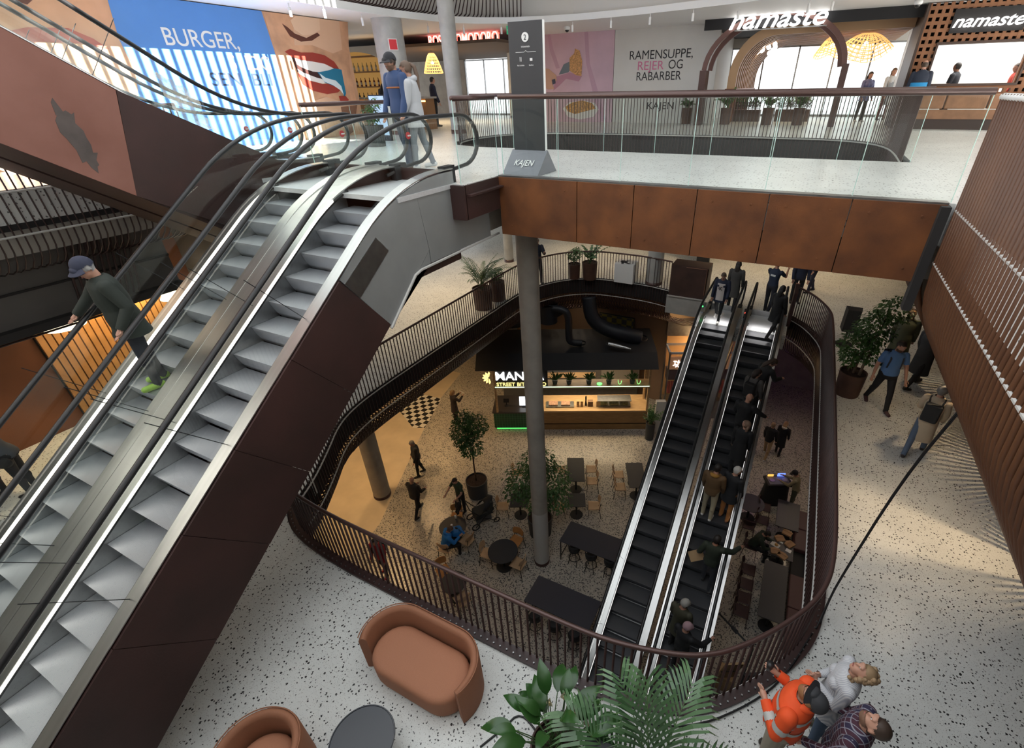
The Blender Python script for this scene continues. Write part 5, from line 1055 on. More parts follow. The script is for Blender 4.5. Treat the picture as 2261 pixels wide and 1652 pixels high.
# checkered floor patch far left, and yellow checks behind the ducts
def checker(name, poly_pts, z, c1, c2, s):
    m = mat(name, c1, .35); nt = m.node_tree; ck = nt.nodes.new('ShaderNodeTexChecker'); ck.inputs[1].default_value = (*c1, 1); ck.inputs[2].default_value = (*c2, 1); ck.inputs['Scale'].default_value = s
    tc = nt.nodes.new('ShaderNodeTexCoord'); nt.links.new(tc.outputs['Object'], ck.inputs['Vector']); nt.links.new(ck.outputs[0], nt.nodes['Principled BSDF'].inputs['Base Color']); return m
CK = checker('black_white_tiles', None, 0, (.70, .68, .62), (.02, .02, .02), 4.0)
struct(MB().add([tuple(at(x, y, .006)) for x, y in ((912, 945), (938, 945), (975, 880), (930, 870), (880, 905))], [(0, 1, 2, 3, 4)]).build('floor_ground_checks', CK))
t = thing('checked_panel', 'yellow and grey checkered panel on the wall behind the ducts', 'panel', aty(1360, 735, 18.9)); q_ = aty(1360, 725, 18.9); CKY = checker('yellow_grey_tiles', None, 0, (.20, .17, .03), (.05, .05, .055), 4.2)
MB().box(q_.x - .8, q_.x + .8, 18.9, 18.95, q_.z - .55, q_.z + .6).build('tiles', CKY, t); MB().box(q_.x - .84, q_.x + .84, 18.93, 18.97, q_.z - .6, q_.z + .64).build('frame', 'matblack', t)
struct(MB().box(-12, -1.2, 19.4, 19.5, 0, L1 - .5).build('wall_ground_stalls', mat('warm_stall_wall', (.22, .14, .09), .7)))
# ------------------------------------------------------------------ tables and chairs
TOP = mat('dark_table_top', (.035, .036, .042), .45)
def square_table(label, c, rz, w, d, tops=1):
    t = thing('cafe_table', label, 'table', (*c, 0), rz)
    MB().box(-w / 2, w / 2, -d / 2, d / 2, .715, .74).build('tabletop', TOP, t, world=False, bevel=.004)
    for k in range(tops):
        y = (k - (tops - 1) / 2) * d / tops; MB().cyl((0, y, .02), (0, y, .72), .035, n=12).build('pedestal', 'matblack', t, world=False); MB().lathe([(.23, 0), (.23, .015), (.05, .03)], (0, y, 0), 28).build('base', 'matblack', t, world=False)
    return t
def round_table(label, c, r, h=.74):
    t = thing('round_table', label, 'table', (*c, 0)); MB().lathe([(r - .01, h - .025), (r, h - .02), (r, h - .004), (r - .004, h)], n=44).build('tabletop', TOP, t, world=False)
    MB().cyl((0, 0, .02), (0, 0, h - .02), .04, n=14).build('pedestal', 'matblack', t, world=False); MB().lathe([(r * .55, 0), (r * .55, .02), (.06, .04)], n=32).build('base', 'matblack', t, world=False); return t
CHW = mat('bent_oak', (.50, .33, .19), .45, var=.1, vscale=5); CHO = mat('orange_oak', (.42, .19, .06), .45, var=.1, vscale=5); CHB = mat('burgundy_leather', (.030, .010, .012), .55); BANQ = mat('banquette_leather', (.085, .035, .036), .5)
def make_chair(label, mt, mleg='matblack', arms=False):
    t = thing('chair', label, 'chair', (0, 0, 0), 0)
    MB().grid(lambda u, v: ((u - .5) * (.42 - .04 * v), (v - .45) * .42, .455 + .02 * (2 * u - 1) ** 2 - .018 * math.sin(v * 3.1)), 8, 8).build('seat', mt, t, world=False, smooth=True).modifiers.new('s', 'SOLIDIFY').thickness = .014
    MB().grid(lambda u, v: ((u - .5) * .42 * (1 - .25 * (2 * abs(v - .5)) ** 3), .215 + .05 * v - .05 * (2 * u - 1) ** 2, .60 + .24 * v), 10, 6).build('backrest', mt, t, world=False, smooth=True).modifiers.new('s', 'SOLIDIFY').thickness = .014
    for sx in (-1, 1):
        MB().tube([(sx * .17, -.16, .45), (sx * .21, -.20, 0)], .010, 6).build('leg', mleg, t, world=False)
        MB().tube([(sx * .17, .25, .72), (sx * .17, .20, .46), (sx * .21, .26, 0)], .010, 6).build('leg', mleg, t, world=False)
    return t
_protos = {}
def chair(px, py, facing, label, kind='w', z=.45, pos=None):
    p = Vector(pos) if pos else at(px, py, z); mt = {'w': CHW, 'o': CHO, 'b': CHB}[kind]; rz = math.atan2(facing[1] - p.y, facing[0] - p.x) + math.pi / 2
    if kind not in _protos: _protos[kind] = make_chair(label, mt, 'matblack' if kind != 'b' else CHB); o = _protos[kind]; o.location = (p.x, p.y, 0); o.rotation_euler = (0, 0, rz)
    else: o = dup(_protos[kind], (p.x, p.y, 0), rz, label)
    return o
uq = Vector((.903, .43))
T1 = (-6.62, 10.12); T2 = (-5.48, 12.42); T3 = (-4.81, 10.99); T4 = (-3.32, 13.10)
square_table('square dark table left of the slender column under the broad ficus', T1, SA, .65, .65); square_table('long dark table right of the broad ficus, the farther one', T2, SA, .65, 1.30, 2); square_table('square dark table right of the slender column with two oak chairs', T3, SA, .62, .65); square_table('long dark table just left of the descending escalator', T4, SA, .65, 1.35, 2)
def side(T, s, d=.62, o=0): return (T[0] + uq.x * s * d - uq.y * o, T[1] + uq.y * s * d + uq.x * o, 0)
for T, lst in ((T1, ((-1, 0, 'oak chair on the left side of the square table under the ficus'), (1, 0, 'oak chair half hidden by the slender column'))), (T3, ((-1, 0, 'oak chair on the left of the small table right of the column'), (1, 0, 'oak chair on the right of the small table right of the column'))),
               (T2, ((1, .33, 'farther oak chair on the right of the table behind the ficus'), (1, -.33, 'nearer oak chair on the right of the table behind the ficus'), (-1, .3, 'oak chair glimpsed through the ficus leaves'))), (T4, ((-1, .33, 'farther oak chair at the table beside the descending escalator'), (-1, -.33, 'nearer oak chair at the table beside the descending escalator')))):
    for s_, o_, lb in lst: p = side(T, s_, .60, o_); chair(0, 0, (p[0] - s_ * uq.x, p[1] - s_ * uq.y), lb, 'w', pos=p)
chair(0, 0, (-6.9, 11.9), 'oak chair standing alone behind the ficus on its left', 'w', pos=(-7.55, 11.6, 0))
RT1, RT2, RT3 = (-6.02, 8.02), (-8.05, 8.15), (-6.75, 6.45)
round_table('round black table nearest the foot of the slender column', RT1, .47); round_table('round black table where the person in blue sits', RT2, .45); round_table('round dark table seen through the railing rods', RT3, .38)
chair(1138, 1195, RT1, 'orange oak chair behind the round table at the column foot', 'o'); chair(1078, 1222, RT1, 'oak chair on the left of the round table at the column foot', 'w'); chair(1143, 1244, RT1, 'oak chair at the front right of the round table at the column foot', 'w')
chair(1008, 1142, RT2, 'orange oak chair at the far side of the table in use', 'o'); chair(1030, 1192, RT2, 'oak chair turned away at the right of the table in use', 'w'); chair(985, 1207, RT2, 'oak chair under the seated person in the blue coat', 'w')
chair(980, 1262, RT3, 'oak chair behind the railing rods left of the round table', 'o'); chair(1020, 1322, RT3, 'pale oak chair behind the railing rods in front of the round table', 'w')
# high tables with black stools
def high_table(label, x0, x1, y0, y1, h=.92):
    t = thing('high_table', label, 'table', ((x0 + x1) / 2, (y0 + y1) / 2, 0)); MB().box(x0, x1, y0, y1, h - .03, h).build('tabletop', mat('blue_black_top', (.038, .038, .052), .5), t, bevel=.004)
    for x in (x0 + .03, x1 - .03):
        for y in (y0 + .03, y1 - .03): MB().box(x - .014, x + .014, y - .014, y + .014, 0, h - .03).build('leg', 'matblack', t)
        MB().box(x - .012, x + .012, y0 + .04, y1 - .04, .18, .205).build('stretcher', 'matblack', t)
    return t
high_table('long dark high table behind, with three black stools along its near side', -4.52, -2.62, 9.0, 9.89); high_table('long dark high table in front, nearest the railing', -4.52, -2.55, 6.72, 7.62)
def stool_black(x, y, label, rz=0):
    t = thing('bar_stool', label, 'stool', (x, y, 0), rz); MB().lathe([(.15, .60), (.18, .61), (.185, .64), (.15, .655), (0, .65)], n=24, cap=False).build('seat', 'matblack', t, world=False, smooth=True)
    MB().grid(lambda u, v: (.19 * math.cos(R(20 + u * 140)), -.19 * math.sin(R(20 + u * 140)), .66 + .22 * v), 10, 3).build('backrest', 'matblack', t, world=False, smooth=True).modifiers.new('s', 'SOLIDIFY').thickness = .015
    for k in range(4): a = R(45 + 90 * k); MB().cyl((.1 * math.cos(a), .1 * math.sin(a), .61), (.21 * math.cos(a), .21 * math.sin(a), 0), .012, n=6).build('leg', 'matblack', t, world=False)
    MB().tube([(.175 * math.cos(R(a)), .175 * math.sin(R(a)), .24) for a in range(0, 360, 20)], .012, 6, closed=True).build('foot_ring', 'matblack', t, world=False); return t
for i, (px, py, lb) in enumerate(((1268, 1240, 'black bar stool at the left end of the farther high table'), (1305, 1256, 'black bar stool at the middle of the farther high table'), (1346, 1270, 'black bar stool at the right end of the farther high table'))): p = at(px, py - 12, .3); stool_black(p.x, p.y, lb)
for i, (x, lb) in enumerate(((-4.1, 'black bar stool at the left of the nearer high table'), (-3.5, 'black bar stool in the middle of the nearer high table'), (-2.9, 'black bar stool at the right of the nearer high table'))): stool_black(x, 6.58, lb)
# right hand dining strip
def rect_table(label, x0, x1, y0, y1, h=.74):
    t = thing('dining_table', label, 'table', ((x0 + x1) / 2, (y0 + y1) / 2, 0)); MB().box(x0, x1, y0, y1, h - .03, h).build('tabletop', TOP, t, bevel=.004)
    for y in (y0 + .3, y1 - .3): MB().cyl(((x0 + x1) / 2, y, .02), ((x0 + x1) / 2, y, h - .03), .035, n=12).build('pedestal', 'matblack', t); MB().lathe([(.22, 0), (.22, .015), (.05, .03)], ((x0 + x1) / 2, y, 0), 28).build('base', 'matblack', t)
    return t
rect_table('long dark dining table nearest in the strip right of the escalators', 1.40, 2.06, 9.2, 11.2); rect_table('dark dining table covered with takeaway bags and papers', 1.46, 2.16, 11.45, 12.25); rect_table('dark dining table farthest in the strip, by the music desk', 1.56, 2.26, 12.75, 14.05)
round_table('round dark table pressed against the side of the right escalator', (.72, 13.45), .45)
for y, lb in ((10.85, 'burgundy chair farthest along the nearest dining table'), (10.3, 'burgundy chair second from the far end of the nearest dining table'), (9.8, 'burgundy chair third along the nearest dining table'), (9.35, 'burgundy chair at the near end of the nearest dining table')): chair(0, 0, (2, y), lb, 'b', pos=(1.02, y, 0))
for y, lb in ((13.75, 'burgundy chair farther at the table by the music desk'), (13.1, 'burgundy chair nearer at the table by the music desk')): chair(0, 0, (2, y), lb, 'b', pos=(1.2, y, 0))
chair(0, 0, (.72, 13.4), 'burgundy chair under the round table beside the escalator', 'b', pos=(.78, 12.7, 0))
bq = thing('banquette', 'burgundy banquette bench along the right of the dining tables', 'bench', (2.5, 11, 0))
for y0, y1 in ((8.9, 10.05), (10.07, 11.25), (12.3, 13.2), (13.22, 14.1)): MB().box(2.16, 2.62, y0, y1, .30, .46).build('seat_cushion', BANQ, bq, bevel=.03)
MB().box(2.2, 2.62, 8.9, 14.1, 0, .30).build('bench_base', 'matblack', bq); MB().box(2.62, 2.74, 8.9, 14.1, 0, .95).build('backrest', BANQ, bq, bevel=.03)
# takeaway boxes, paper, phone on the busy table
KR = mat('kraft_paper', (.36, .21, .11), .8, var=.1, vscale=8)
for i, (px, py, rz, lb) in enumerate(((1722, 1190, .5, 'brown paper takeaway bag lying left on the busy table'), (1738, 1178, -.3, 'brown paper takeaway bag lying upright at the back of the busy table'), (1744, 1203, .9, 'brown paper takeaway bag lying right on the busy table'), (1712, 1218, .2, 'small brown paper bag at the near edge of the busy table'), (1727, 1228, -.5, 'brown paper bag hanging at the near corner of the busy table'))):
    p = at(px, py, .76); t = thing('paper_bag', lb, 'bag', (p.x, p.y, .74), rz); MB().prism([(-.14, -.1), (.14, -.1), (.14, .1), (.0, .15), (-.14, .1)], 0, .05, 'z').build('bag', KR, t, world=False); MB().box(-.14, .14, .04, .06, .05, .058).build('fold', KR, t, world=False)
for px, py, lb, s_, m in ((1741, 1216, 'white paper sheet on the busy table', (.16, .13), 'white'), (1724, 1197, 'white napkin between the paper bags', (.14, .06), 'white')): p = at(px, py, .75); tag(MB().cbox((p.x, p.y, .744), (*s_, .006), (0, 0, -.3)).build('paper_sheet', m), lb, 'paper')
p = at(1712, 1203, .76); t = thing('meal_tray', 'pale tray with a burger meal on the busy table', 'food', (p.x, p.y, .74), -.4); MB().cbox((0, 0, .012), (.26, .18, .02)).build('tray', 'offwhite', t, world=False); MB().sphere((.03, 0, .05), (.055, .055, .035), 12, 8).build('burger', mat('bun', (.5, .28, .08), .6), t, world=False, smooth=True)
# music desk
p = at(1722, 1075, 0); t = thing('music_desk', 'music mixing desk with lit decks on a black draped stand', 'mixing desk', (1.45, 14.75, 0), .45)
MB().grid(lambda u, v: ((.42 + .10 * v) * math.cos(6.2832 * u) * 1.0, (.28 + .06 * v) * math.sin(6.2832 * u), .88 * (1 - v) + .01 * math.sin(40 * u)), 40, 4).build('black_drape', 'matblack', t, world=False, smooth=True); MB().box(-.44, .44, -.26, .26, .88, .96).build('console', 'matblack', t, world=False); MB().box(-.36, .36, -.2, .2, .96, .966).build('faceplate', mat('face', (.14, .14, .15), .4), t, world=False)
for x in (-.22, .22): MB().lathe([(.09, .966), (.09, .985)], (x, 0, 0), 20).build('deck_wheel', 'steel2', t, world=False)
MB().box(.05, .32, .2, .23, .97, 1.09).build('screen', emis('blue_screen', (.12, .2, 1), 2.0), t, world=False); MB().box(-.3, -.1, .2, .23, .97, 1.05).build('amber_lamps', emis('amber_lamps', (1, .5, .1), 1.2), t, world=False)
# boom arm and board near the bottom of the escalator
t = thing('boom_pole', 'thin black pole slanting from the escalator side to the railing', 'pole', at(1590, 1357, 2.4)); a_ = at(1588, 1355, 2.3); b_ = at(1662, 1433, 3.2)
MB().tube([a_, b_], .022, 8).build('pole', 'matblack', t); c_ = a_.lerp(b_, .5); MB().cyl(c_ - (b_ - a_).normalized() * .09, c_ + (b_ - a_).normalized() * .09, .045, n=10).build('joint', 'matblack', t); MB().tube([b_, (b_.x, b_.y, 0)], .02, 8).build('stand', 'matblack', t)
t = thing('cloth_table', 'dark slatted board standing below the curved railing', 'board', at(1690, 1530, 0)); p = at(1668, 1500, 1.2); MB().cbox((p.x, p.y, p.z - .5), (.72, .06, 1.5), (0, 0, .5)).build('panel', mat('slate', (.05, .042, .045), .6), t); MB().cbox((p.x, p.y, .2), (.5, .4, .4)).build('foot', 'matblack', t)
t = thing('plywood_crate', 'tilted plywood crate lid below the railing by the escalator foot', 'crate', at(1600, 1530, 0)); p = at(1612, 1480, 1.1); MB().cbox((p.x, p.y, p.z), (.42, .05, 1.0), (R(12), 0, .5)).build('lid', WOOD, t); MB().cbox((p.x, p.y - .03, p.z), (.44, .02, .03), (R(12), 0, .5)).build('strap', 'matblack', t); MB().cbox((p.x, p.y + .25, p.z * .25), (.4, .4, p.z * .5)).build('crate_body', WOOD, t)
# big leafed plant under the railing, seen through the rods
ficus('potted_shrub', 'large leafed shrub below the railing seen through the rods by the lily', (-2.85, 4.6, 0), .7, [(0, 0, 1.5, .5, .5), (-.35, .1, 1.3, .4, .4)], 420, .2, .3, .5, POTG, 0, 61)
# stroller
t = thing('stroller', 'black folding pram with a hooded seat beside the parent holding a toddler', 'pram', at(1068, 1150, 0), R(-35)); p = t.location
MB().grid(lambda u, v: (.24 * math.cos(R(180 * u)), .10 + .32 * math.sin(R(180 * u)) * (.55 + .45 * v) - .2 * (1 - v), .72 + .34 * math.sin(R(180 * u)) * .9 - .1 * (1 - v)), 14, 6).build('hood', 'matblack', t, world=False, smooth=True).modifiers.new('s', 'SOLIDIFY').thickness = .02
MB().prism([(-.34, .35), (.30, .45), (.36, .95), (.26, .95), (.2, .60), (-.30, .58)], -.23, .23, 'x').build('seat', mat('pram_cloth', (.028, .03, .03), .8), t, world=False, bevel=.02)
for sx in (-1, 1):
    MB().tube([(sx * .26, .40, .08), (sx * .26, -.1, .45), (sx * .26, -.5, 1.02)], .014, 8).build('frame_tube', 'matblack', t, world=False); MB().tube([(sx * .26, -.38, .08), (sx * .26, .05, .5)], .014, 8).build('frame_tube', 'matblack', t, world=False)
    for y, r in ((-.38, .13), (.40, .10)): MB().tube([(sx * .28, y + r * math.cos(a * .5236), r + .01 + r * math.sin(a * .5236)) for a in range(12)], .022, 8, closed=True).build('wheel', 'matblack', t, world=False)
MB().tube([(-.26, -.5, 1.02), (.26, -.5, 1.02)], .018, 8).build('handle', 'matblack', t, world=False); MB().box(-.2, .2, -.3, .25, .18, .34).build('basket', mat('pram_basket', (.10, .10, .10), .8), t, world=False)
for px, py, lb, m, h, z0 in ((1006, 1143, 'clear drink cup at the back of the table in use', 'offwhite', .14, .74), (1016, 1140, 'amber drink glass at the back of the table in use', mat('amber_glass', (.5, .25, .06), .2), .13, .74), (997, 1160, 'small white cup on the table in use', 'white', .07, .74), (1287, 1081, 'glass tumbler on the floor beside the farther long table', 'offwhite', .14, 0)): p = at(px, py, z0 + .05); tag(MB().lathe([(.03, 0), (.038, h), (.034, h), (.026, .01)], (p.x, p.y, z0), 14).build('drink_cup', m, smooth=True), lb, 'cup')
t = thing('coat', 'bright blue child coat heaped on the table in use', 'coat', (-7.78, 8.02, .74)); rg = random.Random(2)
MB().grid(lambda u, v: ((.05 + .20 * v ** .7) * math.cos(6.2832 * u) * (1 + .22 * math.sin(u * 31)), (.04 + .15 * v ** .7) * math.sin(6.2832 * u) * (1 + .2 * math.cos(u * 25)), .17 * (1 - v ** 2) + .02 * math.sin(u * 19 + v * 7)), 36, 8).build('cloth', mat('blue_shell', (.01, .14, .42), .5), t, world=False, smooth=True)
# ================================================================== first level, behind the big escalators
struct(MB().box(-14.3, -14.1, -8, 9.0, L1, L2 - .9).build('wall_left_first', mat('orange_brown_wall', (.16, .058, .022), .6, var=.15, vscale=1)))
SLA = mat('lit_oak_slats', (.42, .22, .08), .5, var=.15, vscale=3)
t = thing('slat_wall', 'wall of upright warm oak slats behind the left escalator', 'wall panel', (-13.9, 3.9, L1)); m1 = MB(); m1.box(-14.08, -14.04, 3.2, 5.9, L1 + .04, 9.15); m1.build('backing', 'dark', t); m2 = MB()
for i in range(20): m2.box(-14.04, -13.96, 3.22 + i * .135, 3.33 + i * .135, L1 + .05, 9.12)
m2.build('slats', SLA, t)
struct(MB().box(-13.9, -12.5, -8, 5.6, 9.45, 10.9).build('wall_bulkhead', mat('grey_bulkhead', (.115, .105, .098), .65, var=.08, vscale=1.5))); struct(MB().box(-12.52, -12.46, -8, 5.6, 10.02, 10.06).build('trim_3', 'dark')); struct(MB().box(-13.9, -12.3, -8, 5.6, 9.3, 9.45).build('trim_4', 'dark'))
struct(MB().box(-14.3, -11.9, 6.6, 7.5, 8.9, 10.9).build('wall_bulkhead_far', mat('grey_bulkhead2', (.11, .10, .092), .65)))
t = thing('ceiling_rods', 'bundle of curved brown rods dropping over the grey bulkhead', 'ceiling rods', (-12.3, 4, 9.5)); 
for i in range(11): y = 3.75 + i * .105; MB().tube(smoothpath([(-12.2, y + .25, 11.1), (-12.3, y + .05, 10.2), (-12.42, y, 9.6), (-12.7, y - .05, 9.22), (-13.6, y - .1, 9.15)], 2), .022, 6).build('rod', 'brown', t, smooth=True)
t = thing('ceiling_rods', 'rods running level under the dark beam beside the slat wall', 'ceiling rods', (-13, 3, 9.2))
for i in range(9): MB().tube([(-12.55 - i * .16, 1.0, 9.2), (-12.55 - i * .16, 4.6, 9.2)], .022, 6).build('rod', 'brown', t, smooth=True)
LAMP = emis('dome_lamp_light', (1, .80, .52), 7)
for (x, y, z, lb) in ((-13.2, 3.55, 9.0, 'glowing white dome lamp behind the man in the cap'), (-13.3, 5.75, 8.85, 'glowing white dome lamp seen between the handrails'), (-13.2, 4.3, 9.35, 'glowing lamp half hidden above the rods beside the cap')):
    t = thing('dome_lamp', lb, 'lamp', (x, y, z)); MB().lathe([(.34, 0), (.28, .10), (.12, .19), (.02, .22)], (x, y, z), 28).build('shade', LAMP, t, smooth=True); MB().tube([(x, y, z + .2), (x, y, 10.9)], .01, 6).build('cord', 'matblack', t)
# ================================================================== people
_pm = {}
def cm(name, col, rough=.75, **k):
    key = (name, col)
    if key not in _pm: _pm[key] = mat(name, col, rough, **k)
    return _pm[key]
SKIN = mat('skin', (.50, .27, .19), .5); SKIN2 = mat('tanned_skin', (.40, .20, .13), .5); LIPS = mat('lips', (.38, .12, .10), .45); EYE = mat('eye_white', (.7, .68, .65), .3); PUP = mat('pupil', (.03, .02, .015), .3); GLS = mat('sunglass', (.01, .01, .012), .2)
def remesh(mb, vox, it):
    me = bpy.data.meshes.new('t'); me.from_pydata(mb.v, [], mb.f); o = bpy.data.objects.new('t', me); COL.objects.link(o)
    r = o.modifiers.new('r', 'REMESH'); r.mode = 'VOXEL'; r.voxel_size = vox; s = o.modifiers.new('s', 'SMOOTH'); s.factor = .5; s.iterations = it
    dg = bpy.context.evaluated_depsgraph_get(); ev = o.evaluated_get(dg).to_mesh()
    n = len(ev.vertices); co = np.empty(n * 3); ev.vertices.foreach_get('co', co); nr = np.empty(n * 3); ev.vertices.foreach_get('normal', nr)
    fs = [tuple(p.vertices) for p in ev.polygons]; o.evaluated_get(dg).to_mesh_clear(); bpy.data.objects.remove(o); bpy.data.meshes.remove(me)
    return co.reshape(-1, 3), nr.reshape(-1, 3), fs
def rot(v, ax, a): return Matrix.Rotation(a, 3, ax) @ v
def person(label, loc, rz, h=1.75, top=(.03, .03, .035), bot=(.02, .02, .025), shoe=(.02, .02, .02), hair=(.05, .03, .02), hstyle='short', skin=SKIN, lean=0, hip=((0, 0), (0, 0)), arms=((8, 8, 15), (8, 8, 15)), head=(5, 0), twist=0,
           sleeve='long', vox=.02, bulk=1.0, coat=None, cap=None, extra=None, topm=None, female=False, ttype='jacket', seat=False, hood=None, stripes=None, group=None, collar=None, beard=None, inn=(20, 20), sunglasses=False, skirt=None, fingers=True):
    t = thing('person', label, 'person', loc, rz, group); sc = h / 1.75; V = Vector; mb = MB(); seg = []
    def cap_(lab, a, b, ra, rb, flat=None):
        a, b = V(a), V(b); k = 5; pts = [a.lerp(b, i / k) for i in range(k + 1)]; mb.tube(pts, [ra + (rb - ra) * i / k for i in range(k + 1)], 12, True, flat=flat); mb.sphere(a, ra, 10, 7); mb.sphere(b, rb, 10, 7); seg.append((lab, a, b, (ra + rb) / 2))
    # legs
    feet = []; legs = []
    for i, s in ((0, 1), (1, -1)):
        a, k = R(hip[i][0]), R(hip[i][1]); ab = R(3 if not seat else 8); hj = V((s * .09, 0, 0)); kn = hj + V((s * math.sin(ab) * .43, -math.sin(a) * .43, -math.cos(a) * .43)); an = kn + V((0, -math.sin(a - k) * .42, -math.cos(a - k) * .42)); legs.append((s, hj, kn, an, a - k)); feet.append(an.z)
    hz = -min(feet) + .075
    up = V((0, 0, hz)); L = R(lean); spine = V((0, -math.sin(L), math.cos(L))); fwd = V((0, -math.cos(L), -math.sin(L)))
    for s, hj, kn, an, sa in legs:
        hj, kn, an = hj + up, kn + up, an + up; cap_('thigh', hj, kn, .085 * bulk ** .5, .056); cap_('shin', kn, an, .055, .040); kk = kn.lerp(an, .3) + V((0, .012, 0)); mb.sphere(kk, (.052, .056, .09), 10, 8)
        fa = max(0, -sa - .15) if not seat else 0; td = V((s * .12, -math.cos(fa), -math.sin(fa))); heel = an + V((0, .035, -.03)); toe = an + td * .155 + V((0, 0, -.035)); cap_('foot', heel, toe, .038, .032)
    def P(x, y, z): return up + V((x, 0, 0)) + fwd * (-y) + spine * z
    st = [(-.09, .125, .095), (-.03, .158, .115), (.06, .160, .115), (.17, .142, .102), (.28, .152, .110), (.38, .170, .115), (.46, .172, .105), (.515, .125, .085), (.55, .07, .065)]
    vs = []; n = 18
    for (z, rx, ry) in st:
        w = bulk * (.94 if female else 1.0) * (1.06 if (female and z < .1) else 1)
        for j in range(n): a = 2 * math.pi * j / n; vs.append(P(rx * w * math.cos(a), ry * bulk * math.sin(a) * (1.0 if z > .3 else 1.02 * bulk ** .6), z))
    mb.add(vs, [(i * n + j, i * n + (j + 1) % n, (i + 1) * n + (j + 1) % n, (i + 1) * n + j) for i in range(len(st) - 1) for j in range(n)] + [tuple(range(n - 1, -1, -1)), tuple((len(st) - 1) * n + j for j in range(n))])
    if female: 
        for s in (1, -1): mb.sphere(P(s * .075, -.095, .37), (.07, .06, .065), 10, 8)
    seg.append(('pelvis', P(0, 0, -.05), P(0, 0, .05), .13)); seg.append(('torso', P(0, 0, .10), P(0, 0, .46), .13)); seg.append(('torso', P(.1, 0, .46), P(-.1, 0, .46), .08))
    hands = []
    for i, s in ((0, 1), (1, -1)):
        a, b, e = [R(q) for q in arms[i]]; sh = P(s * (.185 * (.93 if female else 1.0) * bulk ** .5), 0, .475); q = Matrix.Rotation(L * .8, 3, 'X')
        d1 = q @ V((s * math.sin(b), -math.sin(a) * math.cos(b), -math.cos(a) * math.cos(b))); el = sh + d1 * .285; ii = R(inn[i]); a2 = a + e
        d2 = q @ V((s * math.sin(b) * .5 - s * math.sin(ii) * min(1, e / 1.2), -math.sin(a2) * math.cos(b), -math.cos(a2))); d2.normalize(); wr = el + d2 * .255
        cap_('uparm', sh, el, .056 * bulk ** .5, .044); cap_('forearm', el, wr, .043, .030); pl = wr + d2 * .085; cap_('hand', wr + d2 * .02, pl, .028, .032, None); hands.append((s, wr, pl, d2))
    nk = P(0, 0, .53); hb = spine.copy(); hp, hy = R(head[0]), R(head[1])
    Q = Matrix.Rotation(hy, 3, 'Z') @ Matrix.Rotation(hp + L * .4, 3, 'X'); hc = P(0, -.005, .595) + Q @ V((0, -.02, .105))
    H = lambda x, y, z: hc + Q @ V((x, y, z))
    cap_('neck', nk - spine * .03, hc + Q @ V((0, .025, -.06)), .060, .052)
    for (c, r) in (((0, .012, .022), (.077, .096, .098)), ((0, -.018, -.045), (.060, .072, .075)), ((0, -.05, -.085), (.034, .032, .028)), ((0, -.098, -.012), (.014, .020, .026)), ((0, -.085, .03), (.05, .02, .03)), ((.079, .015, -.01), (.010, .020, .032)), ((-.079, .015, -.01), (.010, .020, .032))):
        b0 = len(mb.v); mb.sphere((0, 0, 0), r, 14, 10); mb.v[b0:] = [tuple(H(*(V(v) + V(c)))) for v in mb.v[b0:]]
    seg.append(('head', H(0, 0, .02), H(0, -.02, -.05), .085))
    co, nr, fs = remesh(mb, vox / sc, 3); cen = np.array([co[list(f)].mean(0) for f in fs])
    D = []
    for lab, a, b, r in seg:
        a, b = np.array(a), np.array(b); ab = b - a; L2_ = max(1e-9, ab @ ab); u = np.clip(((cen - a) @ ab) / L2_, 0, 1); D.append(np.linalg.norm(cen - a - u[:, None] * ab, axis=1) - r)
    labs = np.array([s_[0] for s_ in seg])[np.argmin(np.array(D), 0)]
    def sub(mask, off, name, m, extra_mb=None, par=t):
        idx = np.nonzero(mask)[0]; used = {}; b = MB(); nv = []; nf = []
        for fi in idx:
            g = []
            for v in fs[fi]:
                if v not in used: used[v] = len(nv); nv.append(tuple((co[v] + nr[v] * off) * sc))
                g.append(used[v])
            nf.append(tuple(g))
        b.add(nv, nf)
        if extra_mb: b.add([tuple(V(v) * sc) for v in extra_mb.v], extra_mb.f)
        return b.build(name, m, par, smooth=True, world=False) if nv else None
    # body, one continuous skin surface with fingers
    fb = MB()
    if fingers:
        for s, wr, pl, d in hands:
            side = d.cross(V((0, -1, 0.3))).normalized() if abs(d.y) < .9 else V((1, 0, 0)); nrm = side.cross(d).normalized(); curl = .5
            for k, (o, ln) in enumerate(((-.026, .062), (-.009, .072), (.009, .068), (.026, .052))):
                b = pl + side * o + d * .012; m1 = b + (d + nrm * .25 * curl).normalized() * ln * .5; m2 = m1 + (d + nrm * 1.0 * curl).normalized() * ln * .5; fb.tube([b, m1, m2], [.0095, .009, .007], 6)
            b = wr + d * .03 - side * .028; fb.tube([b, b + (d * .7 - side * .6).normalized() * .035, b + (d * .9 - side * .3 + nrm * .3).normalized() * .07], [.011, .010, .008], 6)
    sub(np.ones(len(fs), bool), 0, 'body', skin, fb)
    ht = lambda: None
    legm = np.isin(labs, ('thigh', 'shin', 'pelvis')); sh_ = skirt
    # hem height along spine
    zz = (cen - np.array(up)) @ np.array(spine)
    topset = np.isin(labs, ('torso', 'uparm') + (('forearm',) if sleeve == 'long' else ())) | ((labs == 'pelvis') & (zz > -.06))
    if sleeve == 'short':
        for i_, s_ in enumerate(seg):
            if s_[0] == 'uparm': a, b = np.array(s_[1]), np.array(s_[2]); u = ((cen - a) @ (b - a)) / ((b - a) @ (b - a)); topset &= ~((labs == 'uparm') & (np.abs(cen[:, 0] - (a + b)[0] / 2) < .15) & (u > .72))
    topset |= (labs == 'neck') & (zz < .545)
    off = {'jacket': .022, 'tee': .010, 'shirt': .012, 'coat': .028}[ttype]
    ex = None
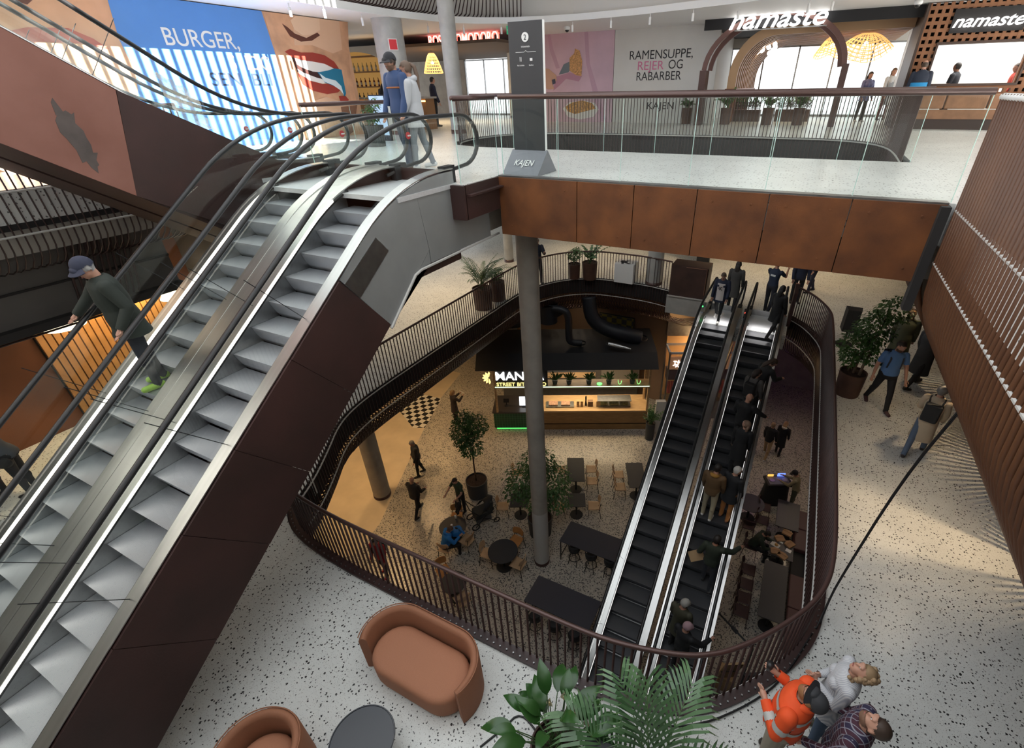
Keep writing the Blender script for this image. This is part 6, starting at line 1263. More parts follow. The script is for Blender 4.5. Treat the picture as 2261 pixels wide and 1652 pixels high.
    if coat:
        ex = MB(); hem = coat; rings = []
        for z, rx, ry in ((.10, .172, .132), (-.05, .185, .145), (-.05 - hem * .5, .195, .155), (-.05 - hem, .215, .170)): rings.append([(up + V((rx * bulk * math.cos(a), ry * bulk * math.sin(a), 0)) + (spine * z if z > -.06 else spine * -.05 + V((0, 0, z + .05)))) for a in [2 * math.pi * j / 20 for j in range(20)]])
        ex.add([v for r_ in rings for v in r_], [(i * 20 + j, i * 20 + (j + 1) % 20, (i + 1) * 20 + (j + 1) % 20, (i + 1) * 20 + j) for i in range(3) for j in range(20)])
    sub(topset, off, ttype if ttype != 'tee' else 't_shirt', topm or cm('cloth_top', top), ex)
    sub(legm & ~((labs == 'pelvis') & (zz > .02)), .011, 'trousers', cm('cloth_trousers', bot)); sub(labs == 'foot', .009, 'shoes', cm('shoe_leather', shoe, .5))
    if stripes:
        for (za, zb) in stripes: sub(np.isin(labs, ('torso', 'pelvis')) & (zz > za) & (zz < zb), off + .004, 'reflective_band', cm('reflective_band', (.45, .45, .43), .35))
        for i_, s_ in enumerate(seg):
            if s_[0] in ('uparm', 'forearm'):
                a, b = np.array(s_[1]), np.array(s_[2]); u = ((cen - a) @ (b - a)) / ((b - a) @ (b - a)); dd = np.linalg.norm(cen - (a + (b - a) * .55), axis=1); sub((labs == s_[0]) & (np.abs(u - .55) < .13) & (dd < .13), off + .004, 'reflective_band', cm('reflective_band', (.45, .45, .43), .35))
    # hair, caps
    hl = (cen - np.array(hc)) @ np.array(Q); X_, Y_, Z_ = hl[:, 0], hl[:, 1], hl[:, 2]; hm = cm('hair', hair or (.16, .12, .09), .6); isH = (labs == 'head') | ((labs == 'neck') & (Z_ > -.10))
    if hstyle not in ('bald', 'cap', 'beanie'):
        thr = (Z_ > .055) | ((Y_ > .012) & (Z_ > -.055)) | ((Y_ > .05) & (Z_ > -.075)) | ((Z_ > .03) & (Y_ > -.03) & (np.abs(X_) > .06))
        e2 = None
        if hstyle in ('long', 'pony', 'bob', 'curly'):
            e2 = MB(); b0 = 0
            if hstyle == 'long': e2.tube([H(0, .06, .05), H(0, .095, -.08), H(0, .10, -.22), H(0, .08, -.33)], [.075, .085, .075, .03], 12, flat=.55); 
            if hstyle == 'pony': e2.sphere(H(0, .105, .055), .03, 10, 8); e2.tube([H(0, .11, .055), H(0, .16, .0), H(.01, .16, -.14), H(.015, .13, -.30), H(.0, .12, -.38)], [.026, .034, .036, .026, .006], 10)
            if hstyle == 'bob': e2.tube([H(0, .05, .06), H(0, .075, -.06), H(0, .06, -.15)], [.085, .092, .06], 14, flat=.7)
            if hstyle == 'curly':
                rg = random.Random(5)
                for k in range(90): a = rg.uniform(-.15, math.pi + .15); zc = rg.uniform(-.13, .11); e2.sphere(H(.088 * math.cos(a) * (1 - .3 * max(0, zc) / .11), .02 + .088 * math.sin(a) * (1 - .3 * max(0, zc) / .11), zc), rg.uniform(.022, .034), 7, 5)
        sub(isH & thr, .013 if hstyle != 'short' else .009, 'hair', hm, e2)
    elif hstyle == 'bald' and hair: sub(isH & (Y_ > .02) & (Z_ < .045) & (Z_ > -.06), .005, 'hair', hm)
    if hstyle in ('cap', 'beanie'):
        sub(isH & (((Y_ > .02) & (Z_ > -.06)) | ((np.abs(X_) > .06) & (Z_ > -.02) & (Y_ > -.03))), .006, 'hair', hm); cmk = cm('cap_cloth', cap or (.03, .03, .035), .8)
        e3 = MB()
        if hstyle == 'cap':
            vs = []; 
            for j in range(3):
                for i in range(11): a = R(200 + i * 14); rr = .094 + j * .037; vs.append(H(rr * .88 * math.cos(a), rr * 1.0 * math.sin(a) + .0, .040 - .006 * j - .012 * abs(math.cos(a)) * j))
            for j in range(3):
                for i in range(11): a = R(200 + i * 14); rr = .094 + j * .037; vs.append(H(rr * .88 * math.cos(a), rr * 1.0 * math.sin(a), .034 - .006 * j - .012 * abs(math.cos(a)) * j))
            e3.add(vs, [(j * 11 + i, j * 11 + i + 1, (j + 1) * 11 + i + 1, (j + 1) * 11 + i) for j in range(2) for i in range(10)] + [(33 + j * 11 + i, 33 + (j + 1) * 11 + i, 33 + (j + 1) * 11 + i + 1, 33 + j * 11 + i + 1) for j in range(2) for i in range(10)])
        sub(isH & (Z_ > (.028 if hstyle == 'cap' else .012) - (Y_ > .03) * .03), .017, 'cap' if hstyle == 'cap' else 'beanie', cmk, e3)
    if beard: sub(isH & (Z_ < -.045) & (Y_ < .02) & (np.abs(X_) < .075), .010, 'beard', cm('beard', beard, .7))
    # face
    f1, f2, f3 = MB(), MB(), MB()
    for s in (1, -1): f1.sphere(H(s * .030, -.090, .012), (.012, .008, .007), 8, 6); f2.sphere(H(s * .030, -.0965, .012), .0048, 6, 5)
    f3.tube([H(-.024, -.087, -.062), H(0, -.095, -.060), H(.024, -.087, -.062)], [.004, .007, .004], 6)
    sS = lambda m_, nm, mm: MB().add([tuple(V(v) * sc) for v in m_.v], m_.f).build(nm, mm, t, smooth=True, world=False)
    if sunglasses: g = MB(); [g.sphere(H(s * .034, -.095, .014), (.030, .012, .020), 10, 6) for s in (1, -1)]; sS(g, 'sunglasses', GLS)
    else: sS(f1, 'eyes', EYE); sS(f2, 'pupils', PUP)
    sS(f3, 'mouth', LIPS)
    if hood:
        g = MB(); g.tube([P(.085 * math.cos(a), .02 + .085 * math.sin(a) * 1.0, .53 + .03 * math.sin(a)) for a in [2 * math.pi * j / 20 for j in range(20)]], [.032 + .02 * max(0, math.sin(2 * math.pi * j / 20)) for j in range(20)], 8, closed=True); sS(g, 'hood', topm or cm('cloth_top', hood))
    if collar: g = MB(); g.tube([P(.068 * math.cos(a), .0 + .07 * math.sin(a), .545) for a in [2 * math.pi * j / 20 for j in range(20)]], .02, 8, closed=True); sS(g, 'collar', cm('collar_cloth', collar))
    info = dict(t=t, P=P, H=H, hands=hands, sc=sc, up=up, sS=sS)
    if extra: extra(info)
    return info
def face_rz(dx, dy): return math.atan2(dy, dx) + math.pi / 2
def head_at(px, py, zbase, hh): p = at(px, py, zbase + hh); return Vector((p.x, p.y, zbase))
def on_esc(px, py, hh, c=-1.447, sl=T30, x=None, first=.0):
    d = ray(px, py); k = (c + hh + sl * 0 - CZ) / (d.z - sl * d.y); p = CAMP + d * k; y = p.y; xx = p.x if x is None else x
    return Vector((xx, y, c + sl * y))
IML = (-.894, -.448); IMR = (.894, .448); AWAY = (-.448, .894); TOW = (.448, -.894)
WALK1 = ((22, 8), (-16, 14)); WALK2 = ((-16, 14), (22, 8)); STAND = ((2, 4), (-2, 4)); SLOW = ((10, 8), (-8, 10))
def shoulder_bag(col, side=1):
    def f(i): 
        b = MB(); b.tube([i['P'](-side * .12, -.1, .5), i['P'](0, -.16, .25), i['P'](side * .2, -.03, .0), i['P'](side * .14, .12, .28), i['P'](-side * .1, .1, .5)], .012, 6, closed=True); i['sS'](b, 'strap', cm('strap', col)); g = MB(); g.sphere(i['P'](side * .22, 0, -.05), (.06, .13, .11), 10, 8); i['sS'](g, 'shoulder_bag', cm('bag', col))
    return f
def backpack(col):
    def f(i):
        g = MB(); vs = [i['P'](x, y, z) for z in (.08, .48) for x, y in ((-.15, .13), (.15, .13), (.14, .28), (-.14, .28))]; g.add(vs, [(3, 2, 1, 0), (4, 5, 6, 7), (0, 1, 5, 4), (1, 2, 6, 5), (2, 3, 7, 6), (3, 0, 4, 7)]); o = i['sS'](g, 'backpack', cm('backpack_cloth', col)); bv = o.modifiers.new('b', 'BEVEL'); bv.width = .03; bv.segments = 2; o.data.polygons.foreach_set('use_smooth', [False] * len(o.data.polygons))
        for s in (1, -1): b = MB(); b.tube([i['P'](s * .11, .14, .46), i['P'](s * .12, .02, .55), i['P'](s * .12, -.13, .42), i['P'](s * .13, -.10, .2), i['P'](s * .13, .12, .12)], .018, 6); i['sS'](b, 'strap', cm('backpack_cloth', col))
    return f
def held(kind, col, hand=0):
    def f(i):
        s, wr, pl, d = i['hands'][hand]; q = pl + d * .03
        if kind == 'bag':
            g = MB(); g.cbox(q + Vector((0, 0, -.32)), (.30, .08, .34)); i['sS'](g, 'shopping_bag', cm('bag_paper', col)).data.polygons.foreach_set('use_smooth', [False] * 6)
            for s_ in (-.03, .03): b = MB(); b.tube([q + Vector((-.07, s_, -.15)), q + Vector((-.04, s_ * .3, -.01)), q + Vector((.04, s_ * .3, -.01)), q + Vector((.07, s_, -.15))], .008, 6); i['sS'](b, 'bag_handle', cm('bag_paper', col))
        if kind == 'card': g = MB(); g.cbox(q + Vector((s * .02, .03, -.12)), (.34, .06, .24), (R(35), R(30), R(20))); i['sS'](g, 'cardboard', cm('cardboard', col)).data.polygons.foreach_set('use_smooth', [False] * 6)
        if kind == 'phone': g = MB(); g.cbox(q + Vector((0, -.01, .02)), (.07, .012, .14), (R(-30), 0, 0)); i['sS'](g, 'phone', cm('phone_black', col, .3)).data.polygons.foreach_set('use_smooth', [False] * 6)
        if kind == 'cup': g = MB(); g.lathe([(.028, 0), (.036, .10)], q + Vector((0, 0, -.03)), 14); i['sS'](g, 'dark_cup', cm('cup_dark', col, .4))
        if kind == 'paper': g = MB(); g.cbox(q + Vector((-s * .08, -.02, .02)), (.3, .01, .22), (R(-50), 0, 0)); i['sS'](g, 'paper', cm('paper_white', col)).data.polygons.foreach_set('use_smooth', [False] * 6)
    return f
def multi(*fs): return lambda i: [f(i) for f in fs]
NAVY = (.018, .024, .05); BLK = (.012, .012, .014); DEN = (.06, .10, .17); GRY = (.16, .16, .165)
# --- second level
def stripe_chest(i): g = MB(); g.tube([i['P'](.185 * math.cos(a), .133 * math.sin(a), .33) for a in [2 * math.pi * j / 28 for j in range(28)]], .013, 6, closed=True); i['sS'](g, 'orange_stripe', cm('orange_band', (.35, .12, .04)))
person('man in a navy zip hoodie with an orange chest stripe and black cap', at(905, 372, L2), face_rz(-.15, -1), 1.82, (.03, .06, .15), (.05, .07, .11), (.12, .07, .05), (.06, .04, .03), 'cap', cap=(.02, .02, .024), hip=SLOW, head=(14, -12), vox=.014, hood=(.03, .06, .15), extra=stripe_chest, beard=(.16, .09, .06), collar=BLK)
person('woman in a pale grey hoodie with a long ponytail carrying a white bag', at(934, 371, L2), face_rz(*IML), 1.70, (.44, .45, .47), (.22, .24, .27), (.7, .7, .7), (.12, .075, .05), 'pony', hip=SLOW, arms=((10, 6, 20), (25, 8, 75)), head=(12, 0), vox=.014, female=True, bulk=1.12, hood=(.44, .45, .47), coat=.16, extra=held('bag', (.7, .7, .66), 1))
person('woman with long dark hair in a violet blue cardigan by the arch', at(1893, 270, L2), face_rz(.5, -.9), 1.62, (.13, .14, .27), (.02, .02, .02), (.6, .6, .6), (.012, .01, .01), 'long', female=True, coat=.12, hip=STAND)
person('smiling waiter in a white shirt and grey apron at the restaurant entrance', at(1942, 266, L2), face_rz(.45, -.9), 1.74, (.6, .6, .6), (.12, .035, .03), (.03, .03, .03), (.16, .09, .05), 'pony', female=True, hip=STAND, extra=lambda i: (lambda g: i['sS'](g, 'apron', cm('apron_grey', (.30, .32, .34))))(MB().grid(lambda u, v: i['P']((u - .5) * .30, -.15 - .02 * math.cos((u - .5) * 3), .36 - .75 * v), 8, 8)))
def blue_yoke(i): g = MB(); g.grid(lambda u, v: i['P'](.215 * math.cos(R(15 + 150 * u)), .015 + .155 * math.sin(R(15 + 150 * u)), .27 - .28 * v), 14, 5); i['sS'](g, 'bright_blue_panel', cm('bright_blue', (.02, .27, .58)))
person('balding man seen from behind in a navy and bright blue jacket', at(1996, 285, L2), face_rz(.1, 1), 1.82, (.02, .028, .05), (.04, .10, .22), BLK, (.07, .045, .03), 'bald', bulk=1.15, extra=blue_yoke, hip=STAND, head=(8, 0))
p = aty(2117, 150, 21.2); person('cook in a dark vest inside the bright serving window', (p.x, 21.3, L2), face_rz(-.8, .5), 1.76, (.02, .022, .03), BLK, BLK, (.02, .015, .012), 'short', skin=SKIN2, sleeve='short')
p = aty(2247, 160, 20.9); person('person in a red shirt at the right edge of the serving window', (p.x + .05, 21.2, L2), face_rz(-1, 0), 1.70, (.42, .05, .03), BLK, BLK, (.05, .03, .02), 'short')
p = aty(836, 195, 15.9); person('dark haired person bent at the bar below the bottle shelf', (p.x, 16.0, L2), face_rz(0, 1), 1.66, BLK, BLK, BLK, (.012, .01, .01), 'long', lean=18, head=(25, 0))
p = aty(952, 200, 17.6); person('bearer of a navy jacket seen from behind in the restaurant', (p.x, 17.7, L2), face_rz(.6, .8), 1.74, (.015, .02, .05), BLK, BLK, (.015, .012, .01), 'short')
# --- first level
person('dark suited man leaning by the far curved railing behind the column', at(1188, 625, L1), face_rz(.6, -.6), 1.80, (.015, .02, .035), BLK, BLK, (.10, .06, .04), 'short', arms=((35, 10, 80), (35, 10, 80)), head=(20, 0), hip=SLOW)
def tee_k(i):
    g = MB(); g.grid(lambda u, v: i['P']((u - .5) * .24, -.150 - .028 * math.cos((u - .5) * 3.0), .46 - .58 * v), 10, 10); i['sS'](g, 'white_shirt_front', cm('tee_white', (.62, .57, .56)))
    for a, b in (((-.03, .36), (-.03, .24)), ((.045, .36), (-.03, .30)), ((-.03, .30), (.05, .24))): g = MB(); g.tube([i['P'](a[0], -.188, a[1]), i['P'](b[0], -.188, b[1])], .008, 5); i['sS'](g, 'black_letter_stroke', INK)
    g = MB(); g.tube([i['P'](-.045 + .03 * math.cos(q), -.186, .30 + .03 * math.sin(q)) for q in [j * .524 for j in range(12)]], .006, 5, closed=True); i['sS'](g, 'black_letter_loop', INK)
person('woman in a navy blazer and white shirt with a black letter stepping to the escalator', at(1582, 706, L1), face_rz(-.1, -1), 1.68, (.016, .022, .05), BLK, (.6, .58, .55), (.07, .045, .03), 'short', female=True, bulk=1.1, ttype='jacket', hip=WALK1, arms=((12, 12, 20), (5, 12, 15)), head=(25, 0), coat=.14, extra=tee_k, collar=None)
person('dark haired person in a grey cape behind the woman with the lettered shirt', at(1612, 685, L1), face_rz(.1, 1), 1.72, (.06, .058, .055), BLK, BLK, (.02, .015, .012), 'long', coat=.35, hip=SLOW)
person('man in a navy T-shirt with white print on the back, arms forward', at(1692, 690, L1), face_rz(.4, 1), 1.80, (.016, .026, .055), (.018, .02, .03), BLK, (.20, .12, .07), 'cap', cap=BLK, ttype='tee', sleeve='short', hip=SLOW, arms=((50, 15, 80), (50, 15, 80)), extra=lambda i: (lambda g: i['sS'](g, 'white_print', cm('print_white', (.7, .7, .7))))(MB().grid(lambda u, v: i['P']((u - .5) * .16, .136, .40 - .06 * v), 4, 2)))
person('black haired woman all in black walking off the crowded escalator', at(1702, 742, L1), face_rz(.5, .9), 1.68, BLK, BLK, (.03, .03, .03), (.01, .009, .009), 'long', female=True, hip=((26, 6), (-20, 22)), coat=.28)
person('person in dark navy partly hidden under the bridge, nearest the rusty end post', at(1752, 668, L1), face_rz(.2, -1), 1.78, NAVY, BLK, BLK, (.03, .02, .015), 'short', bulk=1.1)
person('second person in dark blue under the bridge, standing farthest right of the group', at(1785, 645, L1), face_rz(-.8, -.4), 1.78, (.016, .02, .04), NAVY, BLK, (.05, .03, .02), 'short', bulk=1.1, hip=SLOW)
person('bearded man in a bright blue polo with a dark backpack on the right walkway', at(1932, 897, L1), face_rz(.25, -1), 1.80, (.085, .19, .42), BLK, (.10, .05, .05), (.035, .022, .015), 'short', ttype='tee', sleeve='short', hip=WALK1, arms=((14, 14, 18), (-6, 14, 12)), head=(12, 22), bulk=1.17, vox=.016, beard=(.09, .05, .035), extra=backpack((.03, .035, .05)), collar=(.07, .16, .36))
person('blond person in a quilted olive coat walking away behind the ficus', at(1966, 812, L1), face_rz(.25, 1), 1.74, (.075, .08, .045), BLK, BLK, (.26, .15, .075), 'bob', ttype='coat', coat=.32, hip=WALK2, bulk=1.15, head=(5, 20), extra=shoulder_bag((.02, .02, .02), 1))
person('man in a long charcoal coat turned toward the rod wall', at(2012, 853, L1), face_rz(.75, .65), 1.80, (.035, .036, .04), BLK, BLK, (.22, .12, .07), 'short', ttype='coat', coat=.42, hip=WALK1, bulk=1.1)
person('grey haired person in a cream coat with a black roll top backpack', at(2014, 1000, L1), face_rz(.35, 1), 1.68, (.46, .38, .28), (.09, .13, .20), (.025, .02, .02), (.16, .155, .15), 'short', ttype='coat', coat=.42, hip=WALK2, vox=.016, extra=backpack((.014, .016, .02)), female=True, arms=((20, 10, 50), (12, 10, 25)))
# foreground trio
PLAID = mat('plaid_flannel', (.03, .022, .05), .85)
def _plaid(m):
    nt = m.node_tree; b = nt.nodes['Principled BSDF']; tc = nt.nodes.new('ShaderNodeTexCoord'); cur = None; base = (.028, .022, .055, 1)
    for d, sc, thr, c in (('X', 3.2, .70, (.060, .020, .035, 1)), ('Z', 3.2, .70, (.060, .020, .035, 1)), ('X', 6.4, .95, (.26, .25, .29, 1)), ('Z', 6.4, .95, (.26, .25, .29, 1))):
        w = nt.nodes.new('ShaderNodeTexWave'); w.bands_direction = d; w.inputs['Scale'].default_value = sc; nt.links.new(tc.outputs['Object'], w.inputs['Vector']); g = nt.nodes.new('ShaderNodeMath'); g.operation = 'GREATER_THAN'; g.inputs[1].default_value = thr; nt.links.new(w.outputs['Fac'], g.inputs[0]); w.inputs['Distortion'].default_value = 0
        x = nt.nodes.new('ShaderNodeMix'); x.data_type = 'RGBA'; nt.links.new(g.outputs[0], x.inputs['Factor']); x.inputs[7].default_value = c
        if cur: nt.links.new(cur, x.inputs[6])
        else: x.inputs[6].default_value = base
        cur = x.outputs[2]
    nt.links.new(cur, b.inputs['Base Color'])
_plaid(PLAID)
STRP = mat('striped_blouse', (.55, .56, .58), .7)
def _strp(m): 
    nt = m.node_tree; tc = nt.nodes.new('ShaderNodeTexCoord'); w = nt.nodes.new('ShaderNodeTexWave'); w.inputs['Scale'].default_value = 22; w.bands_direction = 'X'; nt.links.new(tc.outputs['Object'], w.inputs['Vector']); rp = nt.nodes.new('ShaderNodeValToRGB'); rp.color_ramp.elements[0].color = (.36, .38, .43, 1); rp.color_ramp.elements[1].color = (.62, .62, .62, 1); nt.links.new(w.outputs['Fac'], rp.inputs[0]); nt.links.new(rp.outputs[0], nt.nodes['Principled BSDF'].inputs['Base Color'])
_strp(STRP)
p = head_at(1880, 1470, L1, 1.52); person('curly blonde woman in a striped white blouse and jeans looking up', p, face_rz(-.94, .05), 1.66, (.5, .5, .52), DEN, (.07, .06, .04), (.30, .20, .11), 'curly', female=True, topm=STRP, ttype='shirt', head=(-52, -8), arms=((6, 8, 82), (4, 8, 92)), inn=(75, 70), vox=.0095, bulk=1.15, coat=.12, hip=STAND, lean=-4)
p = head_at(1765, 1522, L1, 1.60); person('bearded man in an orange high visibility hoodie and dark cap looking up', p, face_rz(-.9, .36), 1.80, (.78, .085, .015), (.38, .33, .26), (.05, .04, .03), (.25, .12, .05), 'cap', cap=(.035, .036, .04), head=(-60, -5), arms=((2, 14, 104), (4, 12, 112)), inn=(60, 25), vox=.0095, bulk=1.22, hood=(.78, .085, .015), stripes=((.14, .19), (.40, .45)), beard=(.28, .13, .055), lean=-4, hip=STAND, extra=multi(held('cup', (.02, .018, .018), 1), lambda i: (lambda g: i['sS'](g, 'black_inner_collar', cm('inner_black', BLK)))(MB().tube([i['P'](.070 * math.cos(a), .0 + .075 * math.sin(a), .548) for a in [2 * math.pi * j / 20 for j in range(20)]], .022, 8, closed=True))))
p = head_at(1903, 1580, L1, 1.60); person('short haired man in a dark plaid flannel shirt looking up, cut off by the picture', p, face_rz(-.9, .42), 1.78, (.03, .02, .05), DEN, (.07, .06, .04), (.055, .034, .024), 'short', topm=PLAID, ttype='shirt', head=(-52, -4), arms=((12, 12, 35), (15, 12, 40)), vox=.0095, bulk=1.15, hip=STAND, lean=-4, beard=(.20, .11, .07))
# --- person at far left with a pram
person('person in a slate jacket and black hood stooping by the far left handrail', at(78, 1085, L1), face_rz(-.6, -.8), 1.74, (.075, .085, .10), BLK, BLK, BLK, 'beanie', cap=(.012, .012, .012), lean=24, head=(25, 0), arms=((30, 10, 20), (40, 10, 20)), bulk=1.25, extra=multi(shoulder_bag((.02, .02, .02), 1), held('bag', (.36, .25, .18), 1)))
person('second dark figure at the very left edge beside the slate jacket', at(5, 1085, L1), face_rz(.3, -.9), 1.68, BLK, BLK, BLK, (.02, .015, .012), 'short', bulk=1.1)
# --- man on the left escalator
y_ = -0.0
def esc_big(px, py): # foot pixel on the farther big escalator
    d = ray(px, py); k = (8.27 - CZ) / (d.z - TS * d.y); q = CAMP + d * k; return q
q = esc_big(345, 862); 
MANQ = Vector((-7.05, q.y, 8.27 + TS * q.y))
# ground floor
person('grey haired man in a black jacket standing on the pale floor edge', at(928, 1048, 0), face_rz(-.6, -.8), 1.78, (.018, .02, .022), BLK, BLK, (.20, .19, .18), 'short', bulk=1.12, hip=SLOW, head=(20, 10))
person('bald man in a dark jacket walking away below the grey haired man', at(925, 1133, 0), face_rz(-.1, 1), 1.76, (.028, .026, .027), BLK, BLK, None, 'bald', bulk=1.15, hip=WALK1, arms=((20, 10, 60), (15, 10, 50)))
person('blond customer in a dark coat reading a white paper by the slender ficus', at(1008, 930, 0), face_rz(.5, 1), 1.70, (.035, .025, .025), BLK, BLK, (.30, .19, .09), 'bob', coat=.3, arms=((45, 8, 80), (45, 8, 80)), extra=held('paper', (.7, .68, .62), 0))
person('parent in a dark green T-shirt with black dungarees beside the pram', at(1022, 1128, 0), face_rz(-.1, -1), 1.74, (.03, .055, .03), BLK, BLK, (.03, .02, .015), 'short', ttype='tee', sleeve='short', arms=((35, 20, 50), (25, 25, 40)), lean=8, head=(20, 0))
person('toddler with fair hair in black carried in front of the parent', at(1016, 1136, .52), face_rz(-.1, -1), .80, BLK, BLK, BLK, (.30, .20, .11), 'short', hip=((40, 60), (40, 60)), bulk=1.2)
person('person in a bright blue coat seated at the round table looking at a phone', Vector((*at(985, 1207, .45).xy, -.0)), face_rz(.62, .75), 1.68, (.015, .17, .50), BLK, (.55, .53, .5), (.10, .05, .03), 'short', seat=True, hip=((84, 78), (80, 84)), arms=((40, 12, 80), (40, 12, 80)), inn=(40, 40), lean=14, head=(38, 0), bulk=1.15, hood=(.015, .17, .50), extra=held('phone', (.02, .02, .02), 0))
person('person in a black jacket with red panels behind the railing rods', at(852, 1268, 0), face_rz(.2, -1), 1.72, (.35, .02, .03), (.05, .045, .045), (.4, .03, .03), BLK, 'short', hip=SLOW, extra=multi(backpack((.02, .02, .022))))
person('man in a black jacket and beige trousers by the foot of the right escalator', at(1688, 1008, 0), face_rz(.3, 1), 1.78, BLK, (.36, .24, .13), (.65, .63, .6), (.30, .20, .12), 'short', hip=WALK1)
person('long haired woman in a black coat with a white hood and small handbag', at(1716, 1002, 0), face_rz(.35, 1), 1.66, BLK, BLK, (.04, .025, .02), (.36, .22, .12), 'long', coat=.4, hip=SLOW, hood=(.55, .52, .47), extra=shoulder_bag((.015, .015, .015), 1))
person('disc jockey in a sand coloured shirt and cap at the music desk', Vector((2.05, 14.55, 0)), face_rz(-1, .25), 1.76, (.30, .25, .15), (.07, .07, .045), BLK, (.03, .02, .015), 'cap', cap=(.02, .02, .025), arms=((40, 10, 60), (40, 10, 60)), lean=10, head=(30, 0), ttype='shirt')
person('diner in a dark green jumper bent over the meal at the busy table', Vector((1.02, 11.85, -.0)), face_rz(1, 0), 1.72, (.020, .032, .022), BLK, BLK, (.015, .012, .01), 'short', seat=True, hip=((84, 84), (84, 84)), arms=((48, 10, 60), (48, 10, 60)), inn=(25, 25), lean=22, head=(30, 0), bulk=1.1)
chair(0, 0, (2, 11.85), 'burgundy chair under the diner in green at the busy table', 'b', pos=(.98, 11.85, 0))
# people riding the right lower escalator
RIDE = [((1690, 790), 'person in a black leather jacket leaning over the rail, highest on the crowded escalator', dict(top=(.016, .016, .018), bot=BLK, hair=(.05, .028, .018), hstyle='long', lean=28, head=(35, -30), rz=(.7, .8), arms=((35, 15, 50), (45, 15, 60)))),
        ((1672, 820), 'dark haired woman in a grey jacket with black straps, second from the escalator top', dict(top=(.085, .078, .075), bot=BLK, hair=(.025, .014, .012), hstyle='bob', rz=(.35, 1), female=True, extra=backpack((.016, .016, .018)), head=(15, -40))),
        ((1655, 868), 'bald man in a black jacket with one hand on the moving rail', dict(top=BLK, bot=BLK, hair=None, hstyle='bald', rz=(.3, 1), bulk=1.15, arms=((10, 10, 30), (35, 38, 25)), collar=(.5, .48, .45), head=(20, -30))),
        ((1650, 922), 'woman with swept back long hair in a black coat looking up at the left', dict(top=BLK, bot=BLK, hair=(.20, .12, .08), hstyle='long', rz=(.2, 1), female=True, coat=.3, head=(-25, 70), lean=6)),
        ((1630, 1022), 'white haired rider in sunglasses, black coat and orange trousers', dict(top=(.014, .015, .018), bot=(.36, .14, .035), shoe=(.2, .08, .04), hair=(.50, .48, .45), hstyle='short', rz=(.45, .9), sunglasses=True, coat=.2, head=(15, -40))),
        ((1583, 1036), 'man in a brown jacket with mustard hood, beige trousers and white shoes', dict(top=(.125, .070, .030), bot=(.34, .29, .20), shoe=(.65, .63, .6), hair=(.02, .014, .012), hstyle='short', rz=(.15, 1), hood=(.38, .19, .035), bulk=1.15, hip=((4, 6), (-4, 4)), head=(18, -25))),
        ((1583, 1192), 'young man in a dark green jumper carrying cardboard, hand on the rail', dict(top=(.024, .032, .020), bot=(.016, .018, .024), shoe=(.03, .03, .03), hair=(.014, .011, .01), hstyle='short', rz=(.1, 1), hip=((28, 40), (-6, 6)), arms=((-8, 20, 45), (55, 42, 30)), inn=(0, 0), skin=SKIN2, extra=held('card', (.42, .27, .14), 0), head=(12, -25))),
        ((1516, 1308), 'rider in a grey knitted hat and olive coat behind the palm tips', dict(top=(.05, .048, .028), bot=BLK, hair=(.06, .04, .03), hstyle='beanie', cap=(.30, .29, .27), rz=(.35, 1), coat=.25, head=(15, -35))),
        ((1519, 1372), 'rider in a pink knitted hat and black coat, lowest on the escalator', dict(top=BLK, bot=BLK, hair=(.06, .04, .03), hstyle='beanie', cap=(.38, .24, .26), rz=(.5, .9), head=(10, -35), arms=((10, 10, 20), (45, 30, 40))))]
_used = []
for (px, lb, kw) in RIDE:
    hgt = kw.pop('h', 1.72); p = on_esc(px[0], px[1] - 6, hgt - .06 + .06); i_ = round((p.y - 3.0) / .3464); p.x = min(max(p.x, -.50), .0); rz = kw.pop('rz'); kw.setdefault('hip', STAND)
    # stand on the tread of the nearest step
    st_ = [o for o in low_r.children if o.name.startswith('step')]; b_ = min(st_, key=lambda o: abs(o.location.y + .2 - p.y)); p.z = b_.location.z + .002; p.y = min(max(p.y, b_.location.y + .12), b_.location.y + .25)
    person(lb, p, face_rz(*rz), hgt, vox=.018, **kw)
# the man with the cap riding down the left big escalator
st_ = [o for o in e2.children if o.name.startswith('step')]; b_ = min(st_, key=lambda o: abs(o.location.y + .15 - MANQ.y)); 
person('man in a dark green jacket, navy cap and lime trainers riding the left escalator', Vector((-7.05, b_.location.y + .20, b_.location.z + .002)), face_rz(-.25, -1), 1.74, (.018, .024, .018), (.012, .013, .022), (.32, .52, .06), (.35, .34, .33), 'cap', cap=(.03, .034, .06), hip=((4, 4), (-3, 5)), arms=((-14, 16, 55), (38, 30, 14)), inn=(5, 0), head=(26, 14), vox=.0095, bulk=1.18, collar=(.06, .06, .075), coat=.12, lean=5)
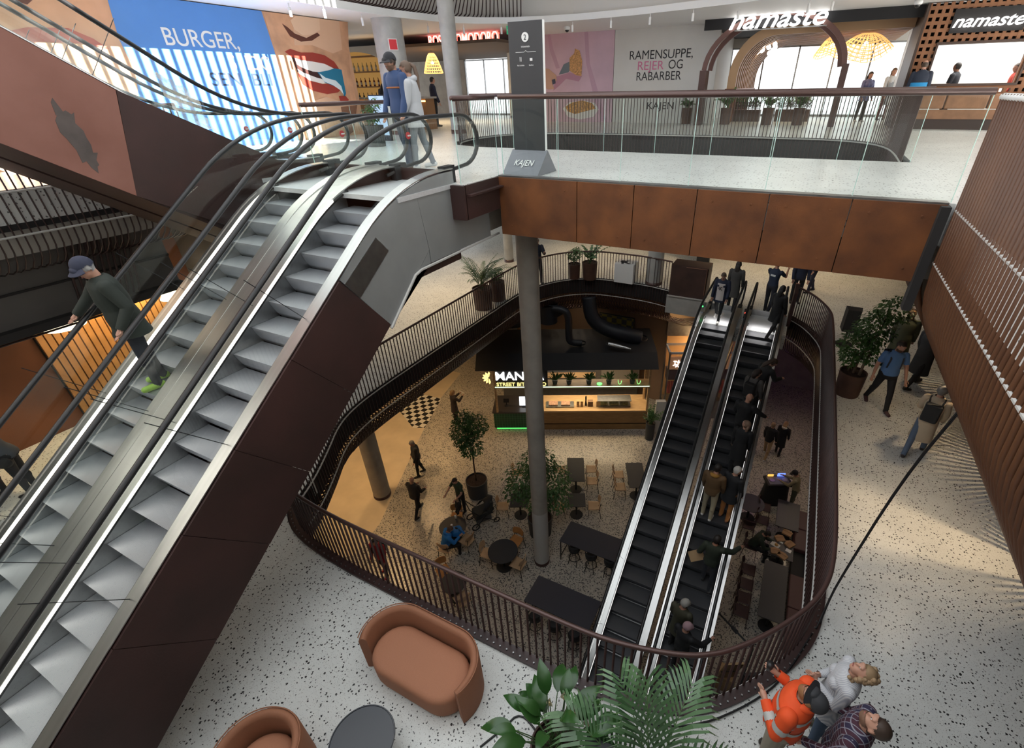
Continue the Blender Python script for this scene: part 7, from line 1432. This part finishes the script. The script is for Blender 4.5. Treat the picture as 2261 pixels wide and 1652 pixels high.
# ================================================================== lamps of the place and added fill spots
for i, (x, y, z, e, tx, ty, sp) in enumerate(((-12.6, 8.6, 5.9, 620, -12.2, 8.6, 120), (-13.8, 5.2, 5.9, 420, -13, 5.2, 120), (-13.5, 12.6, 5.9, 500, -12.8, 12.4, 120), (-15.5, 16, 5.9, 300, -15, 16, 120), (-8.5, 18.6, 5.8, 190, -7.6, 16.6, 110), (-3.5, 18.8, 5.8, 190, -3.5, 17, 110), (2.8, 17.5, 5.9, 300, 1.6, 15.6, 120), (3.4, 12.5, 5.9, 150, 2.2, 12.5, 110), (3.4, 9.5, 5.9, 110, 2.2, 9.5, 110))):
    light('ground_lamp_and_fill', 'SPOT', (x, y, z), e * (.75 if x < -10 else .42), WARM if x < -10 else (1, .78, .55), (tx, ty, 0), .15, sp, .8)  # left ones are warm lamps under the slab, others added to brighten
# downlights over the right walkway by the rod screen and the far left of the first level
for (x, y, z, e) in ((3.3, 7.4, 9.3, 200), (3.6, 10.2, 9.6, 150), (3.4, 13.5, 10.6, 180), (3.6, 17.5, 10.6, 260), (-11.2, 11.5, 10.6, 330), (-11.5, 15.0, 10.6, 330), (-8, 20.0, 10.6, 330), (-2, 20, 10.6, 300), (1.5, 22, 10.6, 300), (-13, 1.5, 9.0, 120), (-12.8, 4.3, 9.0, 60)):
    light('walkway_downlight', 'SPOT', (x, y, z), e, (1, .72, .42), (x, y, L1), .12, 105, .8)
light('counter_lamp', 'AREA', sp3(4.3, .5, 2.2), 60, (1, .75, .42), sp3(4.3, .4, 1.0), 4.2, sy=.3)
light('stall_inner_lamp', 'AREA', sp3(4, 1.6, 3.2), 35, (1, .85, .65), sp3(4, 1.4, 1.0), 3.5, sy=.6)
light('slat_wall_washer', 'AREA', (-13.5, 4.6, 9.2), 70, WARM, (-14, 4.5, 7.6), 2.0, sy=.2)
light('pizzeria_lamp', 'AREA', (-16, 20.5, 14.5), 220, (1, .72, .45), (-16, 20.5, 12), 4.0, sy=2.5)
light('arch_restaurant_lamp', 'AREA', (-.5, 23.5, 14.4), 60, (1, .8, .55), (-.5, 23.5, 12), 3.0, sy=3)
light('purple_lamp', 'POINT', (1.2, 18.5, 4.6), 10, (.55, .1, 1.0), size=.2)
